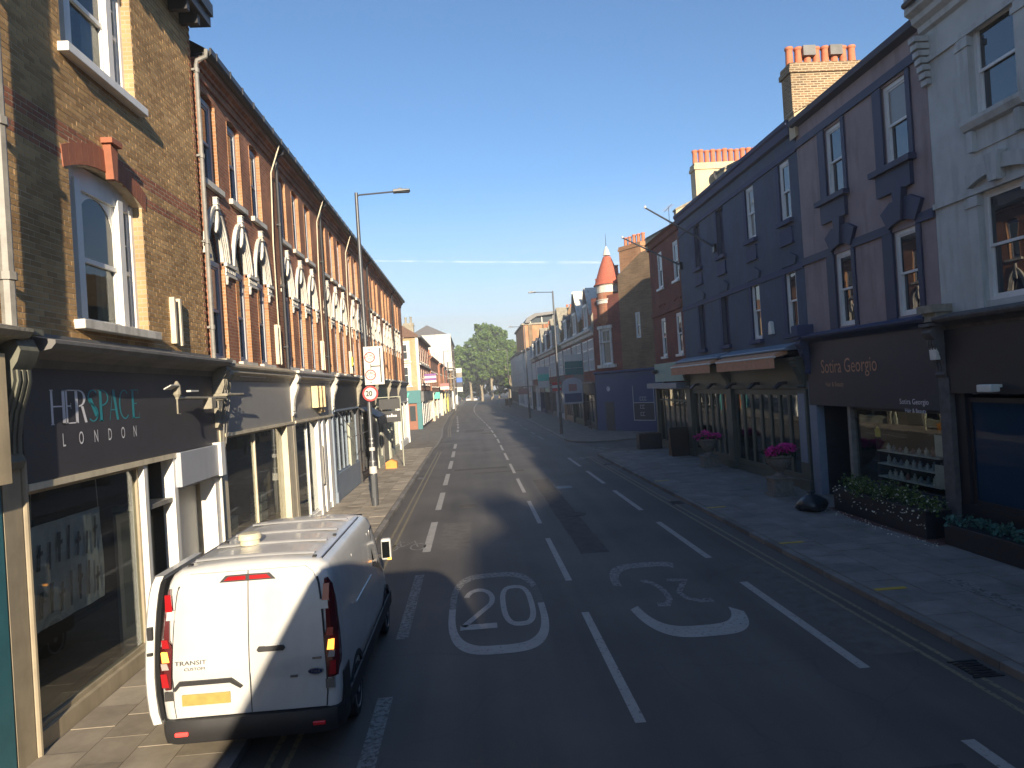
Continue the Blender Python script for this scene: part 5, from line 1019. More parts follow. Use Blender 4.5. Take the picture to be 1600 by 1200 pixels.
MB(FC).lathe(tc_, [(.7, 8.2), (.95, 8.7), (.95, 10.15), (.95, 10.9)], 24).build('turret', 'red_brick', rc, smooth=30)
for z0_, z1_ in ((10.0, 10.35), (10.85, 11.5)): MB(FC).lathe(tc_, [(.96, z0_), (1.0, z0_+.02), (1.0, z1_-.1), (1.06, z1_-.06), (1.06, z1_), (.9, z1_)], 24).build('turret_band', 'white_stucco', rc, smooth=30)
MB(FC).lathe(tc_, [(1.2, 11.5), (1.08, 11.62), (.68, 12.8), (.30, 13.75)], 24).build('turret_roof', 'red_tile', rc, smooth=30); MB(FC).lathe(tc_, [(.3, 13.85), (.18, 14.3), (.03, 14.6)], 12).build('turret_cap', 'white_stucco', rc); MB(FC).tube([(tc_[0], tc_[1], 14.5), (tc_[0], tc_[1], 15.6)], .03, 6, .012).build('finial_rod', 'iron_black', rc)
chimney(rc, FC, 3.2, 5.6, -1.5, -.4, 11.4, 14.1, 5, 'orange_brick', ph=.75, pr=.16, along='s'); MB(FC).prof_o([(3.3, 11.9), (LC, 11.9), (LC, 13.5), (6, 13.2)], -.3, 0).build('gable', 'brown_brick', rc)
MB(FC).box(0, LC, -.15, .10, PZ, 4.6).build('pub_front', 'shop_blue', rc); MB(FC).prof_s([(.05, 4.5), (.25, 4.6), (.25, 4.68), (.05, 4.75)], 0, LC).build('cornice', 'shop_blue', rc)
d_ = MB(FC).box(1.1, 2.1, .05, .12, PZ, 2.35).build('door', 'shop_navy', rc); MB(FC).lathe((1.3, .15), [(.05, 1.15), (.05, 1.22)], 8).build('door_knob', 'chrome', d_)
m = MB(FC); P = [(1.55+.19*math.cos(t), 3.35+.19*math.sin(t)) for t in [i*math.pi/12 for i in range(25)]]; Q = [(1.55+.15*math.cos(t), 3.35+.15*math.sin(t)) for t in [i*math.pi/12 for i in range(25)]]
m.strip(Q, P, .1, .115).box(1.49, 1.61, .1, .115, 3.25, 3.45).build('round_emblem', 'letter_white', rc)
mb_ = MB(FC).box(4.3, 4.36, .1, .12, .9, 3.5).box(6.5, 6.56, .1, .12, .9, 3.5).box(4.36, 6.5, .1, .12, .9, .96).box(4.36, 6.5, .1, .12, 2.2, 2.25).build('mural_frame', 'grey_wood', rc)
MB(FC).box(4.36, 6.5, .1, .108, .96, 2.2).build('mural_panel', 'shop_navy', rc)
for z, n_ in ((2.38, 3), (1.78, 2), (1.25, 2)):
    for j in range(n_): MB(FC).box(5.05+j*.26, 5.25+j*.26, .108, .116, z, z+.04).box(5.05+j*.26, 5.09+j*.26, .108, .116, z+.04, z+.24).box(5.05+j*.26, 5.25+j*.26, .108, .116, z+.24, z+.28).build('painted_mark', 'grey_wood', rc)
# street side of the corner house (blue shop windows) and the gabled row
F4 = frame(10.0, 0, 0, 1, -1, 0)
row = [('dark_red_brick', 'shop_navy', 'shop_navy'), ('stone_dark', 'olive', 'dark_green'), ('dark_red_brick', 'lead', 'brown_front'), ('stone_dark', 'blue_grey_wood', 'grey_wood'), ('dark_red_brick', 'navy_band', 'lead'), ('dark_red_brick', 'pale_green', 'stone_dark'), ('stone_dark', 'lead', 'navy_band'), ('dark_red_brick', 'grey_wood', 'white_wood'), ('dark_red_brick', 'lead', 'stone_dark')]
names = ['with navy shop posts joined to the turret house', 'with dark green shop posts, second from the turret house', 'with brown shop posts, third from the turret house', 'with grey shop posts, fourth from the turret house', 'fifth from the turret house', 'sixth from the turret house', 'seventh from the turret house', 'eighth from the turret house', 'next to the white houses']
for k, (wm, fas, fr) in enumerate(row):
    s0 = 56.4+k*6.6; s1 = s0+6.6
    r = root('gabled_house', F4((s0+s1)/2, 0, 0), 'dark brick dormer house, '+names[k], 'building', 'dormer houses beyond the side street')
    op = [(s0+.6, s0+3.0, 4.9, 7.5), (s0+3.6, s0+6.0, 4.9, 7.5)]
    b = MB(F4); wall(b, s0, s1, 3.9, 8.1, op, .2); mass(b, s0, s1, 3.9, 8.1); b.build('wall', wm, r)
    for q in op:                                   # wide windows with white grid
        m = MB(F4); n = 3
        for i in range(n+1): x = q[0]+(q[1]-q[0]-.14)*i/n; m.box(x, x+.14, -.12, .06, q[2], q[3])
        for z in (q[2], q[2]+.85, q[2]+1.7, q[3]-.12): m.box(q[0], q[1], -.1, .055, z, z+.12)
        w_ = m.build('window', 'white_wood', r)
        for i in range(n): x = q[0]+(q[1]-q[0])*i/n; MB(F4).box(x+.05, x+(q[1]-q[0])/n-.05, -.06, -.05, q[2]+.05, q[3]-.05).build('pane', 'row_reflection_glass', w_)
    MB(F4).prof_s([(0, 7.7), (.15, 7.75), (.2, 8.0), (.4, 8.1), (.4, 8.3), (0, 8.4)], s0, s1).build('cornice', 'white_stucco' if k % 4 != 3 else 'stone', r)
    MB(F4).quad((s0,.15,8.35), (s1,.15,8.35), (s1,-1.3,11.0), (s0,-1.3,11.0)).quad((s0,-1.3,11.0), (s1,-1.3,11.0), (s1,-5,12), (s0,-5,12)).quad((s0,-8,8.4), (s1,-8,8.4), (s1,-5,12), (s0,-5,12)).build('roof', 'slate', r)
    dm = root; c = s0+3.3
    d_ = MB(F4).box(c-.85, c+.85, -1.3, .02, 8.5, 10.4).prof_o([(c-1.0, 10.4), (c+1.0, 10.4), (c, 11.05)], -1.4, .1).build('dormer', 'slate' if k % 2 else 'stone_dark', r); m = MB(F4)
    m.box(c-.8, c-.62, .02, .1, 8.55, 10.4).box(c+.62, c+.8, .02, .1, 8.55, 10.4).box(c-.95, c+.95, .02, .14, 10.3, 10.5).box(c-.9, c+.9, .02, .16, 8.45, 8.6).box(c-.06, c+.06, .02, .08, 8.6, 10.3).build('dormer_frame', 'white_wood', d_); MB(F4).box(c-.62, c+.62, .02, .035, 8.6, 10.3).build('pane', 'dark_glass', d_)
    if k in (0, 1, 3, 4, 6):                       # some houses carry a brick gable round the upper window
        w2 = 2.3 if k % 2 else 1.9; zt = 12.3 if k % 2 else 11.7
        MB(F4).prof_o([(c-w2, 8.35), (c+w2, 8.35), (c+w2, 9.5), (c+.3, zt), (c-.3, zt), (c-w2, 9.5)], -2.2, .016).build('gable', ('red_brick', 'brown_brick', '', 'cream_render', 'dark_red_brick', '', 'stone')[k], r)
        for s_ in (-1, 1): MB(F4).loft([[(c+s_*(w2+.08), oo, 9.45), (c+s_*.28, oo, zt+.05), (c+s_*.28, oo, zt+.22), (c+s_*(w2+.12), oo, 9.62)] for oo in (-2.2, .1)]).build('gable_coping', 'white_stucco' if k < 2 else 'stone', r)
    # party wall with a shaped top, lit on its near face
    MB(F4).prof_s([(.15, 8.0), (.2, 9.2), (-.05, 9.7), (-.6, 10.6), (-.75, 11.7), (-1.0, 12.25), (-1.3, 11.9), (-3.5, 12.4), (-3.5, 8)], s0-.2, s0+.2).build('party_wall', 'brown_brick' if k % 2 else 'stone', r)
    chimney(r, F4, s0-.28, s0+.32, -3.2, -1.5, 11, 12.5, 4, 'orange_brick', ph=.7, pr=.16)
    MB(F4).box(s0+.3, s1-.3, -.1, .2, 3.0, 3.85).build('fascia', fas, r); MB(F4).box(s0, s1, -.1, .4, 3.86, 4.0).build('shop_cornice', 'lead', r)
    for x in (s0+.01, s1-.3): MB(F4).box(x, x+.29, -.1, .25, PZ, 3.84).build('pilaster', fr, r)
    glazing(r, F4, s0+.32, s1-.32, .5, 3.0, .0, [s0+1.8, s0+3.3, s0+4.8], fr, 'dark_glass', .14); MB(F4).box(s0+.32, s1-.32, -.1, .08, PZ, .5).build('stall_riser', fr, r)
gr_ = 'white rendered houses far along the right side'
F5 = frame(9.8, 0, 0, 1, -1, 0)
far_house(F5, 116, 130, 10.2, 'white rendered house next to the dormer row', 'white_render', 'grey_wood', 'white_wood', 'lead', 4, group=gr_)
far_house(frame(9.6, 0, 0, 1, -1, 0), 130, 146, 10.4, 'white rendered house, second beyond the dormer row', 'white_render', 'lead', 'white_wood', 'lead', 4, group=gr_)
far_house(frame(9.8, 0, 0, 1, -1, 0), 146, 175, 10.8, 'white rendered house, third beyond the dormer row', 'white_render', 'lead', 'lead', 'lead', 6, group=gr_)
bt = root('brick_block', (16, 134, 0), 'flat-topped brown brick block rising behind the white houses', 'building')
MB().box(9.9, 24, 128.5, 150, 10.3, 15.0).build('wall', 'orange_brick', bt); MB().box(9.6, 24.3, 128.2, 150.3, 15.0, 15.3).build('parapet', 'stone', bt)
for k in range(4): MB().box(10.8+k*2.6, 11.5+k*2.6, 128.2, 128.5, 10.6, 15).build('pier', 'brown_brick', bt)
gt = root('glass_penthouse', (17, 124, 0), 'curved grey-roofed glass penthouse on top of the dormer row', 'building')
P = [(10.2, 15.3), (10.6, 16.2), (12, 16.9), (18, 17.3), (22, 17.4), (22, 17.0), (18, 16.9), (12.4, 16.4), (11.2, 15.7), (11, 15.3)]
MB().prof_o(P, 127.5, 140).build('roof', 'lead', gt)
MB().box(10.9, 22, 128.6, 139, 12, 16.3).build('glass_wall', 'mid_glass', gt)
for k in range(6): MB().box(11.2+k*2.1, 11.35+k*2.1, 128.4, 128.6, 14.9, 16.6).build('mullion', 'sign_white', gt)
# ---- buildings behind the viewer on the right, whose shade lies on the road
for k, (s0, s1, zt, lb) in enumerate(((-6, 7.3, 11.6, 'plain brick house next to the white stuccoed house'), (-26, -6, 12.2, 'plain brick house two doors back from the white stuccoed house'), (-46, -26, 12.0, 'plain brick house three doors back from the white stuccoed house'), (-62, -46, 17.5, 'tall brick block behind the bus on the right side'), (-95, -62, 13.0, 'low long brick building behind the tall block'))):
    far_house(FR, s0, s1, zt, lb, 'stock_wall', 'lead', 'fascia_grey', 'stone', 4, group='houses behind the bus', ch=1.8)
# ================================================================== STREET FURNITURE
def lamp(x, y, arm, label, z=PZ, h=11.2, reach=1.9):
    r = root('street_lamp', (x, y, z), label, 'street lamp', 'street lamps')
    MB().lathe((x, y), [(.13, z), (.13, z+1.6), (.115, z+1.65), (.085, z+1.75), (.075, h*.6), (.06, h)], 12).build('column', 'lamp_grey', r, smooth=40)
    MB().box(x-.06, x+.06, y-.135, y-.125, z+.3, z+1.1).build('access_door', 'lamp_grey', r)
    MB().tube([(x, y, h-.15), (x+arm*.1, y, h-.08), (x+arm*(reach-.55), y, h-.02)], .03, 8).build('arm', 'lamp_grey', r)
    x0, x1 = sorted((x+arm*(reach-.6), x+arm*reach))
    hd = MB().prof_o([(x0, h-.06), (x1, h-.02), (x1, h+.03), (x0+.1, h+.05), (x0, h+.03)], y-.14, y+.14); hd.box((x0+x1)/2-.12, (x0+x1)/2+.02, y-.05, y+.05, h+.05, h+.10); hd.build('head', 'lamp_grey', r, bevel=.012)
    MB().box(x0+.14, x1-.03, y-.1, y+.1, h-.062, h-.045).build('lens', 'mid_glass', r)
    return r
l1 = lamp(-3.67, 25.4, 1, 'tall grey street lamp carrying the white width sign and red ringed 20 sign')
for z, m, hh in ((1.95, 'sign_white', .12), (1.55, 'steel', .05), (2.2, 'steel', .05), (2.35, 'steel', .05), (1.15, 'sign_white', .25)): MB().lathe((-3.67, 25.4), [(.105 if z > 1.7 else .137, z+.1), (.105 if z > 1.7 else .137, z+.1+hh)], 12).build('sticker', m, l1)
lamp(6.68, 54.8, -1, 'tall grey street lamp at the side street kerb near the turret house'); lamp(6.7, 85.4, -1, 'tall grey street lamp along the right kerb, second past the side street'); lamp(-4.4, 118, 1, 'thin grey street lamp before the red brick shops on the left', h=10.6)
lamp(7.0, 135, -1, 'distant grey street lamp before the white houses'); lamp(-3.6, -24, 1, 'grey street lamp behind the bus')
FS = frame(-3.4, 25.2, 1, 0, 0, -1)                      # sign face towards the camera
sg = root('width_sign', (-3.4, 25.2, 4.37), 'white plate with two red ringed width limits and a black junction diagram', 'sign')
MB(FS).box(-.34, .34, -.02, .0, 4.37, 5.72).build('plate', 'sign_white', sg, bevel=.012)
for z in (4.6, 5.5): MB(FS).box(-.3, .1, -.08, -.02, z, z+.05).build('clamp', 'steel', sg)
for cz in (5.34, 4.72):
    m = MB(FS); t_ = [i*math.pi/16 for i in range(33)]; m.strip([(-.13+.155*math.cos(t), cz+.155*math.sin(t)) for t in t_], [(-.13+.19*math.cos(t), cz+.19*math.sin(t)) for t in t_], 0, .004); m.build('red_ring', 'sign_red', sg)
    for sgn in (-1, 1): MB(FS).prof_o([(-.13+sgn*.14, cz-.03), (-.13+sgn*.14, cz+.03), (-.13+sgn*.10, cz)], .001, .004).build('arrowhead', 'sign_black', sg)
text('lettering', '2.1m', FS, -.24, 5.37, .0, .085, 'sign_black', sg, xs=.9, thick=.004); text('lettering', "7'0\"", FS, -.20, 5.235, .0, .08, 'sign_black', sg, thick=.004)
text('lettering', '2.0m', FS, -.24, 4.75, .0, .085, 'sign_black', sg, xs=.9, thick=.004); text('lettering', "6'6\"", FS, -.20, 4.615, .0, .08, 'sign_black', sg, thick=.004)
MB(FS).box(.215, .255, 0, .004, 4.45, 5.65).box(-.10, .215, 0, .004, 5.0, 5.04).box(-.12, -.09, 0, .004, 4.94, 5.1).box(-.15, -.11, 0, .004, 5.58, 5.63).box(-.15, -.11, 0, .004, 4.43, 4.48).build('diagram', 'sign_black', sg)
s2 = root('speed_sign', (-3.58, 25.2, 3.8), 'round red ringed 20 speed sign on the near lamp post', 'sign'); FS2 = frame(-3.58, 25.2, 1, 0, 0, -1); t_ = [i*math.pi/20 for i in range(41)]
MB(FS2).prof_o([(.27*math.cos(t), 4.07+.27*math.sin(t)) for t in t_[:-1]], -.02, 0).build('plate', 'sign_white', s2); MB(FS2).strip([(.205*math.cos(t), 4.07+.205*math.sin(t)) for t in t_], [(.27*math.cos(t), 4.07+.27*math.sin(t)) for t in t_], 0, .004).build('red_ring', 'sign_red', s2); text('lettering', '20', FS2, -.16, 3.985, 0, .185, 'sign_black', s2, xs=.86, thick=.004); MB(FS2).box(-.1, .1, -.08, -.02, 4.05, 4.1).build('clamp', 'steel', s2)
plate_sign('estate_board', 'green and white letting board above the dormer row shops', 'sign', 8.2, 9.8, 62, 4.7, 6.5, ['teal', 'teal', 'sign_white'])
eb = root('estate_board', (8.6, 61, 2.4), 'large arched letting board with pink and navy panel by the dormer row', 'sign'); FE = frame(7.75, 60.6, 1, 0, 0, -1); P = [(0, 2.2), (1.7, 2.2), (1.7, 4.0)]+[(.85+.85*math.cos(t), 4.0+.45*math.sin(t)) for t in [i*math.pi/8 for i in range(1, 8)]]+[(0, 4.0)]
MB(FE).prof_o(P, -.05, 0).build('panel', 'grey_wood', eb); MB(FE).box(.12, 1.58, 0, .01, 2.35, 3.1).build('lower_panel', 'shop_blue', eb); MB(FE).box(.5, 1.2, 0, .01, 3.3, 3.9).build('portrait_panel', 'pink_front', eb); MB(FE).tube([(0, -.05, 2.3), (2.3, -.05, 2.3)], .03, 6).build('arm', 'lamp_grey', eb)
plate_sign('estate_board', 'aqua and white letting board past the arched one', 'sign', 8.2, 9.6, 88, 3.6, 6.2, ['sign_white', 'sign_aqua', 'grey_wood'])
o = plate_sign('shop_sign', 'round red hanging sign over the dormer row pavement', 'sign', 8.8, 9.8, 78, 3.2, 4.2, ['sign_red', 'sign_white', 'sign_red']); plate_sign('shop_sign', 'red oval hanging sign by the far white houses', 'sign', 7.6, 9.4, 118, 2.6, 3.6, ['pink_front'])
for x, y_, nm in ((7.1, 150, 'near'), (7.9, 151, 'far')): o = MB().box(x-.35, x+.35, y_-.3, y_+.3, PZ, 1.5).box(x-.38, x+.38, y_-.33, y_+.33, 1.5, 1.56).build('street_cabinet', 'iron_black', loc=(x, y_, PZ)); meta(o, 'dark street cabinet on the far right pavement before the trees', 'cabinet', 'street cabinets')
# flag poles, dish, alarm, floodlight
for s_, z, z2, lb in ((29.3, 9.3, 11.6, 'on the navy house'), (34.2, 9.4, 11.3, 'at the edge of the red house')):
    fp = root('flag_pole', FR(s_, 0, z), 'bare slanting flag pole '+lb, 'flag pole', 'flag poles'); MB(FR).tube([(s_, .05, z), (s_+2.0, 2.4, z2)], .05, 8, .035).build('pole', 'lamp_grey', fp); MB(FR).box(s_-.1, s_+.12, 0, .14, z-.2, z+.15).build('bracket', 'iron_black', fp); c = FR(s_+2.0, 2.4, z2); MB().lathe((c[0], c[1]), [(.02, c[2]-.05), (.06, c[2]), (.05, c[2]+.07), (.01, c[2]+.1)], 8).build('truck', 'sign_white', fp)
sdh = root('satellite_dish', FR(33.55, -1.6, 13.2), 'grey satellite dish on the cream chimney of the navy house', 'satellite dish'); c = Vector(FR(33.4, -1.7, 13.35)); ax = Vector((.5, -.75, .3)).normalized(); u_ = ax.orthogonal().normalized(); v_ = ax.cross(u_)
m = MB(); secs = []
for rr_, dd in ((.02, .0), (.15, .02), (.28, .07), (.36, .12)): secs.append([tuple(c+(u_*math.cos(t)+v_*math.sin(t))*rr_+ax*dd) for t in [i*math.pi/8 for i in range(16)]])
m.loft(secs, True, False).build('reflector', 'lamp_grey', sdh, smooth='all'); MB().tube([tuple(c-v_*.3+ax*.1), tuple(c+ax*.5)], .015, 6).tube([tuple(c), FR(33.62, -1.6, 13.1)], .025, 6).build('mount', 'iron_black', sdh)
an = root('aerial', FR(39.9, -1.2, 12.4), 'thin rooftop aerial above the red house', 'aerial'); m = MB(FR).tube([(39.9, -1.2, 12.4), (39.9, -1.2, 13.7)], .015, 5).tube([(39.2, -1.2, 13.65), (40.8, -1.2, 13.6)], .012, 5)
for k in range(7): m.tube([(39.3+k*.22, -1.4, 13.63), (39.3+k*.22, -1.0, 13.63)], .008, 4)
m.build('mast', 'iron_black', an)
o = MB(FR).prof_o([(24.1, 5.25), (24.42, 5.25), (24.36, 5.66), (24.26, 5.72), (24.16, 5.66)], 0, .12).build('alarm_box', 'alarm_white', loc=FR(24.2, 0, 5.25), bevel=.015); meta(o, 'cream alarm box between the lower windows of the navy house', 'alarm box')
o = MB(FR).prof_o([(15.18, 4.0), (15.4, 4.0), (15.44, 4.45), (15.36, 4.55), (15.2, 4.55), (15.14, 4.45)], .18, .32).build('alarm_box', 'alarm_white', loc=FR(15.3, .2, 4.0), bevel=.015); meta(o, 'white alarm box on the bracket between the salon and the black shop', 'alarm box')
fl = root('flood_light', FR(13.55, .3, 3.35), 'white flood light over the blue filmed shop window', 'light'); MB(FR).box(13.35, 13.75, .3, .5, 3.3, 3.45).build('housing', 'alarm_white', fl, bevel=.02); MB(FR).box(13.5, 13.58, .1, .32, 3.38, 3.44).build('arm', 'alarm_white', fl)
fl = root('flood_light', FR(39.4, .2, 4.3), 'small round lamp on the pale green fascia', 'light'); MB(FR).lathe((39.6, .26), [(.05, 4.2), (.16, 4.26), (.18, 4.36), (.1, 4.44)], 10).build('housing', 'iron_black', fl)
# ---- planters
def leafcloud(F, pts, size, name, mat, par, rs, flat=False):
    m = MB()
    for c in pts:
        c = Vector(c); d = Vector((rs.gauss(0, 1), rs.gauss(0, 1), rs.gauss(0, 1)+.4)).normalized(); u = d.orthogonal().normalized(); v = d.cross(u); a = rs.uniform(0, 6.28); sz = size*rs.uniform(.6, 1.35)
        u, v = (u*math.cos(a)+v*math.sin(a))*sz, (v*math.cos(a)-u*math.sin(a))*sz*.7
        i = len(m.v); m.v += [tuple(c-u), tuple(c-v*.8+d*sz*.15), tuple(c+u), tuple(c+v*.8+d*sz*.15)]; m.f.append([i, i+1, i+2, i+3])
    return m.build(name, mat, par)
def blob(rs, c, rx, ry, rz, n, shell=.55):
    P = []
    while len(P) < n:
        v = Vector((rs.uniform(-1, 1), rs.uniform(-1, 1), rs.uniform(-1, 1))); l = v.length
        if shell < l < 1: P.append((c[0]+v.x*rx, c[1]+v.y*ry, c[2]+v.z*rz))
    return P
def urn(x, y, h, label):
    rs = random.Random(int(x*100+y)); r = root('flower_urn', (x, y, PZ), label, 'planter', 'stone urns of pink flowers'); z = PZ
    MB().box(x-.36, x+.36, y-.36, y+.36, z, z+.10).box(x-.30, x+.30, y-.30, y+.30, z+.10, z+.42*h).box(x-.34, x+.34, y-.34, y+.34, z+.42*h, z+.42*h+.06).build('pedestal', 'pot_stone', r, bevel=.012); q = z+.42*h+.06
    MB().lathe((x, y), [(.20, q), (.20, q+.05), (.10, q+.12), (.10, q+.18), (.24, q+.28), (.36, q+.46), (.38, q+.58), (.44, q+.63), (.44, q+.70), (.36, q+.70)], 20).build('bowl', 'pot_stone', r, smooth=35)
    t = q+.72; leafcloud(ID, blob(rs, (x, y, t+.02), .5, .5, .22, 420, .3), .055, 'leaves', 'leaf_dark', r, rs); P = [p for j in range(9) for p in blob(rs, (x+rs.uniform(-.38, .38), y+rs.uniform(-.38, .38), t+.08+rs.uniform(-.08, .1)), .22, .22, .15, 75, .6) if p[2] > t-.16]; leafcloud(ID, P, .055, 'flowers', 'petal_pink', r, rs)
urn(9.35, 21.6, 1.25, 'stone urn of pink flowers by the restaurant doors next to the salon'); urn(9.75, 29.4, 1.05, 'stone urn of pink flowers by the restaurant doors next to the pavement board')
rs = random.Random(21)
tp = root('trough_planter', (9.95, 16.6, PZ), 'long black trough with trailing cream-flowered greenery under the salon window', 'planter')
MB(FR).box(14.95, 18.9, .35, .95, PZ, .72).build('trough', 'fascia_black', tp, bevel=.01); P = []
for k in range(40): P += blob(rs, FR(rs.uniform(14.95, 18.95), rs.uniform(.4, .95), .80+rs.uniform(-.08, .15)), .26, .26, .22, 50, .1)
leafcloud(ID, P, .042, 'foliage', 'leaf_box', tp, rs); leafcloud(ID, rs.sample(P, 260)+[FR(rs.uniform(14.9, 18.9), .98, rs.uniform(.35, .9)) for k in range(90)], .032, 'blossom', 'petal_cream', tp, rs)
sheet([(9.55, 14.4), (9.5, 16), (9.4, 17.5), (9.6, 19.2), (10.2, 19.2), (10.2, 14.4)], PZ+.014, 'mulch_strip', 'mulch', kind='structure')
leafcloud(ID, [(rs.uniform(9.2, 9.6), rs.uniform(14.2, 18.8), PZ+.03) for k in range(70)], .025, 'fallen_petals', 'petal_cream', None, rs); meta(bpy.data.objects['fallen_petals'], 'cream petals scattered on the pavement below the trough', 'petals', kind='stuff')
tp2 = root('trough_planter', (10.1, 12.4, PZ), 'low black trough with blue-green leaves under the blue filmed window', 'planter'); MB(FR).box(10.6, 14.5, .3, .85, PZ, .55).build('trough', 'fascia_black', tp2, bevel=.01); P = []
for k in range(26): P += blob(rs, FR(rs.uniform(10.7, 14.4), rs.uniform(.4, .8), .62), .2, .2, .14, 34, .1)
leafcloud(ID, P, .05, 'foliage', 'leaf_blue', tp2, rs)
m = MB(); secs = []                                     # slumped rubbish bag
for z, q in ((0, .27), (.08, .37), (.20, .37), (.31, .30), (.40, .18), (.45, .06), (.52, .10)): secs.append([(9.05+q*(1+.16*math.sin(3*t+z*9)+.08*math.sin(7*t))*math.cos(t)*1.1, 18.95+q*(1+.14*math.cos(4*t+z*7))*math.sin(t), PZ+.012+z) for t in [i*math.pi/10 for i in range(20)]])
o = m.loft(secs).build('rubbish_bag', 'bag_black', loc=(9.05, 18.95, PZ), smooth='all'); meta(o, 'slumped black rubbish bag beside the trailing trough', 'bag')
ab = root('a_board', (9.9, 34.4, PZ), 'dark brown pavement board standing beside the pale green shop', 'sign')
for sg_ in (-1, 1): MB().loft([[(9.5, 34.4+sg_*.32, PZ), (10.4, 34.4+sg_*.32, PZ), (10.4, 34.4+sg_*.29, PZ), (9.5, 34.4+sg_*.29, PZ)], [(9.5, 34.4+sg_*.05, 1.5), (10.4, 34.4+sg_*.05, 1.5), (10.4, 34.4+sg_*.02, 1.5), (9.5, 34.4+sg_*.02, 1.5)]]).build('board', 'brown_front' if sg_ > 0 else 'soil', ab)
MB().box(9.5, 10.4, 34.36, 34.44, 1.46, 1.5).build('hinge', 'iron_black', ab)
hb = root('hoarding', (9.4, 39.0, PZ), 'black planter box at the corner of the side street', 'planter'); MB().box(8.95, 10.2, 38.5, 39.3, PZ, .95).build('box', 'fascia_black', hb, bevel=.01); MB().box(9.0, 10.15, 38.55, 39.25, .95, .97).build('soil', 'soil', hb)
def bicycle(x, y, label):
    r = root('bicycle', (x, y, PZ), label, 'bicycle'); F = frame(x, y, 0, 1, -1, 0); z = PZ+.33
    for s_ in (-.5, .5):
        w_ = MB(F).tube([(s_+.32*math.cos(t), 0, z+.32*math.sin(t)) for t in [i*math.pi/10 for i in range(21)]], .02, 6).build('wheel', 'tyre', r); mm = MB(F)
        for i in range(8): mm.tube([(s_, 0, z), (s_+.31*math.cos(i*math.pi/4), 0, z+.31*math.sin(i*math.pi/4))], .004, 4)
        mm.build('spokes', 'steel', w_)
    MB(F).tube([(-.5, 0, z), (-.05, 0, z-.04), (.38, 0, z+.42), (-.18, 0, z+.44), (-.05, 0, z-.04)], .018, 6).tube([(-.5, 0, z), (-.18, 0, z+.44)], .014, 6).tube([(.5, 0, z), (.36, 0, z+.56)], .016, 6).build('frame', 'iron_black', r)
    MB(F).tube([(.36, -.25, z+.62), (.36, 0, z+.58), (.36, .25, z+.62)], .014, 6).build('handlebar', 'iron_black', r); MB(F).prof_z([(-.34, -.07), (-.08, -.02), (-.08, .02), (-.34, .07)], z+.54, z+.59).tube([(-.19, 0, z+.4), (-.21, 0, z+.55)], .013, 6).build('saddle', 'iron_black', r)
bicycle(9.55, 58.5, 'dark bicycle leaning by the navy shop front of the turret corner')
# ================================================================== VAN
VX, VY = -2.64, 8.02
van = root('delivery_van', (VX, VY, 0), 'white delivery van parked half on the kerb with its side door slid open', 'van')
HP = [(.90, .42), (.955, .52), (.98, .75), (.985, 1.0), (.975, 1.25), (.965, 1.5), (.95, 1.72), (.928, 1.92), (.90, 2.04), (.855, 2.12), (.77, 2.17), (.50, 2.20), (.25, 2.215), (0, 2.22)]
def rooft(y): 
    if y < 3.0: return 2.22
    if y < 3.25: return 2.22-.03*((y-3.0)/.25)
    if y < 4.15: return 2.19-.93*((y-3.25)/.9)
    return 1.26-.28*((y-4.15)/.85)
def wid(y): return 1.0 if y < 3.4 else 1.0-.10*((y-3.4)/1.55)**2
def rear(z): return 0 if z < 1.05 else .17*((z-1.05)/1.17)**1.5
def section(y, inset=0.0, shear=1.0):
    k = (rooft(y)-.42)/1.80; half = []
    for x, z in HP:
        zz = .42+(z-.42)*k; xx = max(0, x*wid(y)-inset*(1 if x > .3 else x/.3)); zt = zz-(inset if z > 1.9 else 0)
        half.append((xx, zt, y+rear(z)*shear))
    full = half+[(-x, z, yy) for x, z, yy in half[-2::-1]]
    return [(VX+x, VY+yy, z) for x, z, yy in full]
m = MB(); secs = [section(0, .11), section(.012, .06), section(.04, .025), section(.09, .005), section(.16, 0)]
for y in (.6, 1.2, 1.8, 2.4, 2.9, 3.1, 3.25, 3.5, 3.8, 4.0, 4.15, 4.3): secs.append(section(y, 0, max(0, 1-y/1.2)))
secs += [section(4.6, .01, 0), section(4.8, .04, 0), section(4.92, .1, 0)]
m.loft(secs, False, False); n = len(HP)*2-1
m.f.append(list(range(n))[::-1]); m.f.append([len(m.v)-n+i for i in range(n)])
for a in range(len(secs)-1): m.f.append([a*n, (a+1)*n, (a+1)*n+n-1, a*n+n-1])
m.build('body', 'van_white', van, smooth=32)
def rp(x, z, o=0.0): return (VX+x, VY+rear(z)-o, z)         # point on the rear face
def rpanel(poly, o0, o1, name, mat, par=van, **k):
    mm = MB(); mm.loft([[rp(x, z, o0) for x, z in poly], [rp(x, z, o1) for x, z in poly]]); return mm.build(name, mat, par, **k)
def xe(z):                                                   # half width of the rear face at height z
    for (x0, z0_), (x1, z1_) in zip(HP[:-1], HP[1:]):
        if z0_ <= z <= z1_: return x0+(x1-x0)*(z-z0_)/(z1_-z0_+1e-9)
    return .9
def reardoor(sx):
    zs_ = [.60, .75, .92, .98, 1.05, 1.2, 1.4, 1.6, 1.8, 1.95, 2.06, 2.125]; mm = MB(); secs = []
    for z in zs_:
        e = xe(z)-(.155 if z < 1.98 else .155+.05*((z-1.98)/.14)**2); nn = 7; dent = -.012 if .90 < z < .985 else 0
        outer = [rp(sx*(.006+(e-.006)*i/nn), z, .016+dent+.012*math.sin(math.pi*i/nn)*(1 if z > .9 else .3)) for i in range(nn+1)]
        secs.append(outer+[rp(sx*e, z, -.02), rp(sx*.006, z, -.02)])
    return mm.loft(secs).build('rear_door', 'van_white', van, smooth=35)
dl, dr = reardoor(-1), reardoor(1)
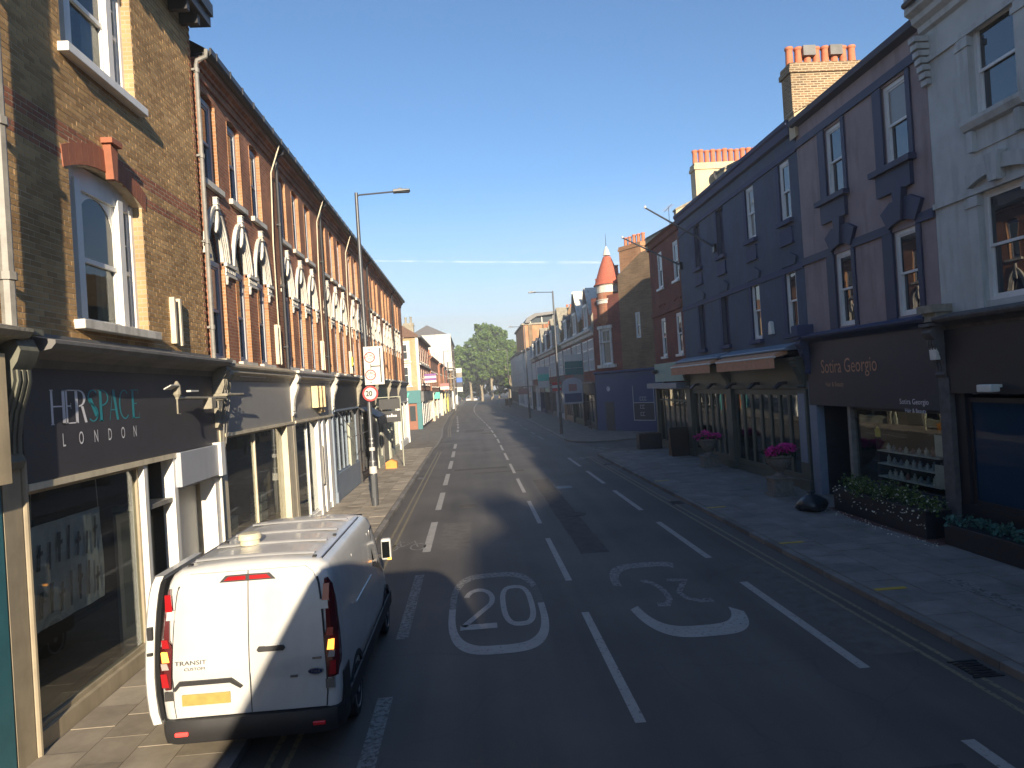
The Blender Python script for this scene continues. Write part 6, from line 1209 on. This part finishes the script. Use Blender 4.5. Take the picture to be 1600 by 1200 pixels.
MB().loft([[rp(-.007, z, .012), rp(.007, z, .012), rp(.007, z, -.01), rp(-.007, z, -.01)] for z in (.6, 1.05, 1.3, 1.6, 1.9, 2.12)]).build('door_seal', 'van_black', van)
for sx in (-1, 1): MB().loft([[rp(sx*(xe(z)-.157), z, .010), rp(sx*(xe(z)-.143), z, .010), rp(sx*(xe(z)-.143), z, -.02), rp(sx*(xe(z)-.157), z, -.02)] for z in (.6, .75, 1.0, 1.25, 1.5, 1.72, 1.92, 2.0)]).build('door_seal', 'van_black', van)
# lamps beside the doors: tall, kinked
for sx in (-1, 1):
    P = []
    for z, a, c in ((.92, .135, .03), (1.12, .14, .0), (1.36, .15, .0), (1.44, .115, .004), (1.7, .10, .012), (1.9, .085, .02), (1.98, .07, .04)):
        P.append((z, xe(z)-a-.0, xe(z)-c))
    def lp(z0_, z1_, mat, nm, par, o=.03):
        mm = MB(); secs = []
        for z, a, c in [q for q in P if z0_-.001 <= q[0] <= z1_+.001]:
            f_ = .03; secs.append([rp(sx*a, z, o), rp(sx*(a+c)/2, z, o+.006), (VX+sx*c, VY+rear(z)+f_, z), (VX+sx*(c+.012), VY+rear(z)+.10, z), (VX+sx*(c-.04), VY+rear(z)+.10, z), rp(sx*a, z, -.03)])
        return mm.loft(secs).build(nm, mat, par, smooth=30)
    tl = lp(.92, 1.98, 'lamp_dark', 'tail_light', van)
    for z0_, z1_, mt in ((.95, 1.10, 'lamp_red'), (1.14, 1.21, 'lamp_clear'), (1.22, 1.33, 'indicator_on'), (1.37, 1.46, 'lamp_red'), (1.75, 1.93, 'lamp_red')):
        a = xe((z0_+z1_)/2)
        MB().loft([[rp(sx*(a-.12), z0_, .036), rp(sx*(a-.045), z0_, .036), rp(sx*(a-.045), z0_, .02), rp(sx*(a-.12), z0_, .02)], [rp(sx*(a-.10), z1_, .042), rp(sx*(a-.035), z1_, .042), rp(sx*(a-.035), z1_, .02), rp(sx*(a-.1), z1_, .02)]]).build('lamp_segment', mt, tl)
    for z in (.80, 1.66): MB().loft([[rp(sx*(xe(z)-.16), zz, .034), rp(sx*(xe(z)-.06), zz, .034), rp(sx*(xe(z)-.06), zz, .0), rp(sx*(xe(z)-.16), zz, .0)] for zz in (z, z+.10)]).build('hinge', 'chrome' if z < 1 else 'van_white', van)
rpanel([(-.31, 2.02), (.31, 2.02), (.24, 2.09), (-.24, 2.09)], .038, .0, 'brake_light', 'van_black'); 
for sx in (-1, 1): rpanel([(sx*.02, 2.035), (sx*.26, 2.035), (sx*.21, 2.078), (sx*.02, 2.078)], .042, .03, 'brake_lens', 'lamp_red')
rpanel([(.11, 1.255), (.38, 1.255), (.40, 1.28), (.38, 1.31), (.11, 1.31), (.09, 1.28)], .045, .01, 'door_handle', 'van_black'); rpanel([(.17, 1.29), (.32, 1.29), (.30, 1.335), (.19, 1.335)], .033, .01, 'handle_cup', 'van_white')
rpanel([(-.90+.08, .93), (-.76, 1.0), (-.2, 1.0), (-.08, .90), (-.10, .885), (-.21, .955), (-.75, .955), (-.80, .90)], .05, .0, 'plate_hood', 'van_black'); rpanel([(-.74, .73), (-.22, .73), (-.22, .85), (-.74, .85)], .034, .0, 'number_plate', 'plate_yellow', bevel=.004)
def vtext(body, x, z, h, mat, xs=1.0):
    V, Fc = TXT[body]; mm = MB(); sc = h/.7
    for a, c, _ in V: q = rp(x+a*sc*xs, z+c*sc, .036); mm.v.append(q)
    mm.f = [list(q) for q in Fc]; return mm.build('lettering', mat, van)
vtext('TRANSIT', -.80, 1.175, .045, 'badge_grey', 1.35); vtext('CUSTOM', -.70, 1.115, .03, 'badge_grey', 1.3)
t_ = [i*math.pi/12 for i in range(24)]
rpanel([(.72+.085*math.cos(t), 1.0+.036*math.sin(t)) for t in t_], .036, .0, 'badge_rim', 'chrome'); rpanel([(.72+.075*math.cos(t), 1.0+.029*math.sin(t)) for t in t_], .039, .03, 'badge', 'badge_blue'); 
V, Fc = TXT['Ford']; mm = MB(); [mm.v.append(rp(.672+a*.05, .987+c*.05, .041)) for a, c, _ in V]; mm.f = [list(q) for q in Fc]; mm.build('lettering', 'chrome', van)
rpanel([(.69, 1.13), (.79, 1.13), (.79, 1.15), (.69, 1.15)], .034, .0, 'small_badge', 'badge_grey'); rpanel([(.44, .95), (.52, .95), (.52, .97), (.44, .97)], .034, .0, 'small_badge', 'badge_grey')
# bumper and lower trim
m = MB(); secs = []
for x in [-.985, -.97, -.93, -.8, -.5, 0, .5, .8, .93, .97, .985]:
    y0 = -.07+.0 if abs(x) < .85 else -.07+.14*((abs(x)-.85)/.135)**2
    secs.append([(VX+x, VY+y0+.02, .33), (VX+x, VY+y0-.015, .42), (VX+x, VY+y0-.02, .52), (VX+x, VY+y0, .585), (VX+x, VY+y0+.12, .595), (VX+x, VY+.45, .595), (VX+x, VY+.45, .33)])
m.loft(secs).build('bumper', 'van_black', van, smooth=35)
for sx in (-1, 1): MB().box(VX+sx*.74-.07, VX+sx*.74+.07, VY-.105, VY-.08, .43, .475).build('reflector', 'reflector_glow' if sx < 0 else 'red_reflector', van, bevel=.01)  # left reflector's brightness put in as glow; it is no lamp
for sx in (-1, 1):
    a, c = sorted((VX+sx*.955, VX+sx*1.0)); MB().box(a, c, VY+.45, VY+4.6, .36, .58).build('side_trim', 'van_black', van, bevel=.02); a, c = sorted((VX+sx*.93, VX+sx*.996)); MB().box(a, c, VY+.12, VY+.5, .5, .92).build('corner_trim', 'van_black', van, bevel=.02)
# side glass, windscreen
def sidepts(y, z, sx, o=.006):
    k = (rooft(y)-.42)/1.8; zz = .42+(z-.42)*k
    return (VX+sx*(xe(z)*wid(y)+o), VY+y, zz)
for sx in (-1, 1):
    mm = MB(); P = [(2.85, 1.42), (2.95, 1.95), (3.25, 2.0), (3.75, 1.9), (4.0, 1.55), (3.6, 1.42)]
    mm.loft([[sidepts(y, z, sx, .008) for y, z in P], [sidepts(y, z, sx, -.03) for y, z in P]]).build('door_window', 'black_glass', van)
    mm = MB(); mm.tube([sidepts(1.3, 1.35, sx, .004), sidepts(2.6, 1.35, sx, .006)], .012, 6).tube([sidepts(2.72, .6, sx, .002), sidepts(2.72, 1.95, sx, .002)], .006, 5).tube([sidepts(1.4, .6, sx, .002), sidepts(1.4, 1.95, sx, .002)], .006, 5); mm.build('side_rail', 'badge_grey' if sx < 0 else 'van_white', van)
    x0 = VX+sx*1.0; a, c = sorted((x0+sx*.0, x0+sx*.16)); mi = MB().box(a, c, VY+3.62, VY+3.74, 1.32, 1.66).build('mirror', 'van_white' , van, bevel=.03); a2, c2 = sorted((x0-sx*.12, x0+sx*.03)); MB().box(a2, c2, VY+3.66, VY+3.72, 1.36, 1.42).build('mirror_arm', 'van_black', mi); MB().box(a+.02, c-.02, VY+3.60, VY+3.618, 1.36, 1.62).build('mirror_glass', 'black_glass', mi); MB().box(c-.06 if sx > 0 else a, c if sx > 0 else a+.06, VY+3.61, VY+3.64, 1.325, 1.355).build('repeater', 'indicator_on', mi)
mm = MB(); P = [(-.78, 3.3), (.78, 3.3), (.84, 4.1), (-.84, 4.1)]; mm.loft([[(VX+x, VY+y, rooft(y)+.012) for x, y in P], [(VX+x, VY+y, rooft(y)-.03) for x, y in P]]).build('windscreen', 'black_glass', van)
# roof ribs, lip, vent
for y in (.45, 1.15, 1.85, 2.6): 
    MB().loft([[(VX+x, VY+y-.05, 2.2+.02*(1-(x/.75)**2)), (VX+x, VY+y, 2.225+.02*(1-(x/.75)**2)), (VX+x, VY+y+.05, 2.2+.02*(1-(x/.75)**2))] for x in [-.68+.136*i for i in range(11)]]).build('roof_rib', 'van_white', van, smooth=60)
for sx in (-1, 1): MB().tube([(VX+sx*.78, VY+.3, 2.165), (VX+sx*.78, VY+2.9, 2.165)], .014, 6).build('roof_rail', 'badge_grey', van); [MB().box(VX+sx*.70-.02, VX+sx*.70+.02, VY+y, VY+y+.06, 2.18, 2.2).build('roof_plug', 'van_black', van) for y in (.3, 1.5)]
MB().lathe((VX-.28, VY+1.15), [(.12, 2.22), (.12, 2.28), (.14, 2.29), (.14, 2.34), (.12, 2.36), (.02, 2.365)], 18).build('roof_vent', 'vent_cream', van, smooth=35)
# sliding door standing open along the left side
mm = MB(); secs = []
for z in [.48, .6, .8, 1.0, 1.25, 1.5, 1.72, 1.9, 2.02, 2.1]:
    x = xe(min(z, 2.1)); secs.append([(VX-x-.20, VY+.14+rear(z)*.8, z), (VX-x-.23, VY+.18+rear(z)*.8, z), (VX-x-.22, VY+1.45, z), (VX-x-.13, VY+1.45, z), (VX-x-.12, VY+.16+rear(z)*.8, z)])
sdn = mm.loft(secs).build('sliding_door', 'van_white', van, smooth=35)
for z, h in ((1.42, .14), (1.25, .03)): MB().box(VX-xe(z)-.185, VX-xe(z)-.13, VY+.12+rear(z)*.8, VY+.17+rear(z)*.8, z, z+h).build('latch', 'van_black', sdn)
mm = MB(); secs = []
for z in [.5, .8, 1.1, 1.4, 1.7, 1.95, 2.05]: x = xe(z); secs.append([(VX-x-.118, VY+.18+rear(z)*.8, z), (VX-x-.10, VY+.24+rear(z), z), (VX-x-.10, VY+1.4, z), (VX-x-.125, VY+1.4, z)])
mm.loft(secs).build('door_lining', 'badge_grey', sdn)
for y in (1.05, 4.05):
    for sx in (-1, 1):
        xc = VX+sx*.87; F = frame(0, 0, 1, 0, 0, 1); z0_ = .10 if sx < 0 else 0.0
        def wheelring(rr_, w0, w1): return [[(xc+sx*ww, VY+y+q*math.cos(t), .34+q*math.sin(t)) for t in [i*math.pi/14 for i in range(28)]] for q, ww in ((rr_-.1, w0), (rr_-.02, w0), (rr_, w0+.03), (rr_, w1-.03), (rr_-.02, w1), (rr_-.1, w1))]
        wh = MB().loft(wheelring(.335, -.11, .11)).build('wheel', 'tyre', van, smooth=35)
        MB().loft([[(xc+sx*ww, VY+y+q*math.cos(t), .34+q*math.sin(t)) for t in [i*math.pi/14 for i in range(28)]] for q, ww in ((.235, .05), (.235, .112), (.21, .116), (.19, .09), (.06, .10), (.05, .12), (.01, .12))]).build('rim', 'rim', wh, smooth=35)
        a, c = sorted((VX+sx*.6, VX+sx*.992)); mm = MB(); T = [i*math.pi/12 for i in range(13)]
        mm.loft([[(VX+sx*.6, VY+y+.40*math.cos(t), .34+.40*math.sin(t)), (VX+sx*.99, VY+y+.40*math.cos(t), .34+.40*math.sin(t)), (VX+sx*.99, VY+y+.47*math.cos(t), .34+.47*math.sin(t)), (VX+sx*.6, VY+y+.47*math.cos(t), .34+.47*math.sin(t))] for t in T]).build('wheel_arch', 'van_black', van)
# ================================================================== BUS the picture is taken from (front edge just behind the lens)
bus = root('double_decker_bus', (.45, -6, 0), 'red double decker bus standing in the left lane', 'bus')
BX0, BX1, BY = -.66, 1.87, -.25
P = [(BX0, .3), (BX1, .3), (BX1, 3.95), (BX1-.06, 4.22), (BX1-.2, 4.38), (BX1-.5, 4.46), (BX0+.5, 4.46), (BX0+.2, 4.38), (BX0+.06, 4.22), (BX0, 3.95)]
MB().prof_o(P, BY-10.5, BY).build('body', 'bus_red', bus, smooth=30)
for z0_, z1_ in ((1.2, 2.2), (2.9, 3.8)):
    MB().box(BX0+.12, BX1-.12, BY, BY+.02, z0_, z1_).build('windscreen', 'black_glass', bus)
    for k in range(6):
        for x in (BX0-.012, BX1+.002): MB().box(x, x+.01, BY-9.9+k*1.6, BY-8.4+k*1.6, z0_, z1_).build('side_window', 'black_glass', bus)
for y in (BY-2.6, BY-8.2):
    for sx, x in ((-1, BX0+.16), (1, BX1-.16)): MB().loft([[(x+sx*ww, y+q*math.cos(t), .48+q*math.sin(t)) for t in [i*math.pi/10 for i in range(20)]] for q, ww in ((.3, -.14), (.48, -.14), (.48, .17), (.25, .17))]).build('wheel', 'tyre', bus)
# ================================================================== far cars, trees, sky
def car(x, y, label):
    r = root('parked_car', (x, y, 0), label, 'car', 'cars beyond the bend'); S = []
    for yy_, h, ins in ((0, .8, .12), (.1, .92, .03), (.8, .98, 0), (1.3, 1.42, .0), (2.6, 1.45, 0), (3.4, 1.05, 0), (4.2, .95, .03), (4.35, .7, .15)):
        S.append([(x-.88+ins, y+yy_, .3), (x-.9+ins, y+yy_, min(h, .9)), (x-.68+ins*.5, y+yy_, h), (x+.68-ins*.5, y+yy_, h), (x+.9-ins, y+yy_, min(h, .9)), (x+.88-ins, y+yy_, .3)])
    MB().loft(S).build('body', 'van_white', r, smooth=30); MB().loft([[(x-.62, y+.78, 1.0), (x+.62, y+.78, 1.0), (x+.6, y+1.2, 1.36), (x-.6, y+1.2, 1.36)], [(x-.62, y+.9, 1.0), (x+.62, y+.9, 1.0), (x+.6, y+1.35, 1.36), (x-.6, y+1.35, 1.36)]]).build('rear_window', 'black_glass', r)
    for yy_ in (.75, 3.5):
        for sx in (-1, 1): MB().loft([[(x+sx*ww, y+yy_+q*math.cos(t), .31+q*math.sin(t)) for t in [i*math.pi/8 for i in range(16)]] for q, ww in ((.2, .7), (.31, .7), (.31, .9), (.18, .9))]).build('wheel', 'tyre', r)
    for sx in (-1, 1): MB().box(x+sx*.7-.12, x+sx*.7+.12, y-.02, y+.12, .68, .82).build('tail_light', 'lamp_red', r)
car(-1.5, 236, 'white car parked before the trees, further from the pale trunk'); car(1.0, 230, 'white car parked before the trees, nearer the pale trunk')
def tree(x, y, h, rx, rz, nlf, label, mat='leaf_plane', trunk=True, base=6.0, seed=1, size=.55, name='plane_tree', lean=0.0):
    rs = random.Random(seed); r = root(name, (x, y, 0), label, 'tree', 'trees closing the street')
    m = MB(); top = base+(h-base)*.55
    m.tube([(x, y, -.1), (x+.1, y, base*.5), (x+lean, y, base), (x+lean*1.5+.4, y, top)], .55, 10, .2)
    for k in range(9):
        a = k*.7+rs.uniform(0, .5); l = rx*rs.uniform(.5, .85); z0_ = base*rs.uniform(.75, 1.3)
        m.tube([(x+lean, y, z0_), (x+lean+l*.5*math.cos(a), y+l*.5*math.sin(a), z0_+(h-z0_)*.35), (x+lean+l*math.cos(a), y+l*math.sin(a), z0_+(h-z0_)*rs.uniform(.45, .75))], .22, 7, .05)
    m.build('trunk', 'bark', r, smooth=50)
    P = []; cz = (h+base)/2
    for k in range(int(nlf/60)):
        while True:
            v = Vector((rs.uniform(-1, 1), rs.uniform(-1, 1), rs.uniform(-1, 1)))
            if .45 < v.length < 1: break
        bx = rs.uniform(.8, 1.12); c = (x+lean+v.x*rx*bx, y+v.y*rx*bx, cz+v.z*(h-base)/2*bx); q = rs.uniform(.09, .19)*rx
        P += blob(rs, c, q*1.25, q*1.25, q, 60, .2)
    leafcloud(ID, P, size, 'crown', mat, r, rs); return r
tree(6.5, 238, 25.0, 7.5, 9, 15000, 'tall full plane tree standing at the end of the street', seed=2, base=7.0)
tree(-.5, 246, 20.5, 6.5, 8, 9000, 'broad plane tree left of the tall one at the end of the street', seed=5, base=6.0)
tree(13.0, 250, 21.0, 6.5, 8, 9000, 'plane tree behind the white houses at the end of the street', seed=8, base=5.0)
for k, (x, y, h) in enumerate(((-4, 262, 15), (3, 268, 16), (10, 266, 15), (17, 262, 16), (-11, 266, 15))):  # shadowed tree mass: shade put into the darker leaf colour
    tree(x, y, h, 5.5, 6, 5000, 'tree with shade-darkened leaves '+('beside the white gabled building', 'straight behind the pale pollard trunk', 'behind the tall plane tree', 'behind the far white houses', 'hidden behind the white gabled building')[k], 'leaf_dark', seed=20+k, base=1.0, size=.6, name='shaded_tree')
tree(11.5, 205, 13, 3.2, 4, 2600, 'small roadside tree beside the far white houses', 'leaf_plane', seed=31, base=3.0, size=.4, name='roadside_tree')
po = root('pollard_trunk', (3.0, 222, 0), 'pale pollarded trunk standing bare in front of the plane trees', 'tree'); MB().tube([(3.0, 222, -.1), (3.05, 222, 2), (2.9, 222, 4.6)], .42, 10, .34).tube([(2.95, 222, 4.2), (2.5, 222, 5.2)], .2, 7, .14).tube([(2.95, 222, 4.2), (3.4, 222, 5.0)], .2, 7, .14).build('trunk', 'bark', po, smooth=50)
ct = root('contrail', (0, 9000, 1650), 'thin white vapour trail across the clear sky', 'contrail')
m_, t_n, b_ = newmat('vapour'); t_n.nodes.remove(b_); tr_ = t_n.nodes.new('ShaderNodeBsdfTransparent'); df_ = t_n.nodes.new('ShaderNodeBsdfDiffuse'); df_.inputs[0].default_value = (.9, .9, .9, 1); nz_ = t_n.nodes.new('ShaderNodeTexNoise'); nz_.inputs['Scale'].default_value = .004; nz_.inputs['Detail'].default_value = 5; L(t_n, posv(t_n), nz_.inputs['Vector'])
mr_ = t_n.nodes.new('ShaderNodeMapRange'); mr_.inputs[1].default_value = .3; mr_.inputs[2].default_value = .75; mr_.inputs[3].default_value = .0; mr_.inputs[4].default_value = .10; L(t_n, nz_.outputs[0], mr_.inputs[0]); ms_ = t_n.nodes.new('ShaderNodeMixShader'); L(t_n, mr_.outputs[0], ms_.inputs[0]); L(t_n, tr_.outputs[0], ms_.inputs[1]); L(t_n, df_.outputs[0], ms_.inputs[2]); L(t_n, ms_.outputs[0], t_n.nodes['Material Output'].inputs[0])
MB().tube([(-1550, 9000, 1715), (300, 9000, 1600), (2500, 9000, 1475)], 12, 8, 20).build('vapour', 'vapour', ct)
# ---- thin morning haze
hz = MB().box(-910, 910, -310, 1510, -1.05, 27.5).build('haze', 'vapour', kind='stuff')
hm, ht, hb_ = newmat('haze_air'); ht.nodes.remove(hb_); pv = ht.nodes.new('ShaderNodeVolumePrincipled'); pv.inputs['Color'].default_value = (.86, .92, 1.0, 1); pv.inputs['Density'].default_value = .0009; pv.inputs['Anisotropy'].default_value = 0.0
L(ht, pv.outputs[0], ht.nodes['Material Output'].inputs['Volume']); hz.data.materials.clear(); hz.data.materials.append(hm); meta(hz, 'thin pale morning haze filling the street', 'haze')
